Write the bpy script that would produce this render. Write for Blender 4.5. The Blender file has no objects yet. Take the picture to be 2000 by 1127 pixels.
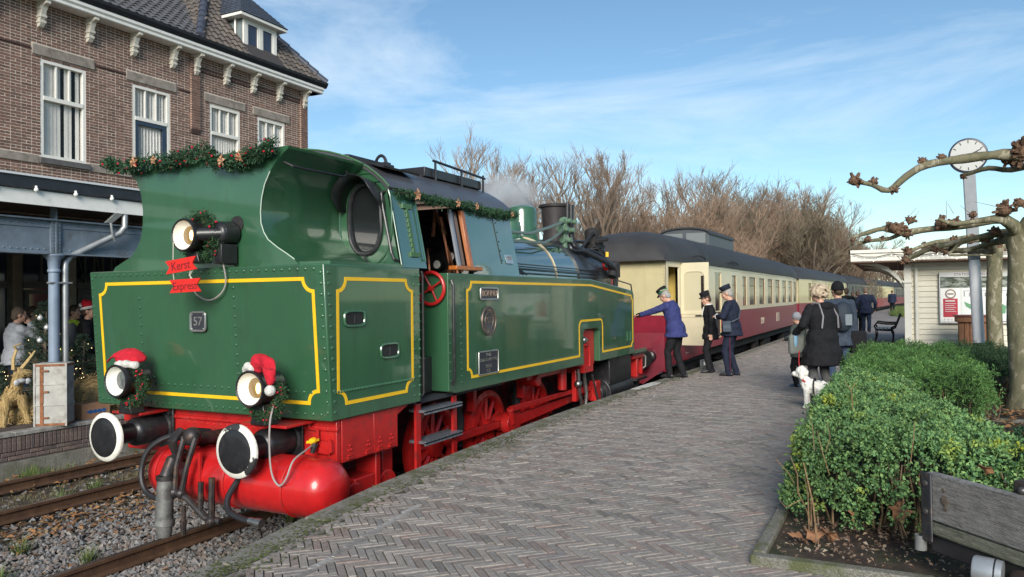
import bpy, bmesh, math, random
import numpy as np
from mathutils import Vector, Matrix, noise as mnoise
random.seed(7); np.random.seed(7)
S = bpy.context.scene
COL = S.collection
R = math.radians
PI = math.pi

# ------------------------------------------------------------------ camera
f_px = 1500.0
yaw, pitch, roll = math.atan(755/1500.0), R(.69), .0113
fw = Vector((-math.sin(yaw)*math.cos(pitch), math.cos(yaw)*math.cos(pitch), math.sin(pitch)))
rt = Vector((math.cos(yaw), math.sin(yaw), 0)); up = rt.cross(fw)
cr, sr = math.cos(roll), math.sin(roll)
CX, CU = cr*rt - sr*up, sr*rt + cr*up
EYE = Vector((0, 0, 1.65))
cam = bpy.data.cameras.new('camera'); cam.sensor_width = 36; cam.lens = 36*f_px/2000
cam.clip_start = .05; cam.clip_end = 3000
camo = bpy.data.objects.new('camera', cam); COL.objects.link(camo)
M = Matrix((CX, CU, -fw)).transposed().to_4x4(); M.translation = EYE
camo.matrix_world = M
S.camera = camo
S.render.resolution_x, S.render.resolution_y = 1024, 577

# ------------------------------------------------------------------ world, sun, exposure
SUN_EL, SUN_AZ = R(24), R(158)       # azimuth clockwise from +Y (along the track)
sun_dir = Vector((math.sin(SUN_AZ)*math.cos(SUN_EL), math.cos(SUN_AZ)*math.cos(SUN_EL), math.sin(SUN_EL)))
W = bpy.data.worlds.new('World'); S.world = W; W.use_nodes = True
nt = W.node_tree; nt.nodes.clear()
def wn(t, **k):
    n = nt.nodes.new(t)
    for a, b in k.items(): setattr(n, a, b)
    return n
wout = wn('ShaderNodeOutputWorld'); wbg = wn('ShaderNodeBackground')
sky = wn('ShaderNodeTexSky'); sky.sky_type = 'NISHITA'; sky.sun_disc = False
sky.sun_elevation = SUN_EL; sky.sun_rotation = SUN_AZ; sky.altitude = 100; sky.air_density = 1.0; sky.dust_density = .0; sky.ozone_density = 2.2
wtc = wn('ShaderNodeTexCoord'); wmp = wn('ShaderNodeMapping'); wmp.inputs['Scale'].default_value = (1.1, 2.0, 5.0)
wmp.inputs['Rotation'].default_value = (.12, .1, .5)
wnz = wn('ShaderNodeTexNoise'); wnz.inputs['Scale'].default_value = 1.7; wnz.inputs['Detail'].default_value = 9; wnz.inputs['Roughness'].default_value = .62; wnz.inputs['Distortion'].default_value = .5
wrp = wn('ShaderNodeValToRGB'); wrp.color_ramp.elements[0].position = .44; wrp.color_ramp.elements[1].position = .78
wrp.color_ramp.elements[0].color = (.0, .0, .0, 1); wrp.color_ramp.elements[1].color = (.62, .62, .62, 1)
wmx = wn('ShaderNodeMixRGB'); wmx.inputs[2].default_value = (6.8, 7.6, 8.2, 1)
L_ = nt.links.new
L_(wtc.outputs['Generated'], wmp.inputs['Vector']); L_(wmp.outputs[0], wnz.inputs['Vector']); L_(wnz.outputs['Fac'], wrp.inputs[0])
wtn = wn('ShaderNodeMixRGB'); wtn.blend_type = 'MULTIPLY'; wtn.inputs[0].default_value = 1; wtn.inputs[2].default_value = (.84, .96, .96, 1)
L_(sky.outputs[0], wtn.inputs[1]); L_(wrp.outputs[0], wmx.inputs[0]); L_(wtn.outputs[0], wmx.inputs[1]); L_(wmx.outputs[0], wbg.inputs[0]); L_(wbg.outputs[0], wout.inputs[0])
wbg.inputs[1].default_value = .074
sl = bpy.data.lights.new('sun', 'SUN'); sl.energy = 2.6; sl.angle = R(28); sl.color = (1, .94, .85)
so = bpy.data.objects.new('sun', sl); COL.objects.link(so)
so.rotation_euler = sun_dir.to_track_quat('Z', 'Y').to_euler()
S.cycles.volume_bounces = 6; S.cycles.volume_step_rate = 1.0
S.view_settings.view_transform = 'Standard'; S.view_settings.look = 'None'
S.view_settings.exposure = 1.0; S.view_settings.gamma = 1; S.view_settings.use_curve_mapping = False

# ------------------------------------------------------------------ materials
MATS = {}
def mat(name, col, rough=.6, metal=0, var=0, vscale=6, bump=0, bscale=40, coat=0, spec=.5, dirt=None, dscale=3, dpos=(.5, .7), cior=1.5, island=0, palette=None, emit=None, estr=0, trans=0, stretch=None, alpha=1, ior=1.45, sub=0):
    if name in MATS: return MATS[name]
    m = bpy.data.materials.new(name); m.use_nodes = True; t = m.node_tree; N = t.nodes; Lk = t.links.new
    b = N['Principled BSDF']
    b.inputs['Roughness'].default_value = rough; b.inputs['Metallic'].default_value = metal
    b.inputs['Coat Weight'].default_value = coat; b.inputs['Coat Roughness'].default_value = .05; b.inputs['Coat IOR'].default_value = cior
    b.inputs['Specular IOR Level'].default_value = spec; b.inputs['IOR'].default_value = ior
    b.inputs['Transmission Weight'].default_value = trans; b.inputs['Alpha'].default_value = alpha
    tc = N.new('ShaderNodeTexCoord'); vec = tc.outputs['Object']
    if stretch:
        mp = N.new('ShaderNodeMapping'); mp.inputs['Scale'].default_value = stretch; Lk(vec, mp.inputs['Vector']); vec = mp.outputs[0]
    def nz(sc, det=4, ro=.55):
        n = N.new('ShaderNodeTexNoise'); n.inputs['Scale'].default_value = sc; n.inputs['Detail'].default_value = det; n.inputs['Roughness'].default_value = ro
        Lk(vec, n.inputs['Vector']); return n.outputs['Fac']
    src = None
    if palette:
        ge = N.new('ShaderNodeNewGeometry'); oi = N.new('ShaderNodeObjectInfo')
        ad = N.new('ShaderNodeMath'); ad.operation = 'ADD'; Lk(ge.outputs['Random Per Island'], ad.inputs[0]); Lk(oi.outputs['Random'], ad.inputs[1])
        fr = N.new('ShaderNodeMath'); fr.operation = 'FRACT'; Lk(ad.outputs[0], fr.inputs[0])
        rp = N.new('ShaderNodeValToRGB'); cr_ = rp.color_ramp
        n_ = len(palette)
        cr_.elements[0].position = 0; cr_.elements[0].color = (*palette[0], 1)
        cr_.elements[1].position = 1; cr_.elements[1].color = (*palette[-1], 1)
        for i, c in enumerate(palette[1:-1]):
            e = cr_.elements.new((i+1)/(n_-1)); e.color = (*c, 1)
        Lk(fr.outputs[0], rp.inputs[0]); src = rp.outputs[0]
    else:
        rg = N.new('ShaderNodeRGB'); rg.outputs[0].default_value = (*col, 1); src = rg.outputs[0]
    if var:
        mr = N.new('ShaderNodeMapRange'); mr.inputs[1].default_value = .3; mr.inputs[2].default_value = .7; mr.inputs[3].default_value = 1-var; mr.inputs[4].default_value = 1+var
        Lk(nz(vscale), mr.inputs[0])
        mu = N.new('ShaderNodeMixRGB'); mu.blend_type = 'MULTIPLY'; mu.inputs[0].default_value = 1
        Lk(src, mu.inputs[1]); Lk(mr.outputs[0], mu.inputs[2]); src = mu.outputs[0]
    if dirt:
        mr = N.new('ShaderNodeMapRange'); mr.inputs[1].default_value = dpos[0]; mr.inputs[2].default_value = dpos[1]
        Lk(nz(dscale, 7, .65), mr.inputs[0])
        mx = N.new('ShaderNodeMixRGB'); mx.inputs[2].default_value = (*dirt, 1)
        Lk(mr.outputs[0], mx.inputs[0]); Lk(src, mx.inputs[1]); src = mx.outputs[0]
    Lk(src, b.inputs['Base Color'])
    if bump:
        bp = N.new('ShaderNodeBump'); bp.inputs['Strength'].default_value = bump; bp.inputs['Distance'].default_value = .02
        Lk(nz(bscale, 5, .6), bp.inputs['Height']); Lk(bp.outputs[0], b.inputs['Normal'])
        if coat: Lk(bp.outputs[0], b.inputs['Coat Normal'])
    if emit:
        b.inputs['Emission Color'].default_value = (*emit, 1); b.inputs['Emission Strength'].default_value = estr
    if sub:
        b.inputs['Subsurface Weight'].default_value = sub; b.inputs['Subsurface Radius'].default_value = (.02, .01, .005)
    MATS[name] = m
    return m

# ------------------------------------------------------------------ object helpers
RM = {}                                   # world matrix of every top-level empty
def tag(o, label=None, cat=None, group=None, kind=None):
    if label: o['label'] = label
    if cat: o['category'] = cat
    if group: o['group'] = group
    if kind: o['kind'] = kind
    return o
def thing(name, label, cat, loc=(0, 0, 0), rz=0, group=None, scale=1):
    o = bpy.data.objects.new(name, None); COL.objects.link(o); o.empty_display_size = .2
    o.location = loc; o.rotation_euler = (0, 0, rz); o.scale = (scale,)*3
    RM[o.name] = Matrix.Translation(loc) @ Matrix.Rotation(rz, 4, 'Z') @ Matrix.Scale(scale, 4)
    return tag(o, label, cat, group)
def root_of(o):
    while o.parent: o = o.parent
    return o
class MB:
    def __init__(s): s.v = []; s.f = []; s.mi = []
    def add(s, vs, fs, m=0):
        k = len(s.v); s.v += [tuple(p) for p in vs]; s.f += [tuple(i+k for i in f) for f in fs]; s.mi += [m]*len(fs); return s
    def box(s, x0, x1, y0, y1, z0, z1, m=0):
        return s.add([(x, y, z) for z in (z0, z1) for y in (y0, y1) for x in (x0, x1)], [(0, 2, 3, 1), (4, 5, 7, 6), (0, 1, 5, 4), (2, 6, 7, 3), (0, 4, 6, 2), (1, 3, 7, 5)], m)
    def obox(s, c, ax, ay, az, m=0):          # half-axis vectors
        c = Vector(c); ax, ay, az = Vector(ax), Vector(ay), Vector(az)
        return s.add([c+x*ax+y*ay+z*az for z in (-1, 1) for y in (-1, 1) for x in (-1, 1)], [(0, 2, 3, 1), (4, 5, 7, 6), (0, 1, 5, 4), (2, 6, 7, 3), (0, 4, 6, 2), (1, 3, 7, 5)], m)
    def prism(s, poly, d, m=0):
        n = len(poly); d = Vector(d); a = [Vector(p) for p in poly]
        return s.add(a+[p+d for p in a], [tuple(range(n))[::-1], tuple(range(n, 2*n))]+[(i, (i+1) % n, n+(i+1) % n, n+i) for i in range(n)], m)
    def tube(s, pts, r, n=8, m=0, cap=True, closed=False):
        pts = [Vector(p) for p in pts]; k = len(pts)
        rs = r if isinstance(r, (list, tuple)) else [r]*k
        vs = []; prev = None
        for i, p in enumerate(pts):
            if closed: t = pts[(i+1) % k]-pts[i-1]
            else: t = pts[min(i+1, k-1)]-pts[max(i-1, 0)]
            t = t.normalized() if t.length > 1e-9 else Vector((0, 0, 1))
            if prev is None:
                u = t.orthogonal().normalized()
            else:
                u = (prev-t*prev.dot(t)); u = u.normalized() if u.length > 1e-6 else t.orthogonal().normalized()
            prev = u; w = t.cross(u)
            vs += [p+(u*math.cos(2*PI*j/n)+w*math.sin(2*PI*j/n))*rs[i] for j in range(n)]
        fs = []
        for i in range(k if closed else k-1):
            a, b = i*n, ((i+1) % k)*n
            fs += [(a+j, a+(j+1) % n, b+(j+1) % n, b+j) for j in range(n)]
        if cap and not closed: fs += [tuple(range(n))[::-1], tuple(range((k-1)*n, k*n))]
        return s.add(vs, fs, m)
    def curve(s, pts, r, n=8, m=0, sub=6):    # tube along a smooth (Catmull-Rom) path
        P = [Vector(p) for p in pts]; out = []; rr = []
        R_ = r if isinstance(r, (list, tuple)) else [r]*len(P)
        for i in range(len(P)-1):
            a, b, c, d = P[max(i-1, 0)], P[i], P[i+1], P[min(i+2, len(P)-1)]
            for k in range(sub):
                t = k/sub; out.append(.5*((2*b)+(-a+c)*t+(2*a-5*b+4*c-d)*t*t+(-a+3*b-3*c+d)*t**3)); rr.append(R_[i]+(R_[i+1]-R_[i])*t)
        out.append(P[-1]); rr.append(R_[-1]); return s.tube(out, rr, n, m)
    def cyl(s, p0, p1, r0, r1=None, n=16, m=0): return s.tube([p0, p1], [r0, r0 if r1 is None else r1], n, m)
    def lathe(s, prof, o, axis, n=24, m=0, cap=True):   # prof: (radius, height)
        o = Vector(o); a = Vector(axis).normalized(); u = a.orthogonal().normalized(); w = a.cross(u)
        vs = [o+a*h+(u*math.cos(2*PI*j/n)+w*math.sin(2*PI*j/n))*max(r, 1e-4) for r, h in prof for j in range(n)]
        k = len(prof); fs = [(i*n+j, i*n+(j+1) % n, (i+1)*n+(j+1) % n, (i+1)*n+j) for i in range(k-1) for j in range(n)]
        if cap: fs += [tuple(range(n))[::-1], tuple(range((k-1)*n, k*n))]
        return s.add(vs, fs, m)
    def ell(s, c, r, n=12, k=8, m=0, rot=None):
        c = Vector(c); r = (r,)*3 if isinstance(r, (int, float)) else r
        vs = []
        for i in range(k+1):
            th = PI*i/k
            for j in range(n):
                p = Vector((r[0]*math.sin(th)*math.cos(2*PI*j/n), r[1]*math.sin(th)*math.sin(2*PI*j/n), r[2]*math.cos(th)))
                if i in (0, k): p += Vector((1e-4*math.cos(2*PI*j/n), 1e-4*math.sin(2*PI*j/n), 0))
                if rot is not None: p = rot @ p
                vs.append(c+p)
        fs = [(i*n+j, (i+1)*n+j, (i+1)*n+(j+1) % n, i*n+(j+1) % n) for i in range(k) for j in range(n)]
        fs += [tuple(range(n)), tuple(range(k*n, (k+1)*n))[::-1]]
        return s.add(vs, fs, m)
    def loft(s, rings, m=0, cap=True):        # list of equal-length point rings
        n = len(rings[0]); vs = [p for r_ in rings for p in r_]; k = len(rings)
        fs = [(i*n+j, i*n+(j+1) % n, (i+1)*n+(j+1) % n, (i+1)*n+j) for i in range(k-1) for j in range(n)]
        if cap: fs += [tuple(range(n))[::-1], tuple(range((k-1)*n, k*n))]
        return s.add(vs, fs, m)
def pieces(mb):                            # far-apart loose pieces of a builder, as builders of their own
    n = len(mb.v); par = list(range(n))
    def find(i):
        while par[i] != i: par[i] = par[par[i]]; i = par[i]
        return i
    for f in mb.f:
        a = find(f[0])
        for j in f[1:]: par[find(j)] = a
    comp = {}
    for i in range(n): comp.setdefault(find(i), []).append(i)
    cl = list(comp.values())
    if len(cl) < 2 or len(cl) > 150: return [mb]
    bb = []
    for c in cl:
        A = np.array([mb.v[i] for i in c]); bb.append((A.min(0)-.012, A.max(0)+.012))
    g = list(range(len(cl)))
    def fg(i):
        while g[i] != i: i = g[i]
        return i
    for i in range(len(cl)):
        for j in range(i):
            if (bb[i][0] <= bb[j][1]).all() and (bb[j][0] <= bb[i][1]).all(): g[fg(i)] = fg(j)
    grp = {}
    for i, c in enumerate(cl): grp.setdefault(fg(i), []).extend(c)
    if len(grp) < 2: return [mb]
    out = []
    owner = {}
    for k, (_, idx) in enumerate(grp.items()):
        m_ = MB(); mp = {}
        for i in sorted(idx): mp[i] = len(m_.v); m_.v.append(mb.v[i]); owner[i] = k
        out.append((m_, mp))
    for f, mi in zip(mb.f, mb.mi):
        m_, mp = out[owner[f[0]]]; m_.f.append(tuple(mp[i] for i in f)); m_.mi.append(mi)
    return [m_ for m_, _ in out]
def put(mb, name, mats, parent=None, bevel=0, smooth=True, ang=38, local=False, label=None, kind=None, recalc=True, split=True):
    if split and parent is not None and kind is None:
        ps = pieces(mb)
        if len(ps) > 1: return [put(q, name, mats, parent, bevel, smooth, ang, local, label, None, recalc, False) for q in ps][0]
    me = bpy.data.meshes.new(name); vs = mb.v
    if parent is not None and not local:
        Mi = RM[root_of(parent).name].inverted(); vs = [Mi @ Vector(p) for p in vs]
    me.from_pydata([tuple(p) for p in vs], [], mb.f)
    mats = mats if isinstance(mats, (list, tuple)) else [mats]
    for m_ in mats: me.materials.append(m_)
    if len(mats) > 1: me.polygons.foreach_set('material_index', mb.mi)
    if recalc:
        bm = bmesh.new(); bm.from_mesh(me); bmesh.ops.recalc_face_normals(bm, faces=bm.faces); bm.to_mesh(me); bm.free()
    if smooth:
        me.polygons.foreach_set('use_smooth', [True]*len(me.polygons)); me.set_sharp_from_angle(angle=R(ang))
    o = bpy.data.objects.new(name, me); COL.objects.link(o)
    if parent is not None: o.parent = parent
    if bevel:
        b = o.modifiers.new('bevel', 'BEVEL'); b.width = bevel; b.segments = 2; b.limit_method = 'ANGLE'; b.angle_limit = R(50)
    if label: o['label'] = label
    if kind: o['kind'] = kind
    return o
def quads(name, V, m, parent=None, kind=None, n=4):        # V: (k, n, 3) array of separate polygons, in local coordinates
    V = np.asarray(V, dtype=np.float32); k = len(V); me = bpy.data.meshes.new(name)
    me.vertices.add(k*n); me.vertices.foreach_set('co', V.reshape(-1))
    me.loops.add(k*n); me.loops.foreach_set('vertex_index', np.arange(k*n, dtype=np.int32))
    me.polygons.add(k); me.polygons.foreach_set('loop_start', np.arange(0, k*n, n, dtype=np.int32))
    me.materials.append(m); me.update(); me.validate()
    o = bpy.data.objects.new(name, me); COL.objects.link(o)
    if parent is not None: o.parent = parent
    if kind: o['kind'] = kind
    return o
def cp(o, parent=None, **k):
    c = o.copy(); COL.objects.link(c)
    if parent is not None: c.parent = parent
    for a, b in k.items(): setattr(c, a, b)
    return c
def copy_tree(o, loc=None, rz=None, label=None, scale=None):
    r_ = cp(o)
    if loc is not None: r_.location = loc
    if rz is not None: r_.rotation_euler = (0, 0, rz)
    if scale is not None: r_.scale = scale
    if label: r_['label'] = label
    def rec(a, b):
        for ch in list(a.children):
            c = cp(ch, b); rec(ch, c)
    rec(o, r_)
    return r_
def text_part(body, name, m, parent, origin, xdir, zdir, size, depth=.004, align='CENTER', local=False):
    cu = bpy.data.curves.new(name, 'FONT'); cu.body = body; cu.size = size; cu.extrude = depth; cu.align_x = align; cu.align_y = 'CENTER'
    tmp = bpy.data.objects.new(name, cu); me = bpy.data.meshes.new_from_object(tmp); bpy.data.objects.remove(tmp); me.materials.clear(); me.materials.append(m)
    o = bpy.data.objects.new(name, me); COL.objects.link(o)
    x, z = Vector(xdir).normalized(), Vector(zdir).normalized(); n = x.cross(z)
    Mw = Matrix((x, z, n)).transposed().to_4x4(); Mw.translation = Vector(origin)
    if parent is not None:
        o.parent = parent
        Mw = Mw if local else RM[root_of(parent).name].inverted() @ Mw
    o.matrix_local = Mw
    return o
def lerp(a, b, t): return a+(b-a)*t
def interp(tab, y):
    return float(np.interp(y, [a for a, _ in tab], [b for _, b in tab]))
def arc(cx_, cy_, r, a0, a1, n):
    return [(cx_+r*math.cos(R(lerp(a0, a1, i/n))), cy_+r*math.sin(R(lerp(a0, a1, i/n)))) for i in range(n+1)]

green = mat('loco_green_paint', (.030, .098, .047), .30, coat=.8, cior=1.6, var=.14, vscale=2.2, bump=.06, bscale=1.6, dirt=(.026, .066, .036), dscale=4.5, dpos=(.50, .78), stretch=(1, 1, .28))
red = mat('loco_red_paint', (.43, .014, .013), .40, coat=.2, var=.25, vscale=5, dirt=(.085, .022, .018), dscale=5, dpos=(.52, .74), bump=.04, bscale=12)
yellow = mat('lining_yellow', (.80, .47, .015), .4, var=.05)
black = mat('black_paint', (.014, .014, .016), .42, var=.3, vscale=9, coat=.2, dirt=(.05, .045, .04), dscale=12, dpos=(.56, .75))
sooty = mat('sooty_black', (.018, .017, .017), .7, var=.3, vscale=8, bump=.2, bscale=60)
steel = mat('worn_steel', (.30, .29, .28), .38, metal=.9, var=.2, vscale=20, dirt=(.10, .06, .04), dscale=14)
white = mat('white_paint', (.78, .77, .72), .5, var=.05, vscale=8, dirt=(.45, .43, .38), dscale=6, dpos=(.6, .85))
# ================================================================== ground, tracks, platforms
ZG, ZR, ZL = -.98, -.80, -.31            # ballast, rail top, low left platform
EDGE = [(-6, -3.3), (0, -3.62), (3.3, -3.87), (3.83, -3.96), (4.5, -4.06), (5, -4.13), (5.8, -4.2), (7, -4.265), (8, -4.315), (9.3, -4.345), (11, -4.345), (13.4, -4.29), (16.6, -4.18), (22, -4.06), (31.6, -3.98), (41, -3.85), (65, -2.85), (89, -1.25), (113, .25), (160, 5.0)]
def edge(y): return interp(EDGE, y)
TRK = [(-12, -6.08), (14, -6.08), (28, -6.02), (41, -5.85), (65, -4.85), (89, -3.25), (113, -1.75), (160, 3.0), (220, 11)]
def trk(y): return interp(TRK, y)

earth = mat('earth', (.075, .055, .04), .95, var=.4, vscale=4, bump=.6, bscale=25, dirt=(.06, .075, .025), dscale=.6, dpos=(.45, .6))
mb = MB(); mb.add([(-900, -300, -1.25), (900, -300, -1.25), (900, 1500, -1.25), (-900, 1500, -1.25)], [(0, 1, 2, 3)])
put(mb, 'ground', earth, kind='structure')
ballm = mat('ballast_bed', (.115, .10, .09), .95, var=.35, vscale=18, bump=1.0, bscale=55, dirt=(.10, .075, .045), dscale=1.7, dpos=(.42, .6))
mb = MB(); ys = list(range(-8, 170, 4))
for i in range(len(ys)-1):
    a, b = ys[i], ys[i+1]
    mb.add([(-12.0 if a < 40 else trk(a)-8, a, ZG-.03), (edge(a)-.1, a, ZG-.03), (edge(b)-.1, b, ZG-.03), (-12.0 if b < 40 else trk(b)-8, b, ZG-.03)], [(0, 1, 2, 3)])
put(mb, 'track_bed', ballm, kind='structure')
# ballast stones (nobody could count them)
def scatter_stones(name, n, region, size, m, z0=ZG-.02, thresh=None):
    V = []; k = 0
    base = np.array([(1, 1, 1), (1, -1, -1), (-1, 1, -1), (-1, -1, 1)], float)/1.7
    oct_ = np.array([(1, 0, 0), (0, 1, 0), (-1, 0, 0), (0, -1, 0), (0, 0, 1), (0, 0, -1)], float)
    tri = np.array([(0, 1, 4), (1, 2, 4), (2, 3, 4), (3, 0, 4), (1, 0, 5), (2, 1, 5), (3, 2, 5), (0, 3, 5)])
    mb_v = []; mb_f = []
    for i in range(n):
        x, y = region()
        s_ = size*random.uniform(.55, 1.25)
        o_ = oct_*np.array([s_*random.uniform(.7, 1.3), s_*random.uniform(.7, 1.3), s_*random.uniform(.5, .9)]) + np.random.uniform(-.28, .28, (6, 3))*s_
        a = random.uniform(0, 6.28); c_, s2 = math.cos(a), math.sin(a)
        o_ = o_ @ np.array([(c_, -s2, 0), (s2, c_, 0), (0, 0, 1)])
        mb_v.append(o_+np.array([x, y, z0+random.uniform(0, .035)])); mb_f.append(tri+6*i)
    me = bpy.data.meshes.new(name); me.from_pydata(np.concatenate(mb_v).tolist(), [], np.concatenate(mb_f).tolist()); me.materials.append(m)
    o = bpy.data.objects.new(name, me); COL.objects.link(o); o['kind'] = 'stuff'; return o
stm = mat('ballast_stone', (.15, .14, .13), .9, palette=[(.10, .105, .11), (.16, .165, .17), (.12, .115, .11), (.19, .155, .13), (.26, .25, .235), (.14, .095, .075), (.18, .18, .185), (.21, .205, .20)], var=.2, vscale=30)
def reg_mid():
    while True:
        y = random.uniform(3.0, 9.5); x = random.uniform(-10.9, -5.2)
        if x < -6.9 and random.random() < min(1, (-6.9-x)/2.2)*.85: continue
        if -9.45-.0 > x and random.random() < .8: continue
        return x, y
scatter_stones('ballast_gravel', 22000, reg_mid, .033, stm)
scatter_stones('ballast_gravel', 2500, lambda: (random.uniform(-12, -4.4), random.uniform(9.5, 17)), .045, stm)
# dead leaves and grass tufts on the track bed
leafm = mat('dead_leaf', (.2, .09, .03), .8, palette=[(.22, .10, .035), (.30, .15, .06), (.16, .075, .03), (.26, .17, .08), (.12, .06, .03)])
def leaf_quads(pts, size, flat=.35):
    V = np.zeros((len(pts)*2, 3, 3)); 
    for i, (x, y, z) in enumerate(pts):
        a = random.uniform(0, 6.28); s_ = size*random.uniform(.6, 1.3); d = Vector((math.cos(a), math.sin(a), random.uniform(-flat, flat))); e = Vector((-math.sin(a), math.cos(a), random.uniform(-flat, flat)))
        p = Vector((x, y, z)); tip, tail = p+d*s_, p-d*s_; l, r_ = p+e*s_*.65+Vector((0, 0, s_*.35)), p-e*s_*.65+Vector((0, 0, s_*.3))
        V[2*i] = (tail, tip, l); V[2*i+1] = (tail, r_, tip)
    return V
pts = []
for i in range(1500):
    c = random.random()
    if c < .3: x, y = random.gauss(-11.3, .3), random.uniform(5.5, 10)
    elif c < .72: x, y = random.gauss(-9.0, .45), random.uniform(4.4, 8.5)
    elif c < .9: x, y = random.uniform(-4.95, -4.45), random.uniform(3.4, 5.0)
    else: x, y = random.uniform(-11, -5), random.uniform(3.5, 9)
    pts.append((x, y, ZG+random.uniform(.0, .05)))
quads('fallen_leaves', leaf_quads(pts, .045), leafm, kind='stuff', n=3)
grassm = mat('grass_blade', (.06, .12, .02), .7, palette=[(.05, .11, .02), (.09, .15, .03), (.14, .15, .05), (.06, .10, .02)])
dryg = mat('dry_grass', (.2, .16, .08), .8, palette=[(.22, .18, .10), (.15, .12, .06), (.12, .13, .05), (.25, .2, .11)])
def blades(name, centres, n, rad, h, m, parent=None, w=.006):
    V = []
    for (x, y, z) in centres:
        for i in range(n):
            a = random.uniform(0, 6.28); r_ = rad*random.random(); p = Vector((x+r_*math.cos(a), y+r_*math.sin(a), z))
            l = Vector((math.cos(a), math.sin(a), 0))*random.uniform(.1, .8)*h; hh = h*random.uniform(.5, 1); s_ = Vector((-math.sin(a), math.cos(a), 0))*w
            V.append((p-s_, p+s_, p+l+Vector((0, 0, hh))))
    return quads(name, np.array([[tuple(q) for q in t] for t in V]), m, parent, 'stuff', 3)
gc = [(-11.55, 7.3, ZG), (-11.5, 7.55, ZG), (-8.6, 4.7, ZG), (-8.3, 4.9, ZG), (-7.35, 5.0, ZG), (-7.6, 4.3, ZG), (-4.95, 3.75, ZG+.02), (-4.85, 4.3, ZG), (-4.8, 4.42, ZG), (-4.75, 4.8, ZG), (-6.5, 7.0, ZG), (-10.1, 7.0, ZG), (-9.9, 6.4, ZG), (-8.9, 4.4, ZG), (-5.0, 3.5, ZG), (-4.7, 4.55, ZG)]
gc += [(-11.6+random.gauss(0, .1), 7.2+random.gauss(0, .25), ZG) for i in range(4)]
blades('grass_tufts', gc, 60, .10, .20, grassm)
blades('dry_grass', [(random.uniform(-10.9, -9.6), random.uniform(5.5, 9.5), ZG-.02) for i in range(420)]+[(random.uniform(-9.5, -8.4), random.uniform(4.2, 8), ZG-.02) for i in range(60)], 9, .10, .05, dryg, w=.004)

# sleepers and rails
railm = mat('rusty_rail', (.085, .045, .026), .75, var=.3, vscale=9, bump=.15, bscale=40)
railtop = mat('rail_head', (.20, .15, .12), .33, metal=.75, var=.2, vscale=6)
woodsl = mat('sleeper_wood', (.05, .038, .03), .9, var=.35, vscale=7, bump=.6, bscale=22, stretch=(1, 6, 6))
PROF = [(-.07, -.15), (.07, -.15), (.07, -.138), (.012, -.122), (.010, -.045), (.036, -.034), (.036, -.004), (.03, 0), (-.03, 0), (-.036, -.004), (-.036, -.034), (-.010, -.045), (-.012, -.122), (-.07, -.138)]
def rail(fx, y0, y1, step, parent, off):
    mb = MB(); rings = []
    y = y0
    while y <= y1:
        rings.append([(fx(y)+off+a, y, ZR+b) for a, b in PROF]); y += step
    mb.loft(rings); n = len(PROF)
    for i, f in enumerate(mb.f):
        if len(f) == 4 and set(k % n for k in f) == {7, 8}: mb.mi[i] = 1
    return put(mb, 'rail', [railm, railtop], parent, smooth=False)
def track(fx, y1, label):
    t = thing('railway_track', label, 'railway track', (fx(5), 5, ZG))
    rail(fx, -6, y1, 2, t, -.752); rail(fx, -6, y1, 2, t, .752)
    sp = None; k = 0; y = -2.0
    rest = MB()
    while y < y1-2:
        x = fx(y)
        if y < 24:
            if sp is None:
                mb = MB(); mb.box(-1.25, 1.25, -.12, .12, -.16, -.004); sp = put(mb, 'sleeper', woodsl, t, bevel=.012, local=True); o = sp
            else: o = cp(sp, t)
            o.location = (x-fx(5), y-5, random.uniform(-.012, .006)); o.rotation_euler = (0, 0, random.uniform(-.012, .012))
        else: rest.box(x-1.25, x+1.25, y-.12, y+.12, ZG-.1, ZG+.04)
        y += .63
    if rest.v: put(rest, 'sleeper', woodsl, t, kind='stuff')
    return t
track(trk, 150, 'rusty railway track carrying the green engine beside the paved platform')
track(lambda y: -10.25 if y < 60 else -10.25+(y-60)*.03, 110, 'empty overgrown rusty track beside the low station platform')
# timber shelf between rail and platform edge
mb = MB(); mb.box(-4.86, -4.62, 3.9, 5.15, ZG-.05, ZG+.08); put(mb, 'track_board', mat('wet_plank', (.03, .032, .035), .5, var=.3, vscale=9), bevel=.01)
tag(bpy.data.objects['track_board'], 'dark wet plank lying between the rail and the platform edge', 'plank')

# ---- right platform
edgem = mat('mossy_concrete_edge', (.20, .185, .16), .9, var=.3, vscale=8, bump=.5, bscale=45, dirt=(.085, .09, .035), dscale=3.2, dpos=(.47, .66))
wallb = mat('platform_face_brick', (.07, .05, .045), .9, var=.4, vscale=8, bump=.5, bscale=20)
sand = mat('paving_joint_sand', (.055, .050, .036), .95, var=.4, vscale=14, dirt=(.05, .075, .02), dscale=1.6, dpos=(.45, .62))
YS = [-6, -3, 0, 2, 3, 3.5, 4, 4.5, 5, 5.5, 6, 7, 8, 9, 10, 11, 12, 13.5, 15, 17, 20, 24, 28, 32, 41, 52, 65, 77, 89, 101, 113, 135, 160]
mb = MB()
for a, b in zip(YS, YS[1:]):
    mb.add([(edge(a)+.2, a, -.014), (60, a, -.014), (60, b, -.014), (edge(b)+.2, b, -.014)], [(0, 1, 2, 3)])
put(mb, 'platform', sand, kind='structure')
mb = MB()
for a, b in zip(YS, YS[1:]):
    if a >= 32: mb.add([(edge(a)+.24, a if a > 32 else 33.9, -.008), (14, a if a > 32 else 33.9, -.008), (14, b, -.008), (edge(b)+.24, b, -.008)], [(0, 1, 2, 3)])
put(mb, 'far_paving', mat('far_clinker_paving', (.235, .205, .183), .8, var=.25, vscale=5, bump=.3, bscale=9, dirt=(.17, .155, .14), dscale=.4, stretch=(1, .4, 1)), kind='structure')
mb = MB(); mb2 = MB()
kerbs = []
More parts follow.
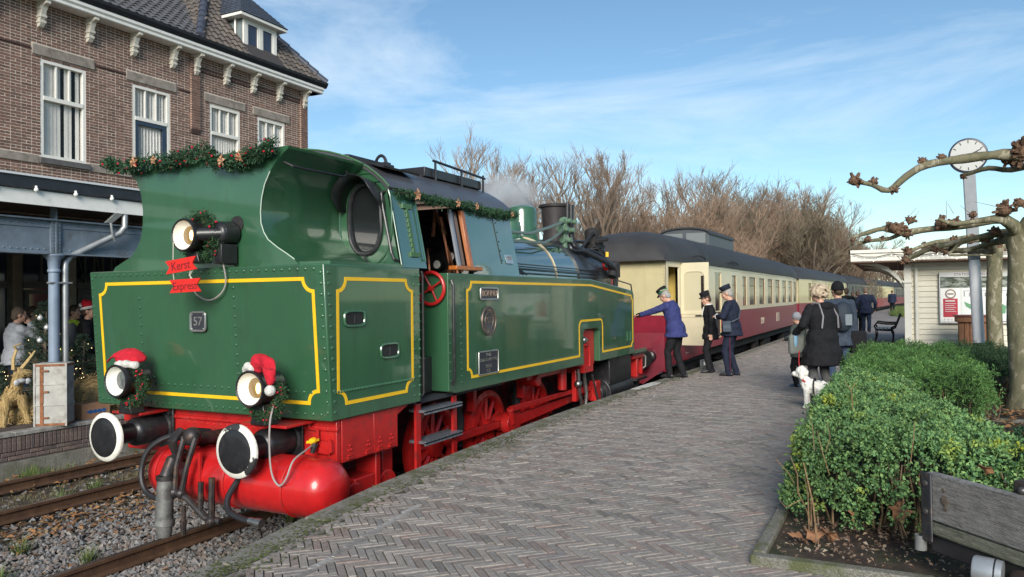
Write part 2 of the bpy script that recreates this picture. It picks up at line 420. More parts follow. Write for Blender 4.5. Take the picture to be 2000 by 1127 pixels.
for a, b in zip(YS, YS[1:]):
    mb2.add([(edge(a)+.05, a, -1.3), (edge(b)+.05, b, -1.3), (edge(b)+.05, b, -.11), (edge(a)+.05, a, -.11)], [(0, 1, 2, 3)])
put(mb2, 'platform_wall', wallb, kind='structure')
# kerb stones of the platform edge, each a slab
plat = bpy.data.objects['platform']
y = 1.5; rest = MB()
while y < 110:
    L = 1.0 if y < 45 else 4.0
    xa, xb = edge(y+.008), edge(y+L-.008); w = .235
    j = random.uniform(-.004, .004)
    kb = MB(); P = [(xa+j, y+.008), (xb+j, y+L-.008), (xb+w, y+L-.008), (xa+w, y+.008)]
    tgt = kb if y < 45 else rest
    tgt.prism([(p, q, -.12) for p, q in P], (0, 0, .122+random.uniform(-.003, .004)))
    if y < 45:
        put(kb, 'kerb_stone', edgem, None, bevel=.012, smooth=False).parent = plat
    y += L
put(rest, 'kerb_stone', edgem, None, kind='stuff').parent = plat
mb = MB(); mb.prism([(edge(y_)+a_, y_, .003) for y_, a_ in ((13.15, .02), (13.7, .015), (14.3, .02), (14.35, .2), (13.9, .23), (13.2, .17))], (0, 0, .004)); o = put(mb, 'white_patch', mat('worn_white_patch', (.55, .54, .50), .8, var=.2, vscale=12, dirt=(.22, .2, .17), dscale=5), None, split=False); o.parent = plat

# herringbone clinkers
brickm = mat('paving_clinker', (.15, .13, .12), .72, palette=[(.235, .205, .18), (.28, .25, .22), (.185, .165, .148), (.32, .285, .25), (.245, .198, .174), (.212, .195, .182), (.285, .247, .213), (.25, .23, .21), (.26, .198, .17), (.165, .148, .136)], var=.20, vscale=24, bump=.25, bscale=70, dirt=(.085, .092, .055), dscale=1.1, dpos=(.56, .8))
def in_bed(x, y): return x > -.80 and 4.93 < y < 22.65
BL, BW = .212, .053
c45 = math.sqrt(.5)
V = []; cand = []
imax = 900
for k in range(-120, 121):
    for i in range(-700, 701):
        u, v = i*BW+k*BL, i*BW-k*BL
        for (du, dv, horiz) in ((BL/2, BW/2, True), (BL+BW/2, BW-BL/2, False)):
            uu, vv = u+du, v+dv
            x, y = (uu+vv)*c45, (vv-uu)*c45
            x -= 1.0; y += 8.0
            if y < 2.0 or y > 34 or x > 4.5: continue
            if x < edge(y)+.30 or in_bed(x, y): continue
            if x > 1.2 and y > 5.5 or x > .12 and y > 22.9: continue
            cand.append((x, y, horiz))
print('clinkers', len(cand))
cand.sort(key=lambda t: (t[0]**2+t[1]**2+2.7) if (3.0 < t[1] and -3.9+.0 < t[0] and abs(math.atan2(t[0], t[1])+yaw) < R(33)) else 1e6+t[1])
bm_h = None
hl, hw = BL/2-.0035, BW/2-.0035
def brick_tpl(name, m, L_, W_, H_, ch):
    mb = MB(); a, b = L_/2, W_/2
    mb.loft([[(-a, -b, -H_), (a, -b, -H_), (a, b, -H_), (-a, b, -H_)], [(-a, -b, -ch), (a, -b, -ch), (a, b, -ch), (-a, b, -ch)], [(-a+ch, -b+ch, 0), (a-ch, -b+ch, 0), (a-ch, b-ch, 0), (-a+ch, b-ch, 0)]])
    mb.f = mb.f[:8]+[mb.f[-1]]; mb.mi = mb.mi[:9]
    return mb
tpl = brick_tpl('b', None, BL-.007, BW-.007, .04, .003)
TV = np.array(tpl.v); TF = tpl.f
allv = []; allf = []; first = None
for n_, (x, y, h_) in enumerate(cand):
    an = -PI/4+(0 if h_ else PI/2)+random.uniform(-.012, .012)
    z = random.uniform(-.004, .002); tx, ty = random.uniform(-.012, .012), random.uniform(-.02, .02)
    if n_ < 300:
        if first is None:
            first = put(tpl, 'brick', brickm, None, smooth=False); first.parent = plat; o = first
        else: o = cp(first, plat)
        o.location = (x, y, z); o.rotation_euler = (tx, ty, an)
    else:
        c_, s_ = math.cos(an), math.sin(an)
        P = TV.copy(); P[:, 2] += P[:, 0]*ty+P[:, 1]*tx
        allv.append(np.stack([P[:, 0]*c_-P[:, 1]*s_+x, P[:, 0]*s_+P[:, 1]*c_+y, P[:, 2]+z], 1)); k0 = 12*len(allv)-12
        allf += [tuple(q+k0 for q in f) for f in TF]
me = bpy.data.meshes.new('paving_bricks'); me.from_pydata(np.concatenate(allv).tolist(), [], allf); me.materials.append(brickm)
o = bpy.data.objects.new('paving_bricks', me); COL.objects.link(o); o.parent = plat; o['kind'] = 'stuff'
# border course along the kerb and the pale worn safety line
lm = mat('worn_white_line', (.3, .29, .27), .85, palette=[(.30, .28, .26), (.22, .20, .185), (.20, .18, .17), (.34, .32, .30), (.19, .17, .16)], var=.3, vscale=30, bump=.3, bscale=60)
mb = MB(); y = 2.6
while y < 32:
    if not (15.3 < y < 16):
        x = edge(y)+.68; L = .205
        if random.random() < .62: mb.prism([(x-.022, y, -.03), (x+.022, y, -.03), (x+.022+random.uniform(-.01, .01), y+L, -.03), (x-.022, y+L, -.03)], (0, 0, .0345+random.uniform(0, .002)))
    y += .212
o = put(mb, 'white_line', lm, None, kind='stuff'); o.parent = plat
mb = MB(); y = 2.0
while y < 34:
    x = edge(y)+.27
    mb.box(x-.028, x+.028, y, y+.204, -.03, random.uniform(-.004, .002)); y += .212
o = put(mb, 'border_bricks', brickm, None, kind='stuff'); o.parent = plat
# moss in the joint along the edge
mossm = mat('moss', (.055, .075, .015), .95, palette=[(.05, .075, .012), (.08, .10, .02), (.07, .075, .03), (.035, .05, .012)])
pts = []
for i in range(3600):
    y = 3+(random.random()**1.6)*16; x = edge(y)+(random.gauss(.20, .06) if random.random() < .75 else random.uniform(-.0, .5)); pts.append((x, y, .003))
quads('moss', leaf_quads(pts, .013, .3), mossm, kind='stuff', n=3)
pts = [(random.uniform(-3.6, -.9), 3+random.random()**1.5*12, .004) for i in range(46)]
quads('paper_bits', leaf_quads(pts, .012, .2), mat('pale_litter', (.5, .48, .42), .8), kind='stuff', n=3)

# ---- left platform with brick wall
leftp = mat('low_platform_paving', (.085, .065, .058), .9, var=.35, vscale=7, bump=.3, bscale=30, dirt=(.05, .045, .04), dscale=2.5)
mb = MB(); mb.box(-40, -12.12, -6, 60, -1.2, ZL-.004); put(mb, 'low_platform', leftp, kind='structure')
lowp = bpy.data.objects['low_platform']
stone = mat('pale_stone_edge', (.30, .29, .27), .85, var=.2, vscale=9, bump=.3, bscale=30, dirt=(.15, .14, .12), dscale=5)
y = 2.0; sp = None
while y < 20:
    if sp is None:
        mb = MB(); mb.box(-12.2, -11.97, .004, .996, -.055, .006); sp = put(mb, 'edge_stone', stone, None, bevel=.008); sp.parent = lowp; o = sp
    else: o = cp(sp, lowp)
    o.location = (0, y, ZL); y += 1
conc = mat('rough_concrete', (.20, .19, .165), .95, var=.25, vscale=6, bump=.5, bscale=30, dirt=(.10, .11, .06), dscale=2.5)
mb = MB(); mb.box(-12.13, -11.96, 0, 30, -1.2, ZL-.44); o = put(mb, 'wall_footing', conc); o.parent = lowp
mortar = mat('mortar', (.16, .145, .13), .95, var=.2, vscale=20)
dbrick = mat('dark_wall_brick', (.08, .055, .05), .8, palette=[(.16, .115, .10), (.12, .09, .085), (.19, .135, .115), (.145, .115, .11), (.10, .08, .076), (.21, .16, .135)], var=.25, vscale=30, bump=.4, bscale=50)
mb = MB(); mb.box(-12.115, -12.005, 0, 30, ZL-.44, ZL-.055); o = put(mb, 'wall_core', mortar); o.parent = lowp
b1 = MB(); b1.box(-.055, .055, -.029, .029, -.105, .105); bs = None
b2 = MB(); b2.box(-.05, .05, -.1, .1, -.027, .027); bs2 = None
y = 4.8; n_ = 0
while y < 13.5:
    if bs is None: bs = put(b1, 'brick', dbrick, None, bevel=.004); bs.parent = lowp; o = bs
    else: o = cp(bs, lowp)
    o.location = (-12.04+random.uniform(-.004, .006), y, ZL-.17); o.rotation_euler = (random.uniform(-.02, .02), 0, random.uniform(-.02, .02)); y += .069
for r_ in range(2):
    y = 4.8+.1*r_
    while y < 13.5:
        if bs2 is None: bs2 = put(b2, 'brick', dbrick, None, bevel=.004); bs2.parent = lowp; o = bs2
        else: o = cp(bs2, lowp)
        o.location = (-12.04+random.uniform(-.004, .004), y, ZL-.315-.066*r_); y += .212
# ================================================================== the green tank engine
XR, XL = -4.62, -7.88
XC = -6.22
loco = thing('steam_locomotive', 'green steam tank engine with yellow lining and red wheels at the platform', 'steam locomotive', (XC, 5.5, ZR))
P_ = lambda mb, name, m, par=None, **k: put(mb, name, m, par or loco, **k)

# ---- lower bunker (rear tank), back plate leaning
YT, YB, YE = 5.41, 5.505, 6.965
ZB0, ZT0 = .54, 1.98
mb = MB(); mb.prism([(XL, YT, ZT0), (XL, YB, ZB0), (XL, YE, ZB0), (XL, YE, ZT0)], (XR-XL, 0, 0))
bunker = P_(mb, 'bunker', green, bevel=.012)
def rearY(z): return lerp(YB, YT, (z-ZB0)/(ZT0-ZB0))
rv = MB()
def rivet(p, n, r=.0175):
    n = Vector(n).normalized(); rv.lathe([(r, 0), (r*.85, r*.45), (r*.35, r*.75)], Vector(p)-n*.001, n, 7)
def rv_rear(x, z): rivet((x, rearY(z), z), (0, -1, .065))
def rv_side(y, z, x=XR): rivet((x, y, z), (1, 0, 0))
for i in range(33):
    x = lerp(XL+.09, XR-.12, i/32); rv_rear(x, 1.935); 
    if not (i % 1): rv_rear(x, .60)
    if .1 < i/32 < .97: rv_rear(x, .80)
for i in range(14):
    z = lerp(.62, 1.9, i/13)
    rv_rear(XL+.04, z); rv_rear(XR-.045, z); rv_side(rearY(z)+.055, z); rv_side(YE-.12, z); rv_side(YE-.02, z)
for i in range(11):
    z = lerp(.85, 1.78, i/10); rv_rear(-7.1, z) if i < 10 else None; rv_rear(-5.75, z)
for i in range(34): rv_side(lerp(5.56, 6.83, i/33), .80, XR)
P_(rv, 'rivet', green, bunker, kind='stuff')
def lining(path, nrm, w=.034, closed=True):   # mitred flat band along a planar path
    mb = MB(); pts = [Vector(p) for p in path]; n = len(pts); nrm = Vector(nrm).normalized(); I, O = [], []
    for i in range(n):
        a, b, c = pts[i-1], pts[i], pts[(i+1) % n]
        if not closed and i == 0: a = b-(c-b)
        if not closed and i == n-1: c = b+(b-a)
        d1, d2 = (b-a).normalized(), (c-b).normalized()
        n1, n2 = nrm.cross(d1), nrm.cross(d2); q = (n1+n2); q = q/max(q.length_squared*.5, .35)
        I.append(b-q*w/2); O.append(b+q*w/2)
    V = []
    for i in range(n): V += [I[i], O[i], I[i]+nrm*.004, O[i]+nrm*.004]
    F = []
    for i in range(n if closed else n-1):
        a, b = 4*i, 4*((i+1) % n); F += [(a+2, a+3, b+3, b+2), (a, a+2, b+2, b), (a+3, a+1, b+1, b+3)]
    mb.add(V, F); return mb
def notched(a0, a1, b0, b1, r, n=6):          # rectangle with scooped corners, in plane coordinates
    out = []
    for (cx_, cy_, s) in ((a0, b0, 90), (a1, b0, 180), (a1, b1, 270), (a0, b1, 0)):
        out += arc(cx_, cy_, r, s, s-90, n)
    return out
pr = notched(XL+.155, XR-.135, .70, 1.845, .115)
P_(lining([(x, rearY(z)-.001, z) for x, z in pr], (0, -1, -.065)), 'lining', yellow, bunker)
ps = notched(5.60, YE-.155, .685, 1.845, .115)
P_(lining([(XR+.001, y, z) for y, z in ps], (1, 0, 0)), 'lining', yellow, bunker)
# hand slots
for (y0, y1, z0, z1) in ((5.69, 5.99, 1.40, 1.54), (6.25, 6.55, 1.06, 1.20)):
    mb = MB(); rr = [(lerp(y0, y1, .5)+math.copysign(abs(math.cos(t))**.45, math.cos(t))*(y1-y0)/2, (z0+z1)/2+math.copysign(abs(math.sin(t))**.45, math.sin(t))*(z1-z0)/2) for t in [2*PI*i/24 for i in range(24)]]
    mb.tube([(XR+.006, y, z) for y, z in rr], .014, 6, closed=True); sl_ = P_(mb, 'hand_slot', green, bunker)
    mb = MB(); mb.prism([(XR+.002, y, z) for y, z in rr], (.003, 0, 0)); mb.cyl((XR+.005, (y0+y1)/2, z0+.02), (XR+.006, (y0+y1)/2, z1-.04), .008, n=6); P_(mb, 'slot_opening', sooty, bunker)
# number plate 57 on the back
def plate(x0, x1, z0, z1, face, depth, mb, r=.03):
    pts = []
    for (a, b, s) in ((x1-r, z1-r, 0), (x0+r, z1-r, 90), (x0+r, z0+r, 180), (x1-r, z0+r, 270)): pts += arc(a, b, r, s, s+90, 4)
    return pts
brass = mat('dull_silver_metal', (.45, .45, .42), .35, metal=.8, var=.15)
dark_plate = mat('dark_plate', (.028, .030, .038), .55, var=.3, vscale=30)
pp = plate(-6.335, -6.13, 1.355, 1.54, 0, 0, None)
yb = rearY(1.45)
mb = MB(); mb.prism([(x, yb-.022, z) for x, z in pp], (0, .03, 0)); npl = P_(mb, 'number_plate', dark_plate)
mb = MB(); mb.tube([(x, yb-.022, z) for x, z in pp], .012, 6, closed=True); P_(mb, 'plate_rim', brass, npl)
text_part('57', 'plate_number', brass, npl, (-6.232, yb-.024, 1.447), (1, 0, 0), (0, 0, 1), .125)
mb = MB()
for sx in (-.08, .08):
    for sz in (-.07, .07): mb.ell((-6.232+sx, yb-.024, 1.447+sz), .009, 8, 4)
P_(mb, 'plate_screws', brass, npl)
mb = MB(); mb.ell((-6.93, rearY(.86)-.02, .865), .022, 8, 6); mb.cyl((-6.93, rearY(.86)-.01, .865), (-6.93, rearY(.86)-.03, .9), .012, n=6); P_(mb, 'tap', green)

# ---- upper bunker with hollow sides, extruded to the cab
YU = 5.53; YCAB = 6.70
LO = [(-7.66, 1.985), (-7.62, 2.03), (-7.5, 2.08), (-7.37, 2.13), (-7.28, 2.21), (-7.21, 2.32), (-7.175, 2.47), (-7.17, 2.62), (-7.20, 2.80), (-7.27, 2.94), (-7.37, 3.03)]
RO = [(-5.02, 1.985), (-5.07, 2.035), (-5.17, 2.095), (-5.28, 2.155), (-5.40, 2.235), (-5.455, 2.31), (-5.49, 2.40), (-5.495, 2.51), (-5.48, 2.64), (-5.44, 2.77), (-5.37, 2.89), (-5.27, 3.0), (-5.14, 3.09)]
ol = RO+[(-5.13, 3.115), (-6.2, 3.11), (-7.38, 3.05)]+LO[::-1]
mb = MB(); mb.prism([(x, YU, z) for x, z in ol], (0, YCAB-YU, 0))
upb = P_(mb, 'upper_bunker', green, ang=30)
edgew = mat('pale_paint_edge', (.45, .55, .45), .5)  # thin pale line along the sheet edges
mb = MB(); mb.tube([(x+.003, YU-.002, z) for x, z in RO[1:-2]], .005, 5); P_(mb, 'plate_edge', edgew, upb)
mb = MB(); mb.box(-5.10, XR-.04, YU+.02, YCAB+.02, 1.981, 2.012); P_(mb, 'bunker_ledge', green, upb)
# hand rail under the flare
mb = MB(); mb.tube([(-5.28, 5.62, 2.99), (-5.20, 5.66, 2.945), (-5.16, 5.8, 2.93), (-5.14, 6.35, 2.93), (-5.17, 6.44, 2.97), (-5.2, 6.46, 3.01)], .013, 7); P_(mb, 'hand_rail', black, upb)
# hatch boards on the bunker top
mb = MB(); mb.box(-7.2, -5.35, 5.75, 6.66, 3.09, 3.135); P_(mb, 'bunker_lid', black, upb, bevel=.01)
# fire iron lying along the top edge, dark slot at the top
mb = MB(); mb.tube([(-6.02, 5.50, 3.02), (-5.98, 5.5, 3.07), (-5.35, 5.50, 3.075)], .014, 6); P_(mb, 'fire_iron', black, upb)
mb = MB(); mb.lathe([(.085, 0), (.085, .02), (.07, .022)], (-5.80, YU+.008, 2.40), (0, -1, 0), 18); P_(mb, 'lamp_recess', sooty, upb)

# ---- cab
XE = -4.83                                  # eave
def csx(z): return lerp(-4.665, XE, (z-1.98)/(2.83-1.98))   # leaning side sheet
def cxl(z): return 2*XC-csx(z)
roofp = [(XC+math.sin(t)*1.56, 2.83+.0+(math.cos(t)-math.cos(1.08))*.98) for t in [lerp(1.08, -1.08, i/22) for i in range(23)]]
roofp = [(XC+(x-XC)*(XE-XC)/(roofp[0][0]-XC), z) for x, z in roofp]
CY0, CY1 = YCAB, 9.50
# rear wall with an oval window opening on the right
ox, oz, oa, ob = -5.135, 2.515, .200, .365
oval = lambda s, y, n=32: [(ox+math.copysign(abs(math.cos(t))**.8, math.cos(t))*oa*s, y, oz+math.copysign(abs(math.sin(t))**.8, math.sin(t))*ob*(1+(s-1)*.5)) for t in [2*PI*i/n for i in range(n)]]
wallp = [(csx(1.985), 1.985)]+[(x, z) for x, z in roofp]+[(cxl(1.985), 1.985)]
mb = MB(); n = 32
# ring between oval and the rectangle around it, then the rest
rect = []
rx0, rx1, rz0, rz1 = -5.50, -4.88, 2.0, 2.90
for (px, py, pz) in oval(1, 0):
    dx, dz = px-ox, pz-oz; k = 1e9
    for lim, d in ((rx1-ox, dx), (rx0-ox, dx), (rz1-oz, dz), (rz0-oz, dz)):
        if d*lim > 1e-9: k = min(k, lim/d)
    rect.append((ox+dx*k, oz+dz*k))
for yy, s in ((CY0, 1), (CY0+.03, -1)):
    o_ = oval(1, yy); vs = o_+[(x, yy, z) for x, z in rect]
    mb.add(vs, [(i, (i+1) % n, n+(i+1) % n, n+i) for i in range(n)])
mb.add(oval(1, CY0)+oval(1, CY0+.03), [(i, (i+1) % n, n+(i+1) % n, n+i) for i in range(n)])
mb.prism([(rx1, CY0, rz0), (csx(rz0), CY0, rz0), (csx(2.83), CY0, 2.83), (rx1, CY0, rz1)], (0, .03, 0))
mb.box(-7.2, rx0, CY0, CY0+.03, 1.985, 2.90)
mb.prism([(x, CY0+.001, z) for x, z in roofp if z >= 2.90], (0, .028, 0))
cabw = P_(mb, 'cab_rear_wall', green, smooth=False)
mb = MB(); mb.tube(oval(1.06, CY0-.008), .028, 8, closed=True); wf = P_(mb, 'window_rim', black)
mb = MB(); mb.tube(oval(1.75, CY0-.004), .012, 8, closed=True); P_(mb, 'rim_moulding', green)
glass_d = mat('dark_glass', (.012, .014, .015), .06, spec=.6, coat=.3)
mb = MB(); mb.prism(oval(1.0, CY0+.012), (0, .006, 0)); P_(mb, 'window_pane', glass_d, wf, smooth=False)
mb = MB(); mb.cyl((ox, CY0-.02, oz-ob-.0), (ox, CY0-.02, oz-ob-.10), .012, n=6)
for s in (-1, 1): mb.cyl((ox, CY0-.02, oz-ob-.06), (ox+.05*s, CY0-.02, oz-ob-.10), .01, n=6); mb.ell((ox+.05*s, CY0-.022, oz-ob-.105), .016, 8, 5)
P_(mb, 'window_catch', black, wf)
# sheet metal hood above the window
mb = MB(); hood = []
for i in range(15):
    t = lerp(-8, 188, i/14); c_, s_ = math.cos(R(t)), math.sin(R(t))
    hood.append([(ox+c_*.27, CY0, oz+.13+s_*.30), (ox+c_*.29, CY0-.27*min(1, .35+1.3*max(0, math.sin(R(lerp(0, 180, i/14))))), oz+.13+s_*.33)])
vs = [p for h in hood for p in h]; mb.add(vs, [(2*i, 2*i+2, 2*i+3, 2*i+1) for i in range(14)])
h_ = P_(mb, 'window_hood', black); md = h_.modifiers.new('thick', 'SOLIDIFY'); md.thickness = .008
# grab rail on the rear corner
mb = MB(); gx = csx(2.3)-.035
mb.tube([(csx(2.8)-.05, CY0, 2.80), (csx(2.78)-.065, CY0-.05, 2.78), (csx(2.7)-.07, CY0-.065, 2.7), (csx(2.1)-.065, CY0-.065, 2.14), (csx(2.05)-.05, CY0-.055, 2.07), (csx(2.05)-.03, CY0, 2.05)], .016, 8); P_(mb, 'grab_rail', black)
# side sheets (right one with door opening), left one plain
DY0, DY1 = 7.18, 8.22
mb = MB()
def sheet(y0, y1, z0, z1, fx, t=.025):
    s = 1 if fx is csx else -1
    mb.add([(fx(z0), y0, z0), (fx(z0), y1, z0), (fx(z1), y1, z1), (fx(z1), y0, z1), (fx(z0)-t*s, y0, z0), (fx(z0)-t*s, y1, z0), (fx(z1)-t*s, y1, z1), (fx(z1)-t*s, y0, z1)], [(0, 1, 2, 3), (7, 6, 5, 4), (0, 4, 5, 1), (1, 5, 6, 2), (2, 6, 7, 3), (3, 7, 4, 0)])
sheet(CY0, DY0, 1.985, 2.84, csx); sheet(DY1, CY1, 1.945, 2.84, csx); sheet(DY0, DY1, 2.76, 2.84, csx)
polish = mat('polished_cab_green', (.030, .098, .055), .22, coat=1.0, cior=2.3, var=.1, vscale=3, bump=.03, bscale=2.5)
cabs = P_(mb, 'cab_side', polish, smooth=False)
mb = MB(); sheet(CY0, CY1, 1.985, 2.84, cxl); P_(mb, 'cab_side', green, smooth=False)
mb = MB(); mb.tube([(csx(2.01)+.002, CY0-.002, 2.01), (csx(2.82)+.002, CY0-.002, 2.82)], .006, 5); P_(mb, 'plate_edge', edgew)
for z in (2.64, 2.12):
    pass
mb = MB()
for z in (2.66, 2.13): mb.obox((csx(z)+.012, 6.97, z), (.012, 0, 0), (0, .085, 0), (0, 0, .025))
for k in range(9):
    z = lerp(2.18, 2.62, k/8); mb.obox((csx(z)+.01, 6.965, z), (.008, 0, 0), (0, .018+.006*(k % 2), 0), (0, 0, .024))
P_(mb, 'door_chain', mat('light_green_paint', (.05, .13, .05), .4))
mb = MB()
for z in (2.70, 2.08): mb.tube([(csx(z)+.004, DY0-.04, z), (csx(z)+.022, DY0-.04, z)], .01, 5)
mb.tube([(csx(2.72)+.022, DY0-.04, 2.72), (csx(2.06)+.022, DY0-.04, 2.06)], .009, 6); P_(mb, 'hand_rail', green)
# panel seam and brass plate on the front half
mb = MB()
for a, b in (((8.5, 2.72), (8.98, 2.70)), ((8.98, 2.70), (9.02, 2.10))): mb.tube([(csx(a[1])+.003, a[0], a[1]), (csx(b[1])+.003, b[0], b[1])], .006, 4)
for k in range(4): mb.ell((csx(2.76)+.003, lerp(8.4, 9.1, k/3), 2.755), .009, 6, 4)
for k in range(5): mb.ell((csx(lerp(2.65, 2.15, k/4))+.003, 9.05, lerp(2.65, 2.15, k/4)), .009, 6, 4)
P_(mb, 'panel_seam', black, cabs)
mb = MB(); mb.obox((csx(2.17)+.006, 9.25, 2.17), (.005, 0, 0), (0, .10, 0), (-.019, 0, .06)); sp_ = P_(mb, 'small_plate', mat('blue_grey_plate', (.22, .30, .36), .5, var=.2, vscale=40)); 
mb = MB()
for k in range(3): mb.obox((csx(2.17)+.013-.02*(k-1)*.25, 9.25, 2.17+.03*(k-1)), (.001, 0, 0), (0, .065, 0), (0, 0, .006))
P_(mb, 'plate_lettering', mat('rusty_letters', (.28, .15, .10), .7), sp_)
# sliding window frame of varnished wood and its sill
wood = mat('varnished_wood', (.36, .105, .02), .35, coat=.4, var=.3, vscale=6, stretch=(8, 8, 1))
mb = MB(); mb.add([], []); 
def post(y0, y1, z0, z1, x_in=.0, w=.05):
    return mb.add([(csx(z0)+x_in, y0, z0), (csx(z0)+x_in, y1, z0), (csx(z1)+x_in, y1, z1), (csx(z1)+x_in, y0, z1), (csx(z0)+x_in-w, y0, z0), (csx(z0)+x_in-w, y1, z0), (csx(z1)+x_in-w, y1, z1), (csx(z1)+x_in-w, y0, z1)], [(0, 1, 2, 3), (7, 6, 5, 4), (0, 4, 5, 1), (1, 5, 6, 2), (2, 6, 7, 3), (3, 7, 4, 0)])
post(8.12, 8.20, 2.03, 2.73, .03); wfm = P_(mb, 'window_frame', wood, bevel=.006)
mb = MB(); mb.box(-4.72, -4.60, 7.72, 8.34, 1.985, 2.035); P_(mb, 'window_sill', wood, bevel=.008)
mb = MB(); post(7.93, 7.98, 2.03, 2.73, -.02, .03); P_(mb, 'inner_frame', mat('grey_frame', (.22, .24, .27), .4), wfm)
mb = MB(); post(7.98, 8.11, 2.05, 2.71, -.03, .006); P_(mb, 'window_pane', glass_d, wfm)
# roof
roofm = mat('cab_roof_paint', (.055, .055, .060), .42, var=.2, vscale=3, coat=.15)
mb = MB(); n = len(roofp)
out_ = [(XC+(x-XC)*1.018, z+.012) for x, z in roofp]; inn = [(x, z-.02) for x, z in roofp]
rings = []
for y in (CY0-.02, CY1+.12): rings.append([(x, y, z) for x, z in out_]+[(x, y, z) for x, z in inn[::-1]])
mb.loft(rings)
croof = P_(mb, 'cab_roof', roofm, ang=50)
mb = MB()
for i in range(n-1):
    pass
mb.tube([(x, CY0-.022, z+.004) for x, z in out_], .010, 6); P_(mb, 'roof_edge', mat('green_beading', (.06, .14, .06), .4), croof)
# roof ventilator hatch with rails
mb = MB(); mb.box(-5.95, -5.25, 8.05, 9.5, 3.18, 3.30); mb.box(-6.9, -5.6, 7.0, 7.9, 3.24, 3.32); P_(mb, 'roof_vent', black, croof, bevel=.01)
mb = MB(); mb.tube([(-5.22, 8.2, 3.39), (-5.22, 9.55, 3.34)], .018, 6)
for y in (8.25, 8.9, 9.5): mb.cyl((-5.22, y, 3.12), (-5.22, y, 3.38), .016, n=6)
P_(mb, 'roof_rail', black, croof)
mb = MB(); mb.tube([(-5.55+.075*math.cos(t), 7.55+.0, 3.28+.10*math.sin(t)) for t in [PI*i/10 for i in range(11)]], .02, 6); mb.box(-5.66, -5.44, 7.5, 7.6, 3.1, 3.29); P_(mb, 'lifting_eye', black, croof)
mb = MB(); mb.obox((-5.35, 7.2, 3.20), (.35, 0, -.10), (0, .35, 0), (.004, 0, .012)); P_(mb, 'roof_flap', black, croof)

# ---- cab inside: dark backhead, gauges, pipes, reverser wheel
mb = MB(); mb.cyl((XC, 9.0, 2.05), (XC, 9.06, 2.05), .72, n=32); mb.box(-7.7, -4.9, 9.07, 9.12, .6, 2.9); bh = P_(mb, 'boiler_backhead', sooty)
mb = MB(); mb.box(-7.75, -4.72, 6.98, 9.05, .5, .55); P_(mb, 'cab_floor', mat('dark_floor', (.03, .03, .035), .7))
mb = MB(); mb.box(-7.7, -4.9, 6.99, 7.05, .56, 1.98); P_(mb, 'bunker_front', sooty)
mb = MB(); mb.box(-5.3, -4.85, 7.2, 7.55, .56, .98); P_(mb, 'tool_box', black, bevel=.01)
brassy = mat('cab_brass', (.5, .32, .12), .3, metal=.9)
mb = MB()
for k in range(7):
    c_ = (-5.15-.22*k, 8.95, 2.0+.22*math.sin(k*1.3)); mb.cyl(c_, (c_[0], 8.85, c_[2]), .075, n=16)
P_(mb, 'gauge', black)
mb = MB()
for k in range(7):
    c_ = (-5.15-.22*k, 8.848, 2.0+.22*math.sin(k*1.3)); mb.cyl(c_, (c_[0], 8.845, c_[2]), .055, n=16)
P_(mb, 'gauge_face', white)
mb = MB(); rnd = random.Random(3)
for k in range(12):
    x = rnd.uniform(-6.4, -4.95); z = rnd.uniform(1.5, 2.6)
    mb.tube([(x, 9.0, z), (x, 8.7, z), (x+rnd.uniform(-.2, .2), 8.65, z+rnd.uniform(-.5, .4)), (x+rnd.uniform(-.3, .3), 8.9, z-.5)], rnd.uniform(.012, .028), 6)
P_(mb, 'cab_pipes', mat('pipe_copper', (.22, .09, .05), .35, metal=.7, var=.4, vscale=8))
mb = MB(); wx, wy, wz = -4.83, 7.50, 1.77
mb.tube([(wx+.185*math.cos(t), wy, wz+.185*math.sin(t)) for t in [2*PI*i/28 for i in range(28)]], .021, 8, closed=True)
for k in range(4): mb.cyl((wx, wy+.02, wz), (wx+.18*math.cos(k*PI/2+.5), wy, wz+.18*math.sin(k*PI/2+.5)), .012, n=6)
mb.cyl((wx, wy+.3, wz), (wx, wy-.02, wz), .03, n=10); P_(mb, 'reverser_wheel', red)
mb = MB(); mb.tube([(-4.66, 7.06, 1.95), (-4.64, 7.05, 1.90), (-4.64, 7.05, .62), (-4.66, 6.99, .56)], .014, 7); P_(mb, 'hand_rail', sooty)

# ---- side tanks
def tank(s):
    X0 = XR if s > 0 else XL; X1 = X0-s*.85
    prof = [(7.545, 1.945), (12.15, 1.945), (14.39, 1.765), (14.46, 1.68), (14.46, .54), (12.52, .54), (12.52, 1.06), (12.46, 1.115), (11.83, 1.115), (11.77, 1.06), (11.77, .545), (7.70, .545), (7.545, .58)]
    mb = MB(); mb.prism([(X0, y, z) for y, z in prof], (X1-X0, 0, 0)); return P_(mb, 'side_tank', green, bevel=.012, smooth=False)
tkR = tank(1); tkL = tank(-1)
rv = MB()
for i in range(17): rivet((XR, 7.83, lerp(.66, 1.88, i/16)), (1, 0, 0), .015)
for i in range(12): rivet((XR, 7.58, lerp(.7, 1.88, i/11)), (1, 0, 0), .013)
P_(rv, 'rivet', green, tkR, kind='stuff')
r_ = .10
path = [(8.02+q[0], q[1]) for q in []]
top = lambda y: 1.845 if y < 12.1 else lerp(1.845, 1.665, (y-12.1)/2.25)
path = arc(7.98, .70, r_, 90, 0, 6)+[(11.58, .695)]+arc(11.69, 1.15, .11, 180, 90, 5)+arc(12.56, 1.15, .11, 90, 0, 5)+[(12.67, .695)]+arc(14.37, .695, .08, 180, 90, 5)+arc(14.37, 1.665, .08, 270, 180, 5)+[(12.12, 1.845)]+arc(7.98, 1.845, r_, 0, -90, 6)
P_(lining([(XR+.001, y, z) for y, z in path], (1, 0, 0)), 'lining', yellow, tkR)
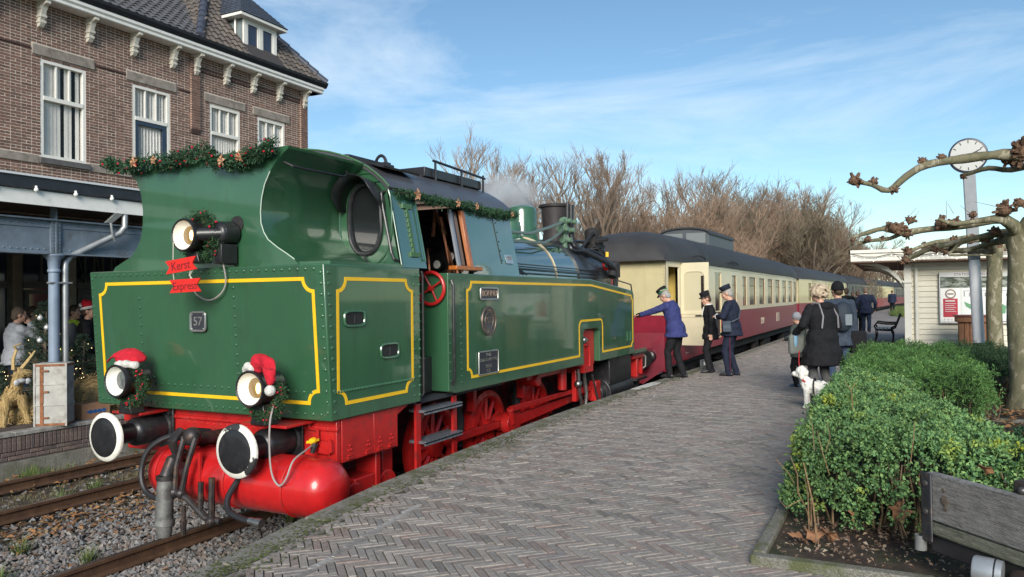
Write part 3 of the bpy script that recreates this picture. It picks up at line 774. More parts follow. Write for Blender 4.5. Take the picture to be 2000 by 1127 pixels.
mb = MB(); mb.tube([(XR+.012, 7.60, .66), (XR+.04, 7.60, .72), (XR+.04, 7.60, 1.80), (XR+.012, 7.60, 1.86)], .016, 8); P_(mb, 'grab_rail', black, tkR)
# name plate, round builder's plate, data plate
def sideplate(name, y0, y1, z0, z1, m, rim, r=.02):
    pp = plate(y0, y1, z0, z1, 0, 0, None, r)
    mb = MB(); mb.prism([(XR+.001, y, z) for y, z in pp], (.016, 0, 0)); o = P_(mb, name, m)
    mb = MB(); mb.tube([(XR+.017, y, z) for y, z in pp], .009, 6, closed=True); P_(mb, 'plate_rim', rim, o); return o
bronze = mat('old_bronze', (.20, .15, .11), .45, metal=.6, var=.2, vscale=30)
o = sideplate('name_plate', 8.28, 8.74, 1.635, 1.775, mat('name_plate_ground', (.05, .045, .05), .5), brass)
text_part('BONNU', 'plate_lettering', mat('bronze_letters', (.34, .24, .17), .5, metal=.3), o, (XR+.018, 8.51, 1.705), (0, 1, 0), (0, 0, 1), .108)
mb = MB(); mb.lathe([(.185, 0), (.185, .014), (.16, .022), (.15, .018), (.0, .018)], (XR+.001, 8.49, 1.365), (1, 0, 0), 32); o = P_(mb, 'builders_plate', mat('builders_plate_metal', (.085, .085, .095), .4, metal=.5, var=.2, vscale=40))
mb = MB(); mb.tube([(XR+.018, 8.49+.18*math.cos(t), 1.365+.18*math.sin(t)) for t in [2*PI*i/32 for i in range(32)]], .009, 6, closed=True); mb.tube([(XR+.02, 8.49+.105*math.cos(t), 1.365+.105*math.sin(t)) for t in [2*PI*i/32 for i in range(32)]], .005, 5, closed=True); P_(mb, 'plate_rim', bronze, o)
text_part('57', 'plate_number', bronze, o, (XR+.02, 8.49, 1.365), (0, 1, 0), (0, 0, 1), .12)
mb = MB()
for i in range(22):
    t = lerp(-.3, PI+.3, i/21) if i < 14 else lerp(PI+.6, 2*PI-.6, (i-14)/7); c_, s_ = math.cos(t), math.sin(t)
    mb.obox((XR+.021, 8.49+.135*c_, 1.365+.135*s_), (.003, 0, 0), (0, .007*s_, .007*c_), (0, .014*c_, .014*s_))
P_(mb, 'plate_lettering', bronze, o)
o = sideplate('data_plate', 8.22, 8.73, .705, .985, dark_plate, brass, .015)
text_part('F', 'plate_letter', brass, o, (XR+.018, 8.43, .94), (0, 1, 0), (0, 0, 1), .062); text_part('63', 'plate_digits', brass, o, (XR+.018, 8.50, .94), (0, 1, 0), (0, 0, 1), .062)
mb = MB(); rnd = random.Random(9)
for (z, y0, y1, hh) in ((.882, 8.26, 8.45, .017), (.882, 8.48, 8.69, .017), (.80, 8.40, 8.55, .02), (.742, 8.44, 8.51, .02)):
    y = y0
    while y < y1: w_ = rnd.uniform(.008, .014); mb.box(XR+.017, XR+.021, y, y+w_*.45, z-hh, z+hh); mb.box(XR+.017, XR+.021, y, y+w_, z+rnd.choice((-hh, 0, hh*.7)), z+rnd.choice((-hh, 0, hh*.7))+.007); y += w_+.008
P_(mb, 'plate_lettering', brass, o, kind='stuff')
# lamp iron marks near the front
mb = MB()
for y in (14.0, 14.2): mb.box(XR, XR+.02, y, y+.06, .80, .83); mb.box(XR, XR+.02, y+.02, y+.04, .83, .98)
P_(mb, 'tank_bracket', green, tkR)
mb = MB(); mb.tube([(XR-.02, 13.5, 1.83), (XR-.02, 13.55, 1.95), (XR-.02, 14.35, 1.88), (XR-.02, 14.42, 1.72)], .014, 6); P_(mb, 'hand_rail', black, tkR)
# red recess with valve behind the cut-out
mb = MB(); mb.box(-5.2, -4.72, 11.79, 12.50, .5, 1.09); mb.box(-5.1, -4.70, 12.0, 12.4, .38, .5); P_(mb, 'valve_box', red)
mb = MB(); mb.ell((-4.70, 11.98, .93), .06, 12, 8); mb.cyl((-4.75, 11.98, .93), (-4.62, 11.98, .93), .02, n=8); P_(mb, 'valve_knob', steel)
mb = MB(); mb.tube([(-4.70, 12.0, .85), (-4.69, 12.15, .83), (-4.69, 12.2, .70), (-4.69, 12.2, .48)], .02, 6); P_(mb, 'valve_pipe', red)

# ---- boiler, dome, chimney, smokebox
BX, BZ, BR = XC, 1.95, .80
blue_g = mat('boiler_green', (.028, .075, .06), .16, coat=1.0, cior=2.2, var=.1)
mb = MB(); mb.cyl((BX, 9.5, BZ), (BX, 13.6, BZ), BR, n=40); boil = P_(mb, 'boiler', blue_g)
mb = MB()
for y in (10.6, 12.55): mb.tube([(BX+(BR+.006)*math.cos(t), y, BZ+(BR+.006)*math.sin(t)) for t in [2*PI*i/40 for i in range(40)]], .018, 6, closed=True)
P_(mb, 'boiler_band', mat('cream_band', (.5, .42, .28), .4), boil)
mb = MB(); mb.cyl((BX, 13.6, BZ), (BX, 15.35, BZ), BR+.03, n=40); mb.lathe([(.78, 0), (.75, .05), (.5, .12), (.2, .15), (.0, .155)], (BX, 15.35, BZ), (0, 1, 0), 40); smk = P_(mb, 'smokebox', mat('smokebox_black', (.028, .03, .034), .38, var=.25, vscale=5, coat=.2))
mb = MB(); mb.lathe([(.40, 2.62), (.31, 2.72), (.28, 2.85), (.28, 3.24), (.25, 3.31), (.15, 3.36), (.0, 3.38)], (BX, 12.80, 0), (0, 0, 1), 28); dome = P_(mb, 'steam_dome', green)
mb = MB(); mb.lathe([(.21, 2.62), (.19, 2.7), (.19, 3.0), (.1, 3.03), (0, 3.03)], (BX, 12.3, 0), (0, 0, 1), 20); P_(mb, 'sand_dome', green)
mb = MB(); mb.lathe([(.36, 2.68), (.27, 2.80), (.25, 2.95), (.29, 3.46), (.33, 3.475), (.335, 3.52), (.31, 3.53), (.27, 3.51), (.25, 3.2)], (BX, 14.35, 0), (0, 0, 1), 28, cap=False); P_(mb, 'chimney', mat('chimney_iron', (.026, .022, .022), .6, var=.3, vscale=6))
# safety valve cluster and pipework
lg = mat('valve_green', (.10, .17, .11), .4, var=.3, vscale=20)
mb = MB()
for k, (y, z) in enumerate(((13.55, 2.95), (13.7, 3.12), (13.85, 2.95), (13.7, 2.75), (13.95, 3.12))):
    mb.ell((-5.75, y, z), (.09, .08, .085), 10, 6); mb.cyl((-5.75, y-.11, z), (-5.75, y+.11, z), .06, n=10); mb.cyl((-5.66, y, z), (-5.60, y, z), .05, n=10)
mb.cyl((-5.75, 13.7, 2.6), (-5.75, 13.7, 3.15), .06, n=10); P_(mb, 'valve_cluster', lg)
mb = MB()
mb.tube([(-5.7, 13.5, 3.08), (-5.6, 12.6, 2.9), (-5.5, 11.6, 2.72), (-5.45, 9.5, 2.65)], .028, 7)
mb.tube([(-5.7, 13.5, 2.92), (-5.6, 12.8, 2.72), (-5.5, 12.2, 2.6), (-5.5, 9.5, 2.5)], .025, 7); P_(mb, 'steam_pipe', mat('grey_green_pipe', (.13, .18, .16), .35, metal=.3))
mb = MB()
mb.curve([(-5.7, 13.95, 3.45), (-5.7, 13.95, 2.85), (-5.62, 14.0, 2.62), (-5.45, 14.3, 2.5), (-5.2, 14.75, 2.3), (-5.15, 14.95, 2.1), (-5.2, 14.95, 1.6)], .055, 9)
mb.curve([(-5.72, 13.8, 3.5), (-5.72, 13.8, 2.8), (-5.6, 13.8, 2.55), (-5.5, 14.4, 2.58), (-5.35, 14.9, 2.42), (-5.3, 15.1, 2.1)], .035, 8)
mb.curve([(-5.75, 14.1, 2.75), (-5.6, 14.8, 2.75), (-5.5, 15.2, 2.6), (-5.45, 15.3, 2.2)], .03, 7)
mb.tube([(-5.6, 14.2, 2.62), (-5.5, 14.6, 2.95), (-5.6, 15.1, 2.85)], .03, 7)
P_(mb, 'exhaust_pipe', black)
mb = MB()      # air pump on the smokebox side
mb.cyl((-5.62, 14.85, 2.62), (-5.62, 14.85, 3.0), .15, n=16); mb.cyl((-5.62, 15.15, 2.5), (-5.62, 15.15, 2.9), .13, n=16); mb.ell((-5.62, 14.85, 3.0), (.15, .15, .07), 14, 6); mb.box(-5.75, -5.5, 14.7, 15.3, 2.66, 2.73); mb.cyl((-5.45, 14.7, 2.78), (-5.42, 15.2, 2.85), .045, n=8)
mb.cyl((-5.2, 14.85, 2.05), (-5.2, 15.0, 2.3), .09, n=10); mb.cyl((-5.28, 15.3, 2.05), (-5.28, 15.3, 2.32), .10, n=12); mb.ell((-5.28, 15.3, 2.34), (.1, .1, .05), 10, 5)
P_(mb, 'air_pump', sooty)
mb = MB(); mb.lathe([(.10, 0), (.10, .02), (0, .02)], (-5.38, 14.98, 2.28), (1, -.4, .2), 16); P_(mb, 'red_disc', red)
mb = MB(); mb.lathe([(.055, .0), (.055, .012), (0, .012)], (-5.362, 14.97, 2.285), (1, -.4, .2), 16); P_(mb, 'disc_centre', steel)
mb = MB(); mb.cyl((-5.35, 15.0, 2.47), (-5.35, 15.0, 2.57), .035, n=8); P_(mb, 'yellow_tap', yellow)
mb = MB()
for k in range(3):
    z = 2.05+.07*k; mb.tube([(-5.42+.01*k, 9.5, z+.1), (-5.40, 11.0, z), (-5.38, 14.6, z-.02)], .012, 5)
for k in range(3): mb.tube([(-5.35, 9.55+.06*k, 2.45), (-5.1, 10.4+.12*k, 2.0)], .016, 5)
P_(mb, 'control_rods', black)
mb = MB(); mb.box(-7.0, -5.44, 9.5, 15.3, 1.0, 1.6); P_(mb, 'boiler_cradle', sooty)

# ---- frame, buffer beams, air reservoir
mb = MB(); mb.box(-7.55, -4.66, 5.62, 5.68, .06, .535); mb.box(-7.2, -4.64, 5.60, 5.63, .43, .47)
beam = P_(mb, 'buffer_beam', red, bevel=.008)
rv = MB()
for i in range(20): rivet((lerp(-7.4, -4.75, i/19), 5.60, .45), (0, -1, 0), .015)
for i in range(12): rivet((lerp(-6.6, -5.6, i/11), 5.62, .40), (0, -1, 0), .015)
for x in (-4.75, -5.02): 
    for z in (.13, .2): rivet((x, 5.62, z), (0, -1, 0), .015)
P_(rv, 'rivet', red, beam, kind='stuff')
mb = MB(); mb.box(-4.70, -4.655, 5.69, 6.17, .125, .535); mb.box(-4.70, -4.655, 6.178, 6.58, .125, .535); mb.prism([(-4.69, 6.582, .535), (-4.69, 6.582, .44), (-4.69, 6.80, .53)], (.02, 0, 0)); skirt = P_(mb, 'skirt_panel', red, bevel=.006)
mb = MB()
for y in (5.80, 6.08, 6.27, 6.46):
    mb.box(-4.655, -4.635, y-.045, y+.045, .15, .165); mb.box(-4.655, -4.64, y-.03, y+.03, .175, .185)
    for q in (-.02, .02): rv2 = mb.ell((-4.652, y+q, .23), .012, 6, 4)
    mb.ell((-4.652, y, .27), .012, 6, 4)
P_(mb, 'skirt_hinge', red, skirt)
mb = MB(); mb.box(-7.30, -6.86, 5.25, 5.62, .50, .525); mb.box(-5.45, -4.9, 5.22, 5.62, .50, .525); mb.box(-7.45, -7.0, 5.5, 5.62, .38, .50); P_(mb, 'lamp_shelf', red, bevel=.005)
# air reservoir across the back
mb = MB(); prof = [(0.0, 0), (.12, .01), (.20, .05), (.25, .12), (.265, .2), (.265, 2.08), (.25, 2.16), (.20, 2.23), (.12, 2.27), (0, 2.28)]
res = None
mb.lathe(prof, (-6.69, 5.36, -.03), (1, 0, 0), 32); res = P_(mb, 'air_reservoir', mat('reservoir_red', (.46, .013, .014), .30, coat=.3, var=.15, vscale=5, dirt=(.12, .02, .016), dscale=3.5, dpos=(.55, .8)))
mb = MB()
for x in (-6.45, -5.55, -4.85): mb.tube([(x, 5.36+.268*math.cos(t), -.03+.268*math.sin(t)) for t in [2*PI*i/32 for i in range(32)]], .012, 5, closed=True)
P_(mb, 'reservoir_strap', red, res)
mb = MB()
mb.box(-5.86, -5.83, 5.085, 5.11, -.25, .24); P_(mb, 'hanger', red, res)
# buffers
def buffer(x, patch):
    mb = MB(); mb.lathe([(.115, 0), (.115, .12), (.10, .13), (.10, .28), (.13, .30), (.145, .33), (.145, .62), (.17, .63), (.17, .70)], (x, 4.95, .325), (0, 1, 0), 24)
    b = P_(mb, 'buffer', black)
    mb = MB(); mb.lathe([(.0, -.012), (.12, -.010), (.188, -.002), (.192, .0), (.192, .01), (.0, .012)], (x, 4.935, .325), (0, 1, 0), 40); P_(mb, 'buffer_disc', black, b)
    mb = MB(); mb.lathe([(.194, -.002), (.234, .010), (.24, .018), (.24, .04), (.20, .045), (.10, .05)], (x, 4.935, .325), (0, 1, 0), 40, cap=False); P_(mb, 'buffer_rim', patch, b)
    mb = MB(); mb.box(x-.19, x+.19, 5.585, 5.615, .12, .53); P_(mb, 'buffer_plate', black, b, bevel=.008)
    mb = MB()
    for sx in (-.15, .15):
        for z in (.17, .48): mb.cyl((x+sx, 5.56, z), (x+sx, 5.6, z), .022, n=6)
    P_(mb, 'buffer_bolts', black, b)
wclean = mat('buffer_white', (.72, .70, .62), .6, var=.1, vscale=20, bump=.2, bscale=50, dirt=(.42, .38, .30), dscale=9, dpos=(.55, .8))
wchip = mat('chipped_white', (.72, .70, .62), .6, var=.1, vscale=20, dirt=(.03, .03, .032), dscale=4.2, dpos=(.56, .58))
buffer(-6.985, wclean); buffer(-5.23, wchip)
# draw hook, screw coupling, brake hoses
cpl = mat('coupling_iron', (.045, .04, .04), .45, metal=.5, var=.4, vscale=12, dirt=(.12, .07, .045), dscale=10)
mb = MB()
mb.tube([(-6.1, 5.62, .30), (-6.1, 5.35, .30), (-6.1, 5.18, .33)], [.07, .07, .06], 10)
mb.tube([(-6.1, 5.2, .33), (-6.1, 5.08, .40), (-6.1, 5.0, .34), (-6.1, 5.04, .24), (-6.1, 5.12, .22)], [.065, .06, .05, .04, .03], 10)
mb.ell((-5.95, 5.10, .38), (.09, .08, .09), 12, 8)
P_(mb, 'draw_hook', cpl)
mb = MB()
for s in (-.075, .075):
    mb.tube([(-5.93+s, 5.06, .38), (-5.95+s*.9, 4.98, .12), (-5.97+s*.6, 4.96, -.10)], [.03, .024, .03], 8)
    mb.ell((-5.97+s*.6, 4.96, -.12), (.04, .05, .05), 8, 6)
mb.tube([(-6.06, 4.96, -.10), (-5.86, 4.97, -.16), (-5.66, 5.0, -.32), (-5.5, 5.02, -.34)], .032, 8)
mb.tube([(-5.72, 5.0, .0), (-5.72, 4.99, -.3)], .026, 8); mb.tube([(-5.58, 5.0, .05), (-5.58, 4.99, -.32)], .03, 8); mb.ell((-5.58, 4.98, -.34), .05, 8, 6)
mb.cyl((-5.86, 4.93, -.22), (-5.86, 4.92, -.48), .02, n=8); mb.cyl((-5.86, 4.92, -.35), (-5.86, 4.92, -.48), .03, .022, n=8)
P_(mb, 'screw_coupling', cpl)
rub = mat('rubber_hose', (.016, .016, .018), .5, var=.2, vscale=15)
mb = MB(); mb.curve([(-6.15, 5.52, .33), (-6.2, 5.3, .36), (-6.33, 5.12, .34), (-6.46, 5.02, .22), (-6.50, 4.98, .02), (-6.42, 4.96, -.14), (-6.25, 4.96, -.2), (-6.1, 4.97, -.18)], .027, 9); mb.cyl((-6.17, 5.5, .33), (-6.2, 5.35, .36), .05, n=10); P_(mb, 'brake_hose', rub)
mb = MB(); mb.curve([(-5.36, 5.12, .05), (-5.36, 4.98, -.1), (-5.28, 4.92, -.2), (-5.1, 4.9, -.24), (-5.0, 4.9, -.245)], .028, 9); P_(mb, 'brake_hose', rub)
mb = MB(); mb.cyl((-5.02, 4.9, -.245), (-4.9, 4.9, -.25), .033, n=10); mb.cyl((-4.94, 4.9, -.25), (-4.88, 4.9, -.25), .04, n=10); P_(mb, 'hose_coupling', steel)
grey_i = mat('heating_pipe_iron', (.16, .16, .15), .55, metal=.3, var=.3, vscale=14, dirt=(.06, .05, .045), dscale=8)
mb = MB(); mb.tube([(-6.1, 5.3, .05), (-6.1, 5.12, .20), (-6.1, 5.0, .16), (-6.1, 4.93, .02)], [.05, .055, .06, .062], 12); mb.tube([(-6.1, 4.93, .04), (-6.1, 4.93, .0)], .085, 12); P_(mb, 'heating_elbow', cpl)
mb = MB(); mb.tube([(-6.1, 4.93, .02), (-6.1, 4.92, -.10), (-6.1, 4.91, -.38), (-6.1, 4.91, -.52)], [.072, .076, .08, .062], 14); mb.tube([(-6.1, 4.92, -.36), (-6.1, 4.91, -.42)], .088, 14); P_(mb, 'heating_pipe', grey_i)
# cable from the right lamp to its red box
mb = MB(); mb.box(-4.83, -4.68, 5.57, 5.62, .24, .34); mb.tube([(-4.95, 5.59, .52), (-4.95, 5.58, .45), (-4.85, 5.58, .44), (-4.85, 5.58, .28), (-4.78, 5.58, .24)], .016, 6); mb.tube([(-4.86, 5.58, .24), (-4.72, 5.58, .23), (-4.70, 5.58, .36)], .016, 6); sbx = P_(mb, 'socket_box', red)
mb = MB(); mb.cyl((-4.82, 5.5, .36), (-4.86, 5.5, .345), .03, n=8); mb.obox((-4.84, 5.5, .352), (.05, 0, .012), (0, .03, 0), (0, 0, .012)); P_(mb, 'socket_cap', yellow, sbx)
mb = MB(); mb.tube([(-4.83, 5.52, .33), (-4.84, 5.49, .24)], [.035, .02], 8); P_(mb, 'plug', rub, sbx)
cab_grey = mat('grey_cable', (.32, .29, .27), .5)
mb = MB(); mb.curve([(-4.98, 5.2, .80), (-4.95, 5.08, .6), (-4.93, 5.05, .3), (-4.90, 5.05, .12), (-4.83, 5.06, .04), (-4.76, 5.07, .11), (-4.735, 5.13, .25), (-4.77, 5.32, .30), (-4.84, 5.49, .31)], .0085, 6); P_(mb, 'lamp_cable', cab_grey)
mb = MB(); mb.curve([(-5.85, 5.3, 2.30), (-5.80, 5.32, 2.1), (-5.80, 5.38, 1.85), (-5.87, 5.38, 1.72), (-6.02, 5.37, 1.66), (-6.18, 5.36, 1.72), (-6.25, 5.36, 1.84)], .008, 6); P_(mb, 'lamp_cable', cab_grey)
# headlights
bulbm = mat('lit_bulb', (1, .8, .4), .3, emit=(1, .62, .2), estr=3.2)
glow = mat('lit_lamp_glass', (.16, .11, .05), .08, emit=(1, .5, .14), estr=.07, coat=.4)
offg = mat('unlit_lamp_glass', (.09, .10, .10), .06, coat=.5)
refl = mat('lamp_white', (.80, .78, .70), .4, var=.05)
def headlight(x, y, z, r, lit, bz):
    mb = MB(); mb.lathe([(0, .345), (r*.55, .34), (r*.9, .30), (r*.92, .1), (r*.95, .08), (r, .06), (r*1.02, 0), (r*.97, -.012), (r*.88, -.004), (r*.88, .0)], (x, y, z), (0, 1, 0), 28, cap=False); mb.cyl((x, y+.18, z+r*.8), (x, y+.18, z+r*1.18), .03, n=8)
    h = P_(mb, 'headlight', black)
    mb = MB(); mb.lathe([(r*.88, -.003), (r*.86, .012), (r*.62, .075), (r*.56, .08)], (x, y, z), (0, 1, 0), 32, cap=False); P_(mb, 'lamp_reflector', refl, h)
    mb = MB(); mb.lathe([(r*.57, .078), (r*.3, .07), (0, .067)], (x, y, z), (0, 1, 0), 24, cap=False); P_(mb, 'lamp_glass', glow if lit else offg, h)
    if lit: mb = MB(); mb.ell((x+r*.24, y+.066, z+.0), (r*.13, .02, r*.30), 12, 8); P_(mb, 'bulb', bulbm, h)
    mb = MB(); mb.prism([(x-.06, y+.10, z-r*.9), (x+.06, y+.10, z-r*.9), (x+.10, y+.10, bz), (x-.10, y+.10, bz)], (0, .16, 0)); P_(mb, 'lamp_bracket', black, h, bevel=.01)
    return h
headlight(-5.165, 5.05, .865, .163, True, .525)
headlight(-6.965, 5.05, .865, .163, False, .525)
headlight(-6.10, 5.14, 2.285, .158, True, 2.02)
mb = MB(); mb.cyl((-5.84, 5.33, 2.30), (-5.84, 5.50, 2.32), .115, n=20); mb.ell((-5.84, 5.33, 2.30), (.115, .05, .115), 16, 6); mb.box(-5.87, -5.77, 5.30, 5.5, 2.01, 2.2); P_(mb, 'lamp_dynamo', black, bevel=.006)
mb = MB(); mb.cyl((-6.0, 5.2, 2.29), (-5.8, 5.35, 2.3), .07, n=10); P_(mb, 'lamp_arm', black)

# ---- steps, wheels, rods
def steps(y0, y1, zs, x0=-4.72):
    mb = MB()
    for z in zs: mb.box(x0-.13, x0+.09, y0+.05, y1-.02, z-.014, z+.014); mb.box(x0+.07, x0+.09, y0+.05, y1-.02, z-.035, z)
    P_(mb, 'step_board', mat('step_iron', (.24, .26, .29), .4, metal=.6, var=.3, vscale=25))
    mb = MB(); mb.box(x0-.03, x0+.0, y0, y0+.09, -.42, .52); mb.box(x0-.03, x0, y1-.08, y1, -.36, .52); P_(mb, 'step_frame', red)
steps(7.02, 7.88, (.415, .075))
WR = .56
wred = mat('wheel_red', (.56, .018, .015), .4, coat=.2, var=.15, vscale=6, dirt=(.25, .02, .018), dscale=7, dpos=(.6, .8))
WZ = ZR+WR
tyre = mat('tyre_steel', (.12, .10, .09), .45, metal=.6, var=.2)
def wheel(y, s, main=False):
    x = XC+s*.85; xo = x+s*.07
    mb = MB(); mb.lathe([(WR-.075, -.065), (WR-.01, -.065), (WR, -.04), (WR, .05), (WR-.075, .065)], (x, y, WZ), (s, 0, 0), 40, cap=False); mb.lathe([(WR-.075, .065), (WR-.11, .045), (WR-.12, -.04), (WR-.075, -.065)], (x, y, WZ), (s, 0, 0), 40, cap=False)
    w = P_(mb, 'wheel', wred)
    mb = MB(); mb.lathe([(.13, -.08), (.15, .0), (.13, .10), (.06, .11), (0, .11)], (x, y, WZ), (s, 0, 0), 20); P_(mb, 'wheel_hub', wred, w)
    a0 = {0: -.6}.get(0)
    for k in range(12):
        mb = MB(); t = a0+2*PI*k/12; d = Vector((0, math.cos(t), math.sin(t))); mb.tube([Vector((x, y, WZ))+d*.12, Vector((x, y, WZ))+d*.46], [.042, .03], 6); P_(mb, 'spoke', wred, w)
    mb = MB(); cw = [(x-.02*s, y+math.cos(t)*.47, WZ+math.sin(t)*.47) for t in [lerp(-.6+PI-.75, -.6+PI+.75, i/8) for i in range(9)]]; mb.prism(cw, (s*.09, 0, 0)); P_(mb, 'counterweight', wred, w)
    return w
WY = (8.32, 9.75, 11.35)
for y in WY: wheel(y, 1); wheel(y, -1)
CR = (.11, .09)
rodx = -5.16
mb = MB()
for a, b in zip(WY, WY[1:]):
    mb.prism([(rodx, a+CR[0], WZ+CR[1]-.05), (rodx, b+CR[0], WZ+CR[1]-.05), (rodx, b+CR[0], WZ+CR[1]+.05), (rodx, a+CR[0], WZ+CR[1]+.05)], (.06, 0, 0))
for y in WY: mb.cyl((rodx-.06, y+CR[0], WZ+CR[1]), (rodx+.08, y+CR[0], WZ+CR[1]), .12 if y == WY[1] else .09, n=20)
P_(mb, 'coupling_rod', red, bevel=.006)
mb = MB(); y0, z0, y1, z1 = WY[1]+CR[0], WZ+CR[1], 13.0, -.06
mb.prism([(rodx+.09, y0, z0-.08), (rodx+.09, y1, z1-.05), (rodx+.09, y1, z1+.05), (rodx+.09, y0, z0+.08)], (.06, 0, 0)); mb.cyl((rodx+.07, y0, z0), (rodx+.19, y0, z0), .16, n=24); mb.box(rodx+.08, rodx+.16, y0-.05, y0+.30, z0-.15, z0+.15); P_(mb, 'connecting_rod', red, bevel=.006)
mb = MB(); mb.tube([(rodx+.17, y0+.0, z0+.0), (rodx+.2, y0-.12, z0+.22)], .05, 8); mb.prism([(rodx+.19, y0-.15, z0+.26), (rodx+.19, y0-.09, z0+.18), (rodx+.19, 12.6, .02), (rodx+.19, 12.6, .09)], (.045, 0, 0)); mb.prism([(rodx+.22, 12.0, -.42), (rodx+.22, 13.1, -.02), (rodx+.22, 13.1, .06), (rodx+.22, 12.0, -.34)], (.04, 0, 0)); P_(mb, 'eccentric_rod', red, bevel=.005)
mb = MB(); mb.box(-4.92, -4.84, 11.95, 12.05, -.1, .45); mb.box(-4.95, -4.82, 12.85, 13.08, -.2, .15); mb.box(-5.1, -4.9, 12.3, 13.2, -.02, .06); mb.cyl((-4.92, 11.55, .14), (-4.92, 11.55, .5), .075, n=14); mb.box(-5.24, -5.12, 9.0, 9.08, .12, .5); mb.box(-5.24, -5.12, 10.52, 10.6, .12, .5); P_(mb, 'valve_gear', red, bevel=.008)
mb = MB(); mb.tube([(-4.8, 11.95, .45), (-4.8, 12.0, .1), (-4.82, 12.2, -.3)], .03, 7); mb.ell((-4.8, 11.95, .2), .07, 10, 6); mb.tube([(-4.85, 12.3, .4), (-4.85, 12.45, 0), (-4.85, 12.35, -.4)], .035, 7); mb.tube([(-4.78, 12.55, .3), (-4.8, 12.9, -.2)], .02, 6); P_(mb, 'valve_links', steel)
mb = MB(); mb.ell((-5.15, 9.75, .52), (.10, .38, .12), 14, 8); mb.cyl((-5.1, 10.5, .4), (-4.85, 10.5, .4), .09, n=14); mb.box(-5.4, -4.9, 10.2, 11.7, .42, .54); P_(mb, 'sand_box', red, bevel=.01)
mb = MB(); mb.box(-5.80, -5.73, 5.7, 15.4, -.45, .53); mb.box(-6.7, -6.63, 5.7, 15.4, -.45, .53); P_(mb, 'main_frame', mat('dark_red_frame', (.16, .012, .012), .6, var=.4, vscale=4, dirt=(.02, .018, .017), dscale=3, dpos=(.4, .6)))
mb = MB(); mb.box(-6.6, -5.85, 6.0, 15.2, -.5, .5); P_(mb, 'underframe', sooty)
mb = MB(); mb.cyl((-5.0, 5.95, -.25), (-4.72, 5.95, -.25), .13, n=14); mb.box(-5.1, -4.75, 6.0, 6.4, -.35, -.1); mb.box(-5.0, -4.74, 6.32, 6.4, -.5, .12); mb.cyl((-5.2, 6.6, -.3), (-4.8, 6.6, -.3), .17, n=16); mb.box(-4.95, -4.88, 6.62, 6.80, -.55, .1); P_(mb, 'axle_box', red, bevel=.01)
mb = MB(); mb.tube([(-4.72, 5.75, .1), (-4.7, 5.75, -.45)], .02, 6); mb.obox((-4.66, 5.45, -.55), (.012, 0, 0), (0, .06, -.10), (0, .03, .02)); P_(mb, 'guard_iron', red)
mb = MB()
for y in (8.95, 10.68): mb.tube([(-5.36, y, .3), (-5.34, y+.03, 0), (-5.34, y, -.35)], [.05, .07, .06], 6)
P_(mb, 'brake_gear', sooty)
mb = MB(); mb.cyl((-4.98, 13.25, -.12), (-4.98, 14.6, -.12), .30, n=28); mb.box(-5.3, -4.72, 13.3, 14.55, -.1, .53); mb.cyl((-4.98, 13.1, -.12), (-4.98, 13.26, -.12), .2, n=20); P_(mb, 'cylinder', black, bevel=.015)
mb = MB(); mb.cyl((2*XC+4.98, 13.25, -.12), (2*XC+4.98, 14.6, -.12), .30, n=28); P_(mb, 'cylinder', black)
mb = MB(); mb.box(-7.55, -4.75, 15.35, 15.42, .05, .52); mb.box(-4.84, -4.72, 14.7, 15.4, .40, .52); mb.box(-4.9, -4.74, 15.0, 15.1, -.3, .45); P_(mb, 'front_beam', red, bevel=.01)
mb = MB(); mb.box(-5.0, -4.62, 14.6, 15.3, -.02, .03); mb.box(-4.85, -4.7, 14.9, 15.0, -.5, 0); mb.box(-7.4, -4.66, 14.46, 15.36, .5, .54); P_(mb, 'front_footplate', black)
for x in (-5.30, -7.0):
    mb = MB(); mb.lathe([(.17, 0), (.145, .02), (.145, .3), (.1, .32), (.1, .5), (.23, .52), (.23, .56), (0, .575)], (x, 15.42, .30), (0, 1, 0), 24); P_(mb, 'buffer', black)
mb = MB(); mb.tube([(-4.75, 15.35, .5), (-4.7, 15.45, .4), (-4.72, 15.5, .2), (-4.85, 15.45, .1)], .014, 6); P_(mb, 'hose', cab_grey)
mb = MB(); mb.box(XR-.06, XR-.01, 14.5, 15.3, .535, .60); P_(mb, 'footplate_edge', green)
# ================================================================== station building
BXF = -17.0                                   # facade plane
BY1 = 19.12                                   # right corner
bld = thing('station_building', 'three storey brown brick station building with tiled hipped roof and white cornice', 'building', (BXF, 12, ZL))
B_ = lambda mb, name, m, par=None, **k: put(mb, name, m, par or bld, **k)
mort2 = mat('facade_mortar', (.56, .48, .40), .95, var=.2, vscale=15)
fbrick = mat('facade_brick', (.14, .07, .05), .85, palette=[(.165, .088, .064), (.205, .110, .080), (.135, .074, .056), (.18, .098, .074), (.115, .066, .052), (.23, .126, .092), (.155, .09, .070)], var=.2, vscale=20, bump=.25, bscale=60, dirt=(.105, .07, .056), dscale=.8, dpos=(.55, .8))
lint = mat('concrete_lintel', (.27, .235, .20), .9, var=.2, vscale=5, bump=.2, bscale=40, dirt=(.15, .13, .11), dscale=4)
wwhite = mat('window_white', (.72, .70, .64), .45, var=.05)
wblue = mat('dark_blue_paint', (.025, .045, .075), .4, var=.1)
WINS = [(10.53, 11.60, 4.91, 7.10, 6.24, wwhite), (12.84, 13.92, 4.91, 7.10, 6.26, wblue), (15.24, 16.32, 5.05, 7.12, 6.34, wwhite), (17.02, 18.14, 5.05, 7.12, 6.34, wwhite)]
holes = [(a-.0, b+.0, c, d) for a, b, c, d, _, _ in WINS]
LINT = [(a-.19, b+.2, 7.17, 7.39) for a, b, *_ in WINS]
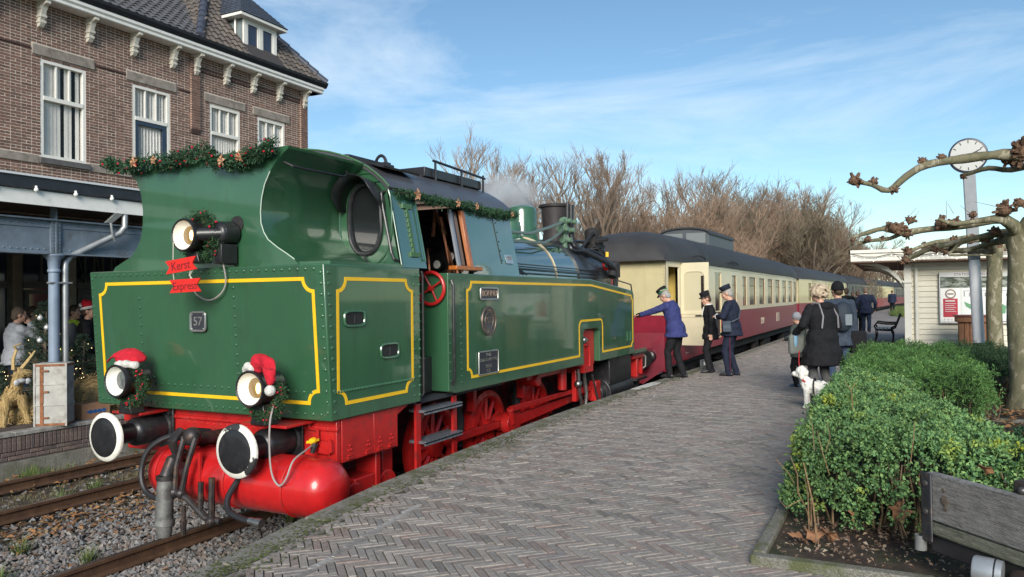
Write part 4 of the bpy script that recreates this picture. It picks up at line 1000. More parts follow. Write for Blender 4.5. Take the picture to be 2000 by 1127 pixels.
# wall core with openings
mb = MB(); ycut = [-2]+[v for h in holes for v in (h[0], h[1])]+[BY1]
for i in range(0, len(ycut)-1):
    a, b = ycut[i], ycut[i+1]
    if i % 2 == 0: mb.box(BXF-.35, BXF-.003, a, b, 3.6, 8.72)
    else:
        h = holes[(i-1)//2]; mb.box(BXF-.35, BXF-.003, a, b, 3.6, h[2]); mb.box(BXF-.35, BXF-.003, a, b, h[3], 8.72)
mb.box(-27, BXF-.35, BY1-.35, BY1-.02, ZL, 8.72)
mb.box(BXF-.35, BXF-.02, 12.6, BY1, ZL, 3.6)
wall = B_(mb, 'wall', mort2, split=False)
# facing bricks laid one by one
bL, bH, bg = .210, .051, .016
first = None; pool = []
def brick_ok(y0, y1, z0, z1):
    for (a, b, c, d) in holes+LINT:
        if y1 > a and y0 < b and z1 > c and z0 < d: return False
    if z0 < 4.93 and z1 > 4.74: return False
    return True
z = 3.75; r_ = 0
while z < 8.5:
    y = 7.4-(bL+bg)*.5*(r_ % 2)
    head = False
    while y < BY1-.01:
        L = bL if not (r_ % 2) else (bL-bg)/2
        y1 = min(y+L, BY1)
        ok = [(y, y1)]
        for (a, b, c, d) in holes+LINT+[(-99, 99, 4.74, 4.93)]:
            if z+bH > c and z < d:
                nw = []
                for (p, q) in ok:
                    if q <= a or p >= b: nw.append((p, q))
                    else:
                        if p < a-.03: nw.append((p, a-.004))
                        if q > b+.03: nw.append((b+.004, q))
                ok = nw
        for (p, q) in ok:
            if q-p > .03: pool.append((p, q, z))
        y += L+bg
    z += bH+bg; r_ += 1
rest = MB(); k = 0
pool.sort(key=lambda t: t[0]+abs(t[2]-6.5)*.15 if t[0] > 9.2 and t[2] > 4.95 else 99)
shared = {}
print('facade bricks', len(pool))
for (p, q, zz) in pool:
    dx = random.uniform(-.003, .005)
    if k < 300:
        key = round(q-p, 3)
        if key not in shared:
            b = MB(); h2 = (q-p)/2; b.box(-.03, .0, -h2, h2, 0, bH); o = put(b, 'brick', fbrick, None, smooth=False); o.parent = wall; shared[key] = o
        else: o = cp(shared[key], wall)
        o.location = (dx, (p+q)/2-12, zz-ZL); k += 1
    else: rest.box(BXF-.03, BXF+dx, p, q, zz, zz+bH)
o = put(rest, 'brick', fbrick, bld, smooth=False, kind='stuff', recalc=False); o.parent = wall
# end wall bricks (seen edge on), belt course, sills, lintels
mb = MB()
for (a, b, c, d) in LINT:
    q = MB(); q.box(BXF-.1, BXF+.035, a, b, c, d); B_(q, 'lintel', lint, bevel=.008)
ycut = [-2]+[v for h in holes for v in (h[0]-.06, h[1]+.06)]+[BY1]
for i in range(0, len(ycut), 2):
    q = MB(); q.box(BXF-.1, BXF+.03, ycut[i], ycut[i+1], 4.745, 4.925); B_(q, 'belt_course', lint, bevel=.006)
slate = mat('sill_slate', (.10, .095, .095), .7, var=.2, vscale=8)
for (a, b, c, d) in holes:
    q = MB(); q.box(BXF-.12, BXF+.09, a-.055, b+.055, c-.15, c-.02); B_(q, 'window_sill', slate, bevel=.008)
# dark recessed brick bands, pilasters with corbelled foot
dkb = mat('dark_moulded_brick', (.075, .045, .04), .85, var=.3, vscale=18, bump=.3, bscale=50)
segs = [(7.4, 10.3), (11.85, 12.62), (14.2, 14.57)]
for a, b in segs:
    q = MB(); q.box(BXF-.05, BXF+.028, a, b, 7.275, 7.315); B_(q, 'brick_band', dkb)
for zz in (7.93, 8.03):
    q = MB(); q.box(BXF-.05, BXF+.03, 14.9, BY1-.30, zz, zz+.045); B_(q, 'brick_band', dkb)
def pilaster(y0, y1, z0):
    q = MB(); q.box(BXF-.03, BXF+.055, y0, y1, z0+.12, 8.3); pl = B_(q, 'pilaster', mort2)
    rr = MB(); z = z0+.13; i = 0
    while z < 8.25:
        m_ = lerp(y0, y1, .36 if i % 2 else .64)
        rr.box(BXF+.0, BXF+.066, y0-.002, m_-.005, z, z+bH); rr.box(BXF+.0, BXF+.066, m_+.005, y1+.002, z, z+bH); z += bH+bg; i += 1
    put(rr, 'brick', fbrick, bld, smooth=False, kind='stuff').parent = pl
    q = MB(); q.prism([(BXF, y0, z0+.12), (BXF+.066, y0, z0+.12), (BXF+.03, y0, z0), (BXF, y0, z0)], (0, y1-y0, 0)); B_(q, 'pilaster_foot', dkb)
pilaster(14.58, 14.87, 6.2); pilaster(BY1-.29, BY1+.01, 3.7)
# windows
pane = mat('window_glass', (.30, .34, .36), .03, spec=.9, alpha=1, trans=.0)
pane = mat('clear_glass', (.06, .08, .09), .02, alpha=.10, spec=.8)
blindm = mat('vertical_blind', (.8, .78, .72), .8, palette=[(.82, .80, .74), (.76, .74, .68), (.85, .83, .78)], var=.05)
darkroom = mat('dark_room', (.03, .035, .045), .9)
for wi, (a, b, c, d, tz, lowm) in enumerate(WINS):
    xg = BXF-.055
    q = MB(); q.box(xg-.06, xg+.05, a, a+.07, c, d); q.box(xg-.06, xg+.05, b-.07, b, c, d); q.box(xg-.06, xg+.05, a+.07, b-.07, d-.07, d); q.box(xg-.06, xg+.06, a+.07, b-.07, tz-.04, tz+.05)
    q.box(xg-.06, xg+.05, a+.07, b-.07, c, c+.06)
    q.box(xg+.0, xg+.052, a-.0, a+.001, c, d)
    w = B_(q, 'window', wwhite, bevel=.005, split=False)
    for k in (1, 2):
        yy = lerp(a+.07, b-.07, k/3); q = MB(); q.box(xg-.03, xg+.03, yy-.018, yy+.018, tz+.05, d-.07); B_(q, 'glazing_bar', wwhite, w)
    if lowm is wblue:
        q = MB(); q.box(xg-.03, xg+.04, a+.07, a+.17, c+.06, tz-.04); q.box(xg-.03, xg+.04, b-.19, b-.07, c+.06, tz-.04); q.box(xg-.03, xg+.04, a+.17, b-.19, tz-.14, tz-.04); q.box(xg-.03, xg+.04, a+.17, b-.19, c+.06, c+.2); B_(q, 'sash', wblue, w, split=False)
    q = MB(); q.box(xg-.005, xg+.003, a+.06, b-.06, c+.05, d-.06); B_(q, 'pane', pane, w, smooth=False)
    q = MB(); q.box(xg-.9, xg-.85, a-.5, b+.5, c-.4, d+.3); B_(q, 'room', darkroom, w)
    q = MB(); y = a+.08; gapset = {0: (5, 6), 1: (), 2: (), 3: ()}[wi]; i = 0
    tilt = {0: .008, 1: .032, 2: .036, 3: .024}[wi]
    while y < b-.1:
        if not (wi == 0 and (i == 5 or i == 8)):
            q.obox((xg-.065, y+.045, (c+d)/2), (tilt*.7, .043-tilt*.42, 0), (.0012, .001, 0), (0, 0, (d-c)/2-.05))
        y += .089; i += 1
    B_(q, 'blind_slats', blindm, w, kind='stuff')
# cornice: white boxed gutter with black lip
def sweep(profile, y0, y1, name, m, par=None):    # profile of (x offset from facade, z)
    q = MB(); q.prism([(BXF+x, y0, z) for x, z in profile], (0, y1-y0, 0)); return B_(q, name, m, par, smooth=False)
corn = sweep([(-.1, 8.34), (.36, 8.34), (.38, 8.36), (.38, 8.42), (.42, 8.46), (.42, 8.53), (-.1, 8.53)], -2, BY1+.40, 'cornice', white)
gut = sweep([(.0, 8.533), (.43, 8.533), (.50, 8.63), (.52, 8.70), (.46, 8.70), (.42, 8.60), (.0, 8.60)], -2, BY1+.50, 'gutter', mat('black_gutter', (.02, .022, .028), .35, var=.2))
mb = MB(); mb.box(-27, BXF+.3, BY1-.02, BY1+.38, 8.34, 8.53); B_(mb, 'cornice', white)
mb = MB(); mb.box(-27, BXF-.0, BY1+.1, BY1+.5, 8.535, 8.70); B_(mb, 'gutter', MATS['black_gutter'])
for y in (8.3, 9.4, 10.51, 11.66, 12.83, 13.99, 14.73, 15.78, 16.8, 17.86, 18.97):
    q = MB()
    w_ = .058
    q.prism([(BXF, y-w_, 8.338), (BXF+.34, y-w_, 8.338), (BXF+.34, y-w_, 8.27), (BXF+.22, y-w_, 8.22), (BXF+.17, y-w_, 8.10), (BXF+.15, y-w_, 7.98), (BXF+.10, y-w_, 7.93), (BXF+.13, y-w_, 7.86), (BXF+.08, y-w_, 7.79), (BXF, y-w_, 7.77)], (0, 2*w_, 0))
    for zz, ex in ((8.20, .20), (8.02, .17), (7.9, .14)): q.box(BXF+.0, BXF+ex, y-w_-.018, y+w_+.018, zz-.03, zz+.03)
    B_(q, 'corbel', mat('corbel_cream', (.60, .565, .48), .7, var=.1, vscale=10), bevel=.006, split=False)
# roof: main slope and the steeper end pavilion, tiled
tile_m = mat('weathered_roof_tile', (.075, .065, .06), .75, palette=[(.095, .08, .072), (.125, .104, .088), (.075, .065, .060), (.145, .122, .10), (.11, .09, .08), (.085, .078, .078)], var=.2, vscale=15, bump=.3, bscale=40, dirt=(.12, .10, .05), dscale=1.1, dpos=(.6, .8))
tile_g = mat('grey_roof_tile', (.085, .085, .09), .65, palette=[(.080, .08, .086), (.10, .10, .106), (.068, .068, .074), (.09, .088, .09)], var=.15, vscale=15, bump=.2, bscale=40)
deck = mat('roof_deck', (.05, .045, .045), .9)
EX, EZ = BXF+.44, 8.68
def rooftile_surface(name, m, o, ux, vx, wl, hl, inside, tw, th, parts_max, parent, prio):
    o, ux, vx = Vector(o), Vector(ux).normalized(), Vector(vx).normalized(); nn = ux.cross(vx)
    if nn.z < 0: nn = -nn
    # one pantile: wavy strip, slightly lifted at its lower edge
    ns = 5; prof = [(i/ns*tw*1.06, .028*math.sin(2*PI*(i/ns)-.6)+.012) for i in range(ns+1)]
    L0 = []
    for (a, hgt) in prof: L0.append((a, -.0, hgt+.022))
    for (a, hgt) in prof: L0.append((a, th*1.12, hgt-.012))
    for (a, hgt) in prof: L0.append((a, -.0, hgt+.006))
    n1 = ns+1; F0 = [(i, i+1, n1+i+1, n1+i) for i in range(ns)]+[(2*n1+i, 2*n1+i+1, i+1, i) for i in range(ns)]
    cells = []
    for r_ in range(int(hl/th)):
        for c_ in range(int(wl/tw)):
            cu, cv = c_*tw, r_*th
            if inside(cu+tw/2, cv+th/2): cells.append((cu, cv))
    cells.sort(key=prio)
    deckp = None; base = []
    Vr, Fr = [], []; first_ = None; Mi = RM[bld.name].inverted()
    Mx = Matrix((ux, vx, nn)).transposed().to_4x4()
    holder = parent
    for i, (cu, cv) in enumerate(cells):
        j = random.uniform(-.006, .006); P0 = o+ux*cu+vx*(cv+j)+nn*random.uniform(0, .006)
        if i < parts_max:
            if first_ is None:
                q = MB(); q.add(L0, F0); first_ = put(q, 'roof_tile', m, None, recalc=False); first_.parent = holder; ob = first_
            else: ob = cp(first_, holder)
            Mw = Mx.copy(); Mw.translation = P0; ob.matrix_local = Mi @ Mw
        else:
            k0 = len(Vr); Vr += [tuple(P0+ux*a+vx*b+nn*c2) for a, b, c2 in L0]; Fr += [tuple(k0+q for q in f) for f in F0]
    if Vr:
        q = MB(); q.add(Vr, Fr); put(q, 'roof_tile', m, bld, kind='stuff', recalc=False).parent = holder
kp = 1.22; km = .78
py0, py1 = 14.52, BY1+.48; hw_ = (py1-py0)/2
apx = Vector((EX-hw_, (py0+py1)/2, EZ+kp*hw_))
mb = MB(); c1, c2, c3, c4 = Vector((EX, py0, EZ)), Vector((EX, py1, EZ)), Vector((EX-2*hw_, py1, EZ)), Vector((EX-2*hw_, py0, EZ))
mb.add([c1, c2, c3, c4, apx], [(0, 1, 4), (1, 2, 4), (2, 3, 4), (3, 0, 4)]); pav = B_(mb, 'pavilion_roof', deck, smooth=False)
mb = MB(); mb.add([(EX, -2, EZ), (EX, py0+.0, EZ), (EX-8, py0, EZ+8*km), (EX-8, -2, EZ+8*km)], [(0, 1, 2, 3)])
mb.add([(EX-8, -2, EZ+8*km), (EX-8, py0+6, EZ+8*km), (EX-16, py0+6, EZ), (EX-16, -2, EZ)], [(0, 1, 2, 3)]); mroof = B_(mb, 'main_roof', deck, smooth=False)
fs_ = math.sqrt(1+kp*kp)
rooftile_surface('t', tile_m, c1+Vector((0, 0, .01)), (0, 1, 0), (-1, 0, kp), 2*hw_, 3.2*fs_, lambda u, v: (v/fs_) < min(u, 2*hw_-u)+.05 and v/fs_ < 2.9 and not (1.95 < u < 3.35 and v/fs_ < 1.1), .235, .27, 220, pav, lambda t: t[1])
rooftile_surface('t', tile_m, Vector((EX, py0, EZ+.01)), (-1, 0, 0), (0, 1, kp), 2*hw_, 3.2*fs_, lambda u, v: (v/fs_) < min(u, 2*hw_-u)+.05 and v/fs_ < 2.9, .235, .27, 60, pav, lambda t: t[1])
ms_ = math.sqrt(1+km*km)
rooftile_surface('t', tile_g, Vector((EX, 9.0, EZ+.012)), (0, 1, 0), (-1, 0, km), py0-9.0+2.6, 4.2*ms_, lambda u, v: u < (py0-9.0)+(v/ms_)*(km/kp)+.15, .235, .27, 260, mroof, lambda t: t[1]-.2*t[0])
ridge = mat('blue_ridge_tile', (.055, .062, .085), .45, var=.25, vscale=10)
for (p0, p1, n_) in ((c1, apx, 12), (c2, apx, 12)):
    sp = None
    for i in range(n_):
        a, b = p0.lerp(apx, i/n_), p0.lerp(apx, (i+1.12)/n_); up_ = Vector((0, 0, .03+(.015)))
        q = MB(); q.tube([a+up_, b+up_-Vector((0, 0, .02))], [.125, .105], 10); B_(q, 'ridge_tile', ridge, pav)
# dormer
dm = mat('dormer_lead', (.16, .19, .19), .6, var=.15, vscale=6)
slt = mat('dormer_slate', (.055, .065, .085), .45, palette=[(.05, .06, .08), (.065, .075, .095), (.045, .053, .07)], var=.15, vscale=20)
dx = EX-.42; dy0, dy1, dz0, dz1 = 16.52, 17.74, 8.98, 9.92
q = MB(); q.box(dx-1.3, dx-.03, dy0-.06, dy1+.06, dz0-.1, dz1); dorm = B_(q, 'dormer', dm)
q = MB(); q.box(dx-.05, dx+.02, dy0-.06, dy0+.07, dz0, dz1); q.box(dx-.05, dx+.02, dy1-.07, dy1+.06, dz0, dz1); q.box(dx-.05, dx+.02, dy0+.07, dy1-.07, dz1-.08, dz1); q.box(dx-.05, dx+.03, dy0+.07, dy1-.07, dz0, dz0+.09); my = (dy0+dy1)/2; q.box(dx-.05, dx+.02, my-.06, my+.06, dz0+.09, dz1-.08); B_(q, 'window_frame', wwhite, dorm, bevel=.006, split=False)
bluepane = mat('dormer_glass', (.03, .04, .07), .05, coat=.4)
for a, b in ((dy0+.07, my-.06), (my+.06, dy1-.07)):
    q = MB(); q.box(dx-.02, dx+.012, a, a+.05, dz0+.09, dz1-.08); q.box(dx-.02, dx+.012, b-.05, b, dz0+.09, dz1-.08); q.box(dx-.02, dx+.012, a+.05, b-.05, dz1-.13, dz1-.08); q.box(dx-.02, dx+.012, a+.05, b-.05, dz0+.09, dz0+.14); B_(q, 'casement', wwhite, dorm, split=False)
    q = MB(); q.box(dx-.03, dx-.022, a, b, dz0+.1, dz1-.09); B_(q, 'pane', bluepane, dorm)
q = MB(); q.box(dx-1.5, dx+.2, dy0-.32, dy1+.32, dz1, dz1+.09); B_(q, 'dormer_eave', wwhite, dorm, bevel=.01)
q = MB(); q.box(dx-.04, dx+.08, dy0-.1, dy1+.1, dz0-.06, dz0-.01); B_(q, 'dormer_sill', wwhite, dorm)
q = MB(); ap = Vector((dx-.75, my, dz1+1.15)); e0, e1 = dy0-.34, dy1+.34; zz = dz1+.095
ap2 = ap+Vector((-1.2, 0, .1))
q.add([(dx+.22, e0, zz), (dx+.22, e1, zz), (dx-1.6, e1, zz), (dx-1.6, e0, zz), ap, ap2], [(0, 1, 4), (1, 2, 5, 4), (3, 0, 4, 5), (2, 3, 5)]); B_(q, 'dormer_roof', slt, dorm, smooth=False)
q = MB()      # slate courses as slightly raised strips
A_, B2 = Vector((dx+.22, e0, zz)), Vector((dx+.22, e1, zz)); nf = (B2-A_).cross(ap-A_).normalized(); nf = nf if nf.x > 0 else -nf
for i in range(11):
    t0, t1 = i/11.5, (i+1)/11.5
    l0, r0, l1, r1 = A_.lerp(ap, t0), B2.lerp(ap, t0), A_.lerp(ap, t1), B2.lerp(ap, t1)
    nn_ = max(1, int((r0-l0).length/.19)); off = (i % 2)*.5
    for k in range(nn_+1):
        u0, u1 = max(0, (k-off)/nn_), min(1, (k+1-off)/nn_)
        if u1-u0 < .02: continue
        a, b, c, d = l0.lerp(r0, u0+.006), l0.lerp(r0, u1-.006), l1.lerp(r1, u1-.006), l1.lerp(r1, u0+.006)
        q.add([a+nf*.016, b+nf*.016, c+nf*.004, d+nf*.004, a, b], [(0, 1, 2, 3), (4, 5, 1, 0)])
A_, B2 = Vector((dx-1.6, e0, zz)), Vector((dx+.22, e0, zz)); nf = Vector((0, -1, .6)).normalized()
for i in range(11):
    t0, t1 = i/11.5, (i+1)/11.5
    l0, r0, l1, r1 = A_.lerp(ap2, t0), B2.lerp(ap, t0), A_.lerp(ap2, t1), B2.lerp(ap, t1)
    nn_ = 8
    for k in range(nn_):
        a, b, c, d = l0.lerp(r0, k/nn_+.004), l0.lerp(r0, (k+1)/nn_-.004), l1.lerp(r1, (k+1)/nn_-.004), l1.lerp(r1, k/nn_+.004)
        q.add([a+nf*.016, b+nf*.016, c+nf*.004, d+nf*.004, a, b], [(0, 1, 2, 3), (4, 5, 1, 0)])
B_(q, 'slate', slt, dorm, kind='stuff')
q = MB(); q.cyl((dx-.25, dy0-.12, dz0+.35), (dx-.25, dy0-.12, dz1), .03, n=8); B_(q, 'dormer_downpipe', white, dorm)

# ---- ground floor behind the canopy
plas = mat('cream_plaster', (.36, .31, .24), .85, var=.15, vscale=3, dirt=(.22, .18, .13), dscale=2)
frame_b = mat('brown_grey_joinery', (.12, .11, .095), .6, var=.2, vscale=6)
dglass = mat('shop_glass', (.035, .042, .055), .05, coat=.5)
q = MB(); q.box(BXF-.35, BXF-.25, -2, 12.6, ZL, 3.6); B_(q, 'ground_floor_wall', mat('dim_interior', (.12, .10, .085), .9))
for (a, b) in ((8.6, 9.2), (9.93, 10.10), (11.08, 11.32)):
    q = MB(); q.box(BXF-.25, BXF+.04, a, b, ZL, 3.55); B_(q, 'pillar', plas if a > 11 else mat('brown_plaster', (.20, .15, .11), .85, var=.2, vscale=4), bevel=.01)
for (a, b, zb) in ((9.2, 9.93, .35), (10.10, 11.08, ZL), (11.32, 12.6, ZL)):
    q = MB(); q.box(BXF-.2, BXF-.05, a, a+.07, zb, 3.3); q.box(BXF-.2, BXF-.05, b-.07, b, zb, 3.3); q.box(BXF-.2, BXF-.05, a+.07, b-.07, 3.2, 3.3); q.box(BXF-.2, BXF-.03, a+.07, b-.07, 1.98, 2.12); q.box(BXF-.2, BXF-.05, a+.07, b-.07, zb, zb+.25)
    w = B_(q, 'shopfront', frame_b, split=False)
    n_ = 5 if a > 11 else 2
    for k in range(1, n_):
        yy = lerp(a+.07, b-.07, k/n_); q = MB(); q.box(BXF-.16, BXF-.07, yy-.02, yy+.02, 2.12, 3.2); B_(q, 'glazing_bar', frame_b, w)
    if a > 10.5:
        for k in range(n_):
            y0_, y1_ = lerp(a+.07, b-.07, k/n_), lerp(a+.07, b-.07, (k+1)/n_)
            if k % 2 == 0:
                q = MB(); q.tube([(BXF-.1, y0_, 2.95), (BXF-.1, y1_, 2.15)], .02, 5); B_(q, 'brace', frame_b, w)
    q = MB(); q.box(BXF-.14, BXF-.12, a+.07, b-.07, zb+.25, 3.2); B_(q, 'pane', dglass, w)
    if zb == ZL:
        q = MB(); q.box(BXF-.13, BXF-.06, a+.1, a+.2, ZL+.05, 1.95); q.box(BXF-.13, BXF-.06, b-.2, b-.1, ZL+.05, 1.95); q.box(BXF-.13, BXF-.06, a+.2, b-.2, .5, .62); q.box(BXF-.13, BXF-.06, a+.2, b-.2, 1.85, 1.95); B_(q, 'door_frame', frame_b, w, split=False)
q = MB(); q.box(BXF-.02, BXF+.02, 11.45, 11.85, 2.22, 2.32); B_(q, 'door_sign', black)
q = MB(); q.box(BXF-.25, BXF+.05, 12.6, 13.0, ZL, 3.55); B_(q, 'pillar', plas)

# ---- platform canopy: a thing of its own standing on iron columns
can = thing('platform_canopy', 'blue grey riveted steel platform canopy with white fascia and string of bulbs', 'canopy', (-12.6, 8, ZL))
K_ = lambda mb, name, m, par=None, **k: put(mb, name, m, par or can, **k)
steelb = mat('blue_grey_steel', (.155, .195, .235), .5, var=.15, vscale=5, dirt=(.11, .12, .125), dscale=3)
CFX = -12.32
q = MB(); q.prism([(BXF+.02, -2, 3.62), (CFX, -2, 3.60), (CFX, -2, 3.70), (BXF+.02, -2, 3.85)], (0, 21, 0)); K_(q, 'canopy_deck', mat('soffit_boards', (.14, .115, .09), .8, var=.25, vscale=4, stretch=(1, 9, 1)))
q = MB(); q.box(CFX-.04, CFX+.005, -2, 19, 3.225, 3.46); fas = K_(q, 'fascia', white)
q = MB(); q.box(CFX-.05, CFX+.04, -2, 19, 3.47, 3.66); K_(q, 'gutter', MATS['black_gutter'])
q = MB(); q.box(CFX-.3, CFX+.07, -2, 19, 3.665, 3.70); K_(q, 'roof_edge', mat('pale_roof_edge', (.62, .64, .65), .5))
q = MB(); q.tube([(CFX+.055, y, 3.485+.012*math.sin(y*5)) for y in np.arange(2, 18, .15)], .011, 5); lstr = K_(q, 'light_string', black)
bulb = None
for y in np.arange(6.2, 12.0, .66):
    if bulb is None:
        q = MB(); q.ell((0, 0, 0), .036, 10, 7); q.cyl((0, 0, .02), (0, 0, .06), .02, n=8); bulb = put(q, 'bulb', mat('frosted_bulb', (.85, .85, .8), .3), lstr, local=True); ob = bulb
    else: ob = cp(bulb, lstr)
    ob.location = Vector((CFX+.06, float(y), 3.46))-RM[can.name].translation
bx = -12.62
q = MB(); q.box(bx-.01, bx+.01, -2, 19, 2.48, 3.02); beam_ = K_(q, 'girder', steelb)
q = MB(); q.box(bx-.11, bx+.11, -2, 19, 2.455, 2.48); q.box(bx-.11, bx+.11, -2, 19, 3.02, 3.045); q.box(bx+.01, bx+.025, -2, 19, 2.48, 2.60); q.box(bx+.01, bx+.025, -2, 19, 2.90, 3.02); K_(q, 'girder_flange', steelb, beam_)
rv = MB()
for y in np.arange(5, 12, .11):
    for z_ in (2.54, 2.96): rv.lathe([(.016, 0), (.012, .01), (.004, .014)], (bx+.025, float(y), z_), (1, 0, 0), 6)
K_(rv, 'rivet', steelb, beam_, kind='stuff')
cy_ = 8.03
q = MB(); q.box(bx+.01, bx+.06, cy_-.08, cy_+.08, 2.46, 3.03); q.box(bx-.08, bx+.08, cy_-.012, cy_+.012, 2.48, 3.4); K_(q, 'stiffener', steelb)
rv = MB()
for k in range(9):
    for s in (-.05, .05): rv.lathe([(.014, 0), (.01, .009), (.003, .012)], (bx+.06, cy_+s, 2.52+.058*k), (1, 0, 0), 6)
K_(rv, 'rivet', steelb, kind='stuff')
q = MB(); q.lathe([(.17, ZL-0), (.15, ZL+.1), (.10, ZL+.16), (.085, .5), (.082, 2.15), (.10, 2.17), (.10, 2.20), (.085, 2.22), (.10, 2.36), (.17, 2.44), (.17, 2.456)], (bx, cy_, 0), (0, 0, 1), 20); K_(q, 'column', mat('column_blue', (.20, .255, .33), .5, var=.12, vscale=4))
zinc = mat('zinc_pipe', (.33, .345, .35), .42, metal=.45, var=.15, vscale=6)
q = MB(); q.tube([(CFX-.05, 9.17, 3.25), (CFX-.05, 9.17, 3.0), (CFX-.09, 9.10, 2.88), (bx+.0, 8.32, 2.44), (bx+.02, 8.22, 2.33), (bx+.02, 8.21, 2.2), (bx+.02, 8.21, ZL)], .052, 12); K_(q, 'downpipe', zinc)
q = MB(); q.box(bx-.02, bx+.08, cy_-.11, 8.30, 1.975, 2.0); q.tube([(CFX-.06, 8.9, 3.05), (CFX-.06, 8.93, 2.86), (CFX-.09, 9.0, 2.74)], .02, 6); K_(q, 'pipe_clip', zinc)
q = MB(); q.prism([(CFX-.05, 8.95, 3.22), (CFX-.05, 9.1, 3.22), (bx+.05, 9.02, 3.06), (bx+.05, 8.9, 3.06)], (.06, 0, 0)); K_(q, 'canopy_bracket', white)
for y in (2.0, 14.05):
    q = MB(); q.lathe([(.17, ZL), (.10, ZL+.16), (.082, 2.15), (.10, 2.36), (.17, 2.456)], (bx, y, 0), (0, 0, 1), 14); K_(q, 'column', MATS['column_blue'])

# ---- small far house behind the engine
fh = thing('brick_house', 'distant house with brown tiled roof seen over the cab roof', 'house', (-25, 48, ZG))
q = MB(); q.box(-32, -24.0, 45.5, 50.5, ZG, 8.6); q.prism([(-24.0, 45.5, 8.6), (-24.0, 50.5, 8.6), (-24.0, 48, 9.75)], (-.2, 0, 0)); put(q, 'wall', mat('far_brick', (.16, .10, .075), .9, var=.2), fh, split=False)
q = MB(); q.prism([(-23.8, 45.1, 8.45), (-23.8, 48, 9.8), (-23.8, 50.9, 8.45), (-23.8, 50.9, 8.3), (-23.8, 48, 9.65), (-23.8, 45.1, 8.3)], (-9, 0, 0)); put(q, 'roof', mat('far_roof', (.11, .085, .07), .85, var=.3, vscale=3), fh)
q = MB(); q.box(-23.98, -23.95, 47.4, 48.6, 5.5, 7.2); put(q, 'window', wwhite, fh)
# ================================================================== coaches
cream = mat('coach_cream', (.52, .44, .23), .38, coat=.3, var=.06, vscale=3, dirt=(.45, .36, .20), dscale=2.2, dpos=(.6, .9))
cream2 = mat('coach_pale_cream', (.60, .53, .36), .4, coat=.25, var=.06, vscale=4, dirt=(.42, .35, .22), dscale=3, dpos=(.6, .85))
burg = mat('coach_burgundy', (.21, .010, .026), .42, coat=.15, var=.15, vscale=4, dirt=(.26, .08, .09), dscale=1.7, dpos=(.66, .95))
croofm = mat('coach_roof_grey', (.036, .034, .034), .62, var=.2, vscale=2.5, bump=.05, bscale=6)
cglass = mat('coach_glass', (.030, .022, .020), .12, spec=.3, var=.6, vscale=2)
greyc = mat('coach_grey', (.055, .062, .062), .45, coat=.2, var=.15)
underm = mat('coach_underframe', (.02, .018, .017), .8, var=.4, vscale=6)
ZE, ZW, ZS = 3.29, 2.0, 1.05              # eave, waist and sill heights above the rail
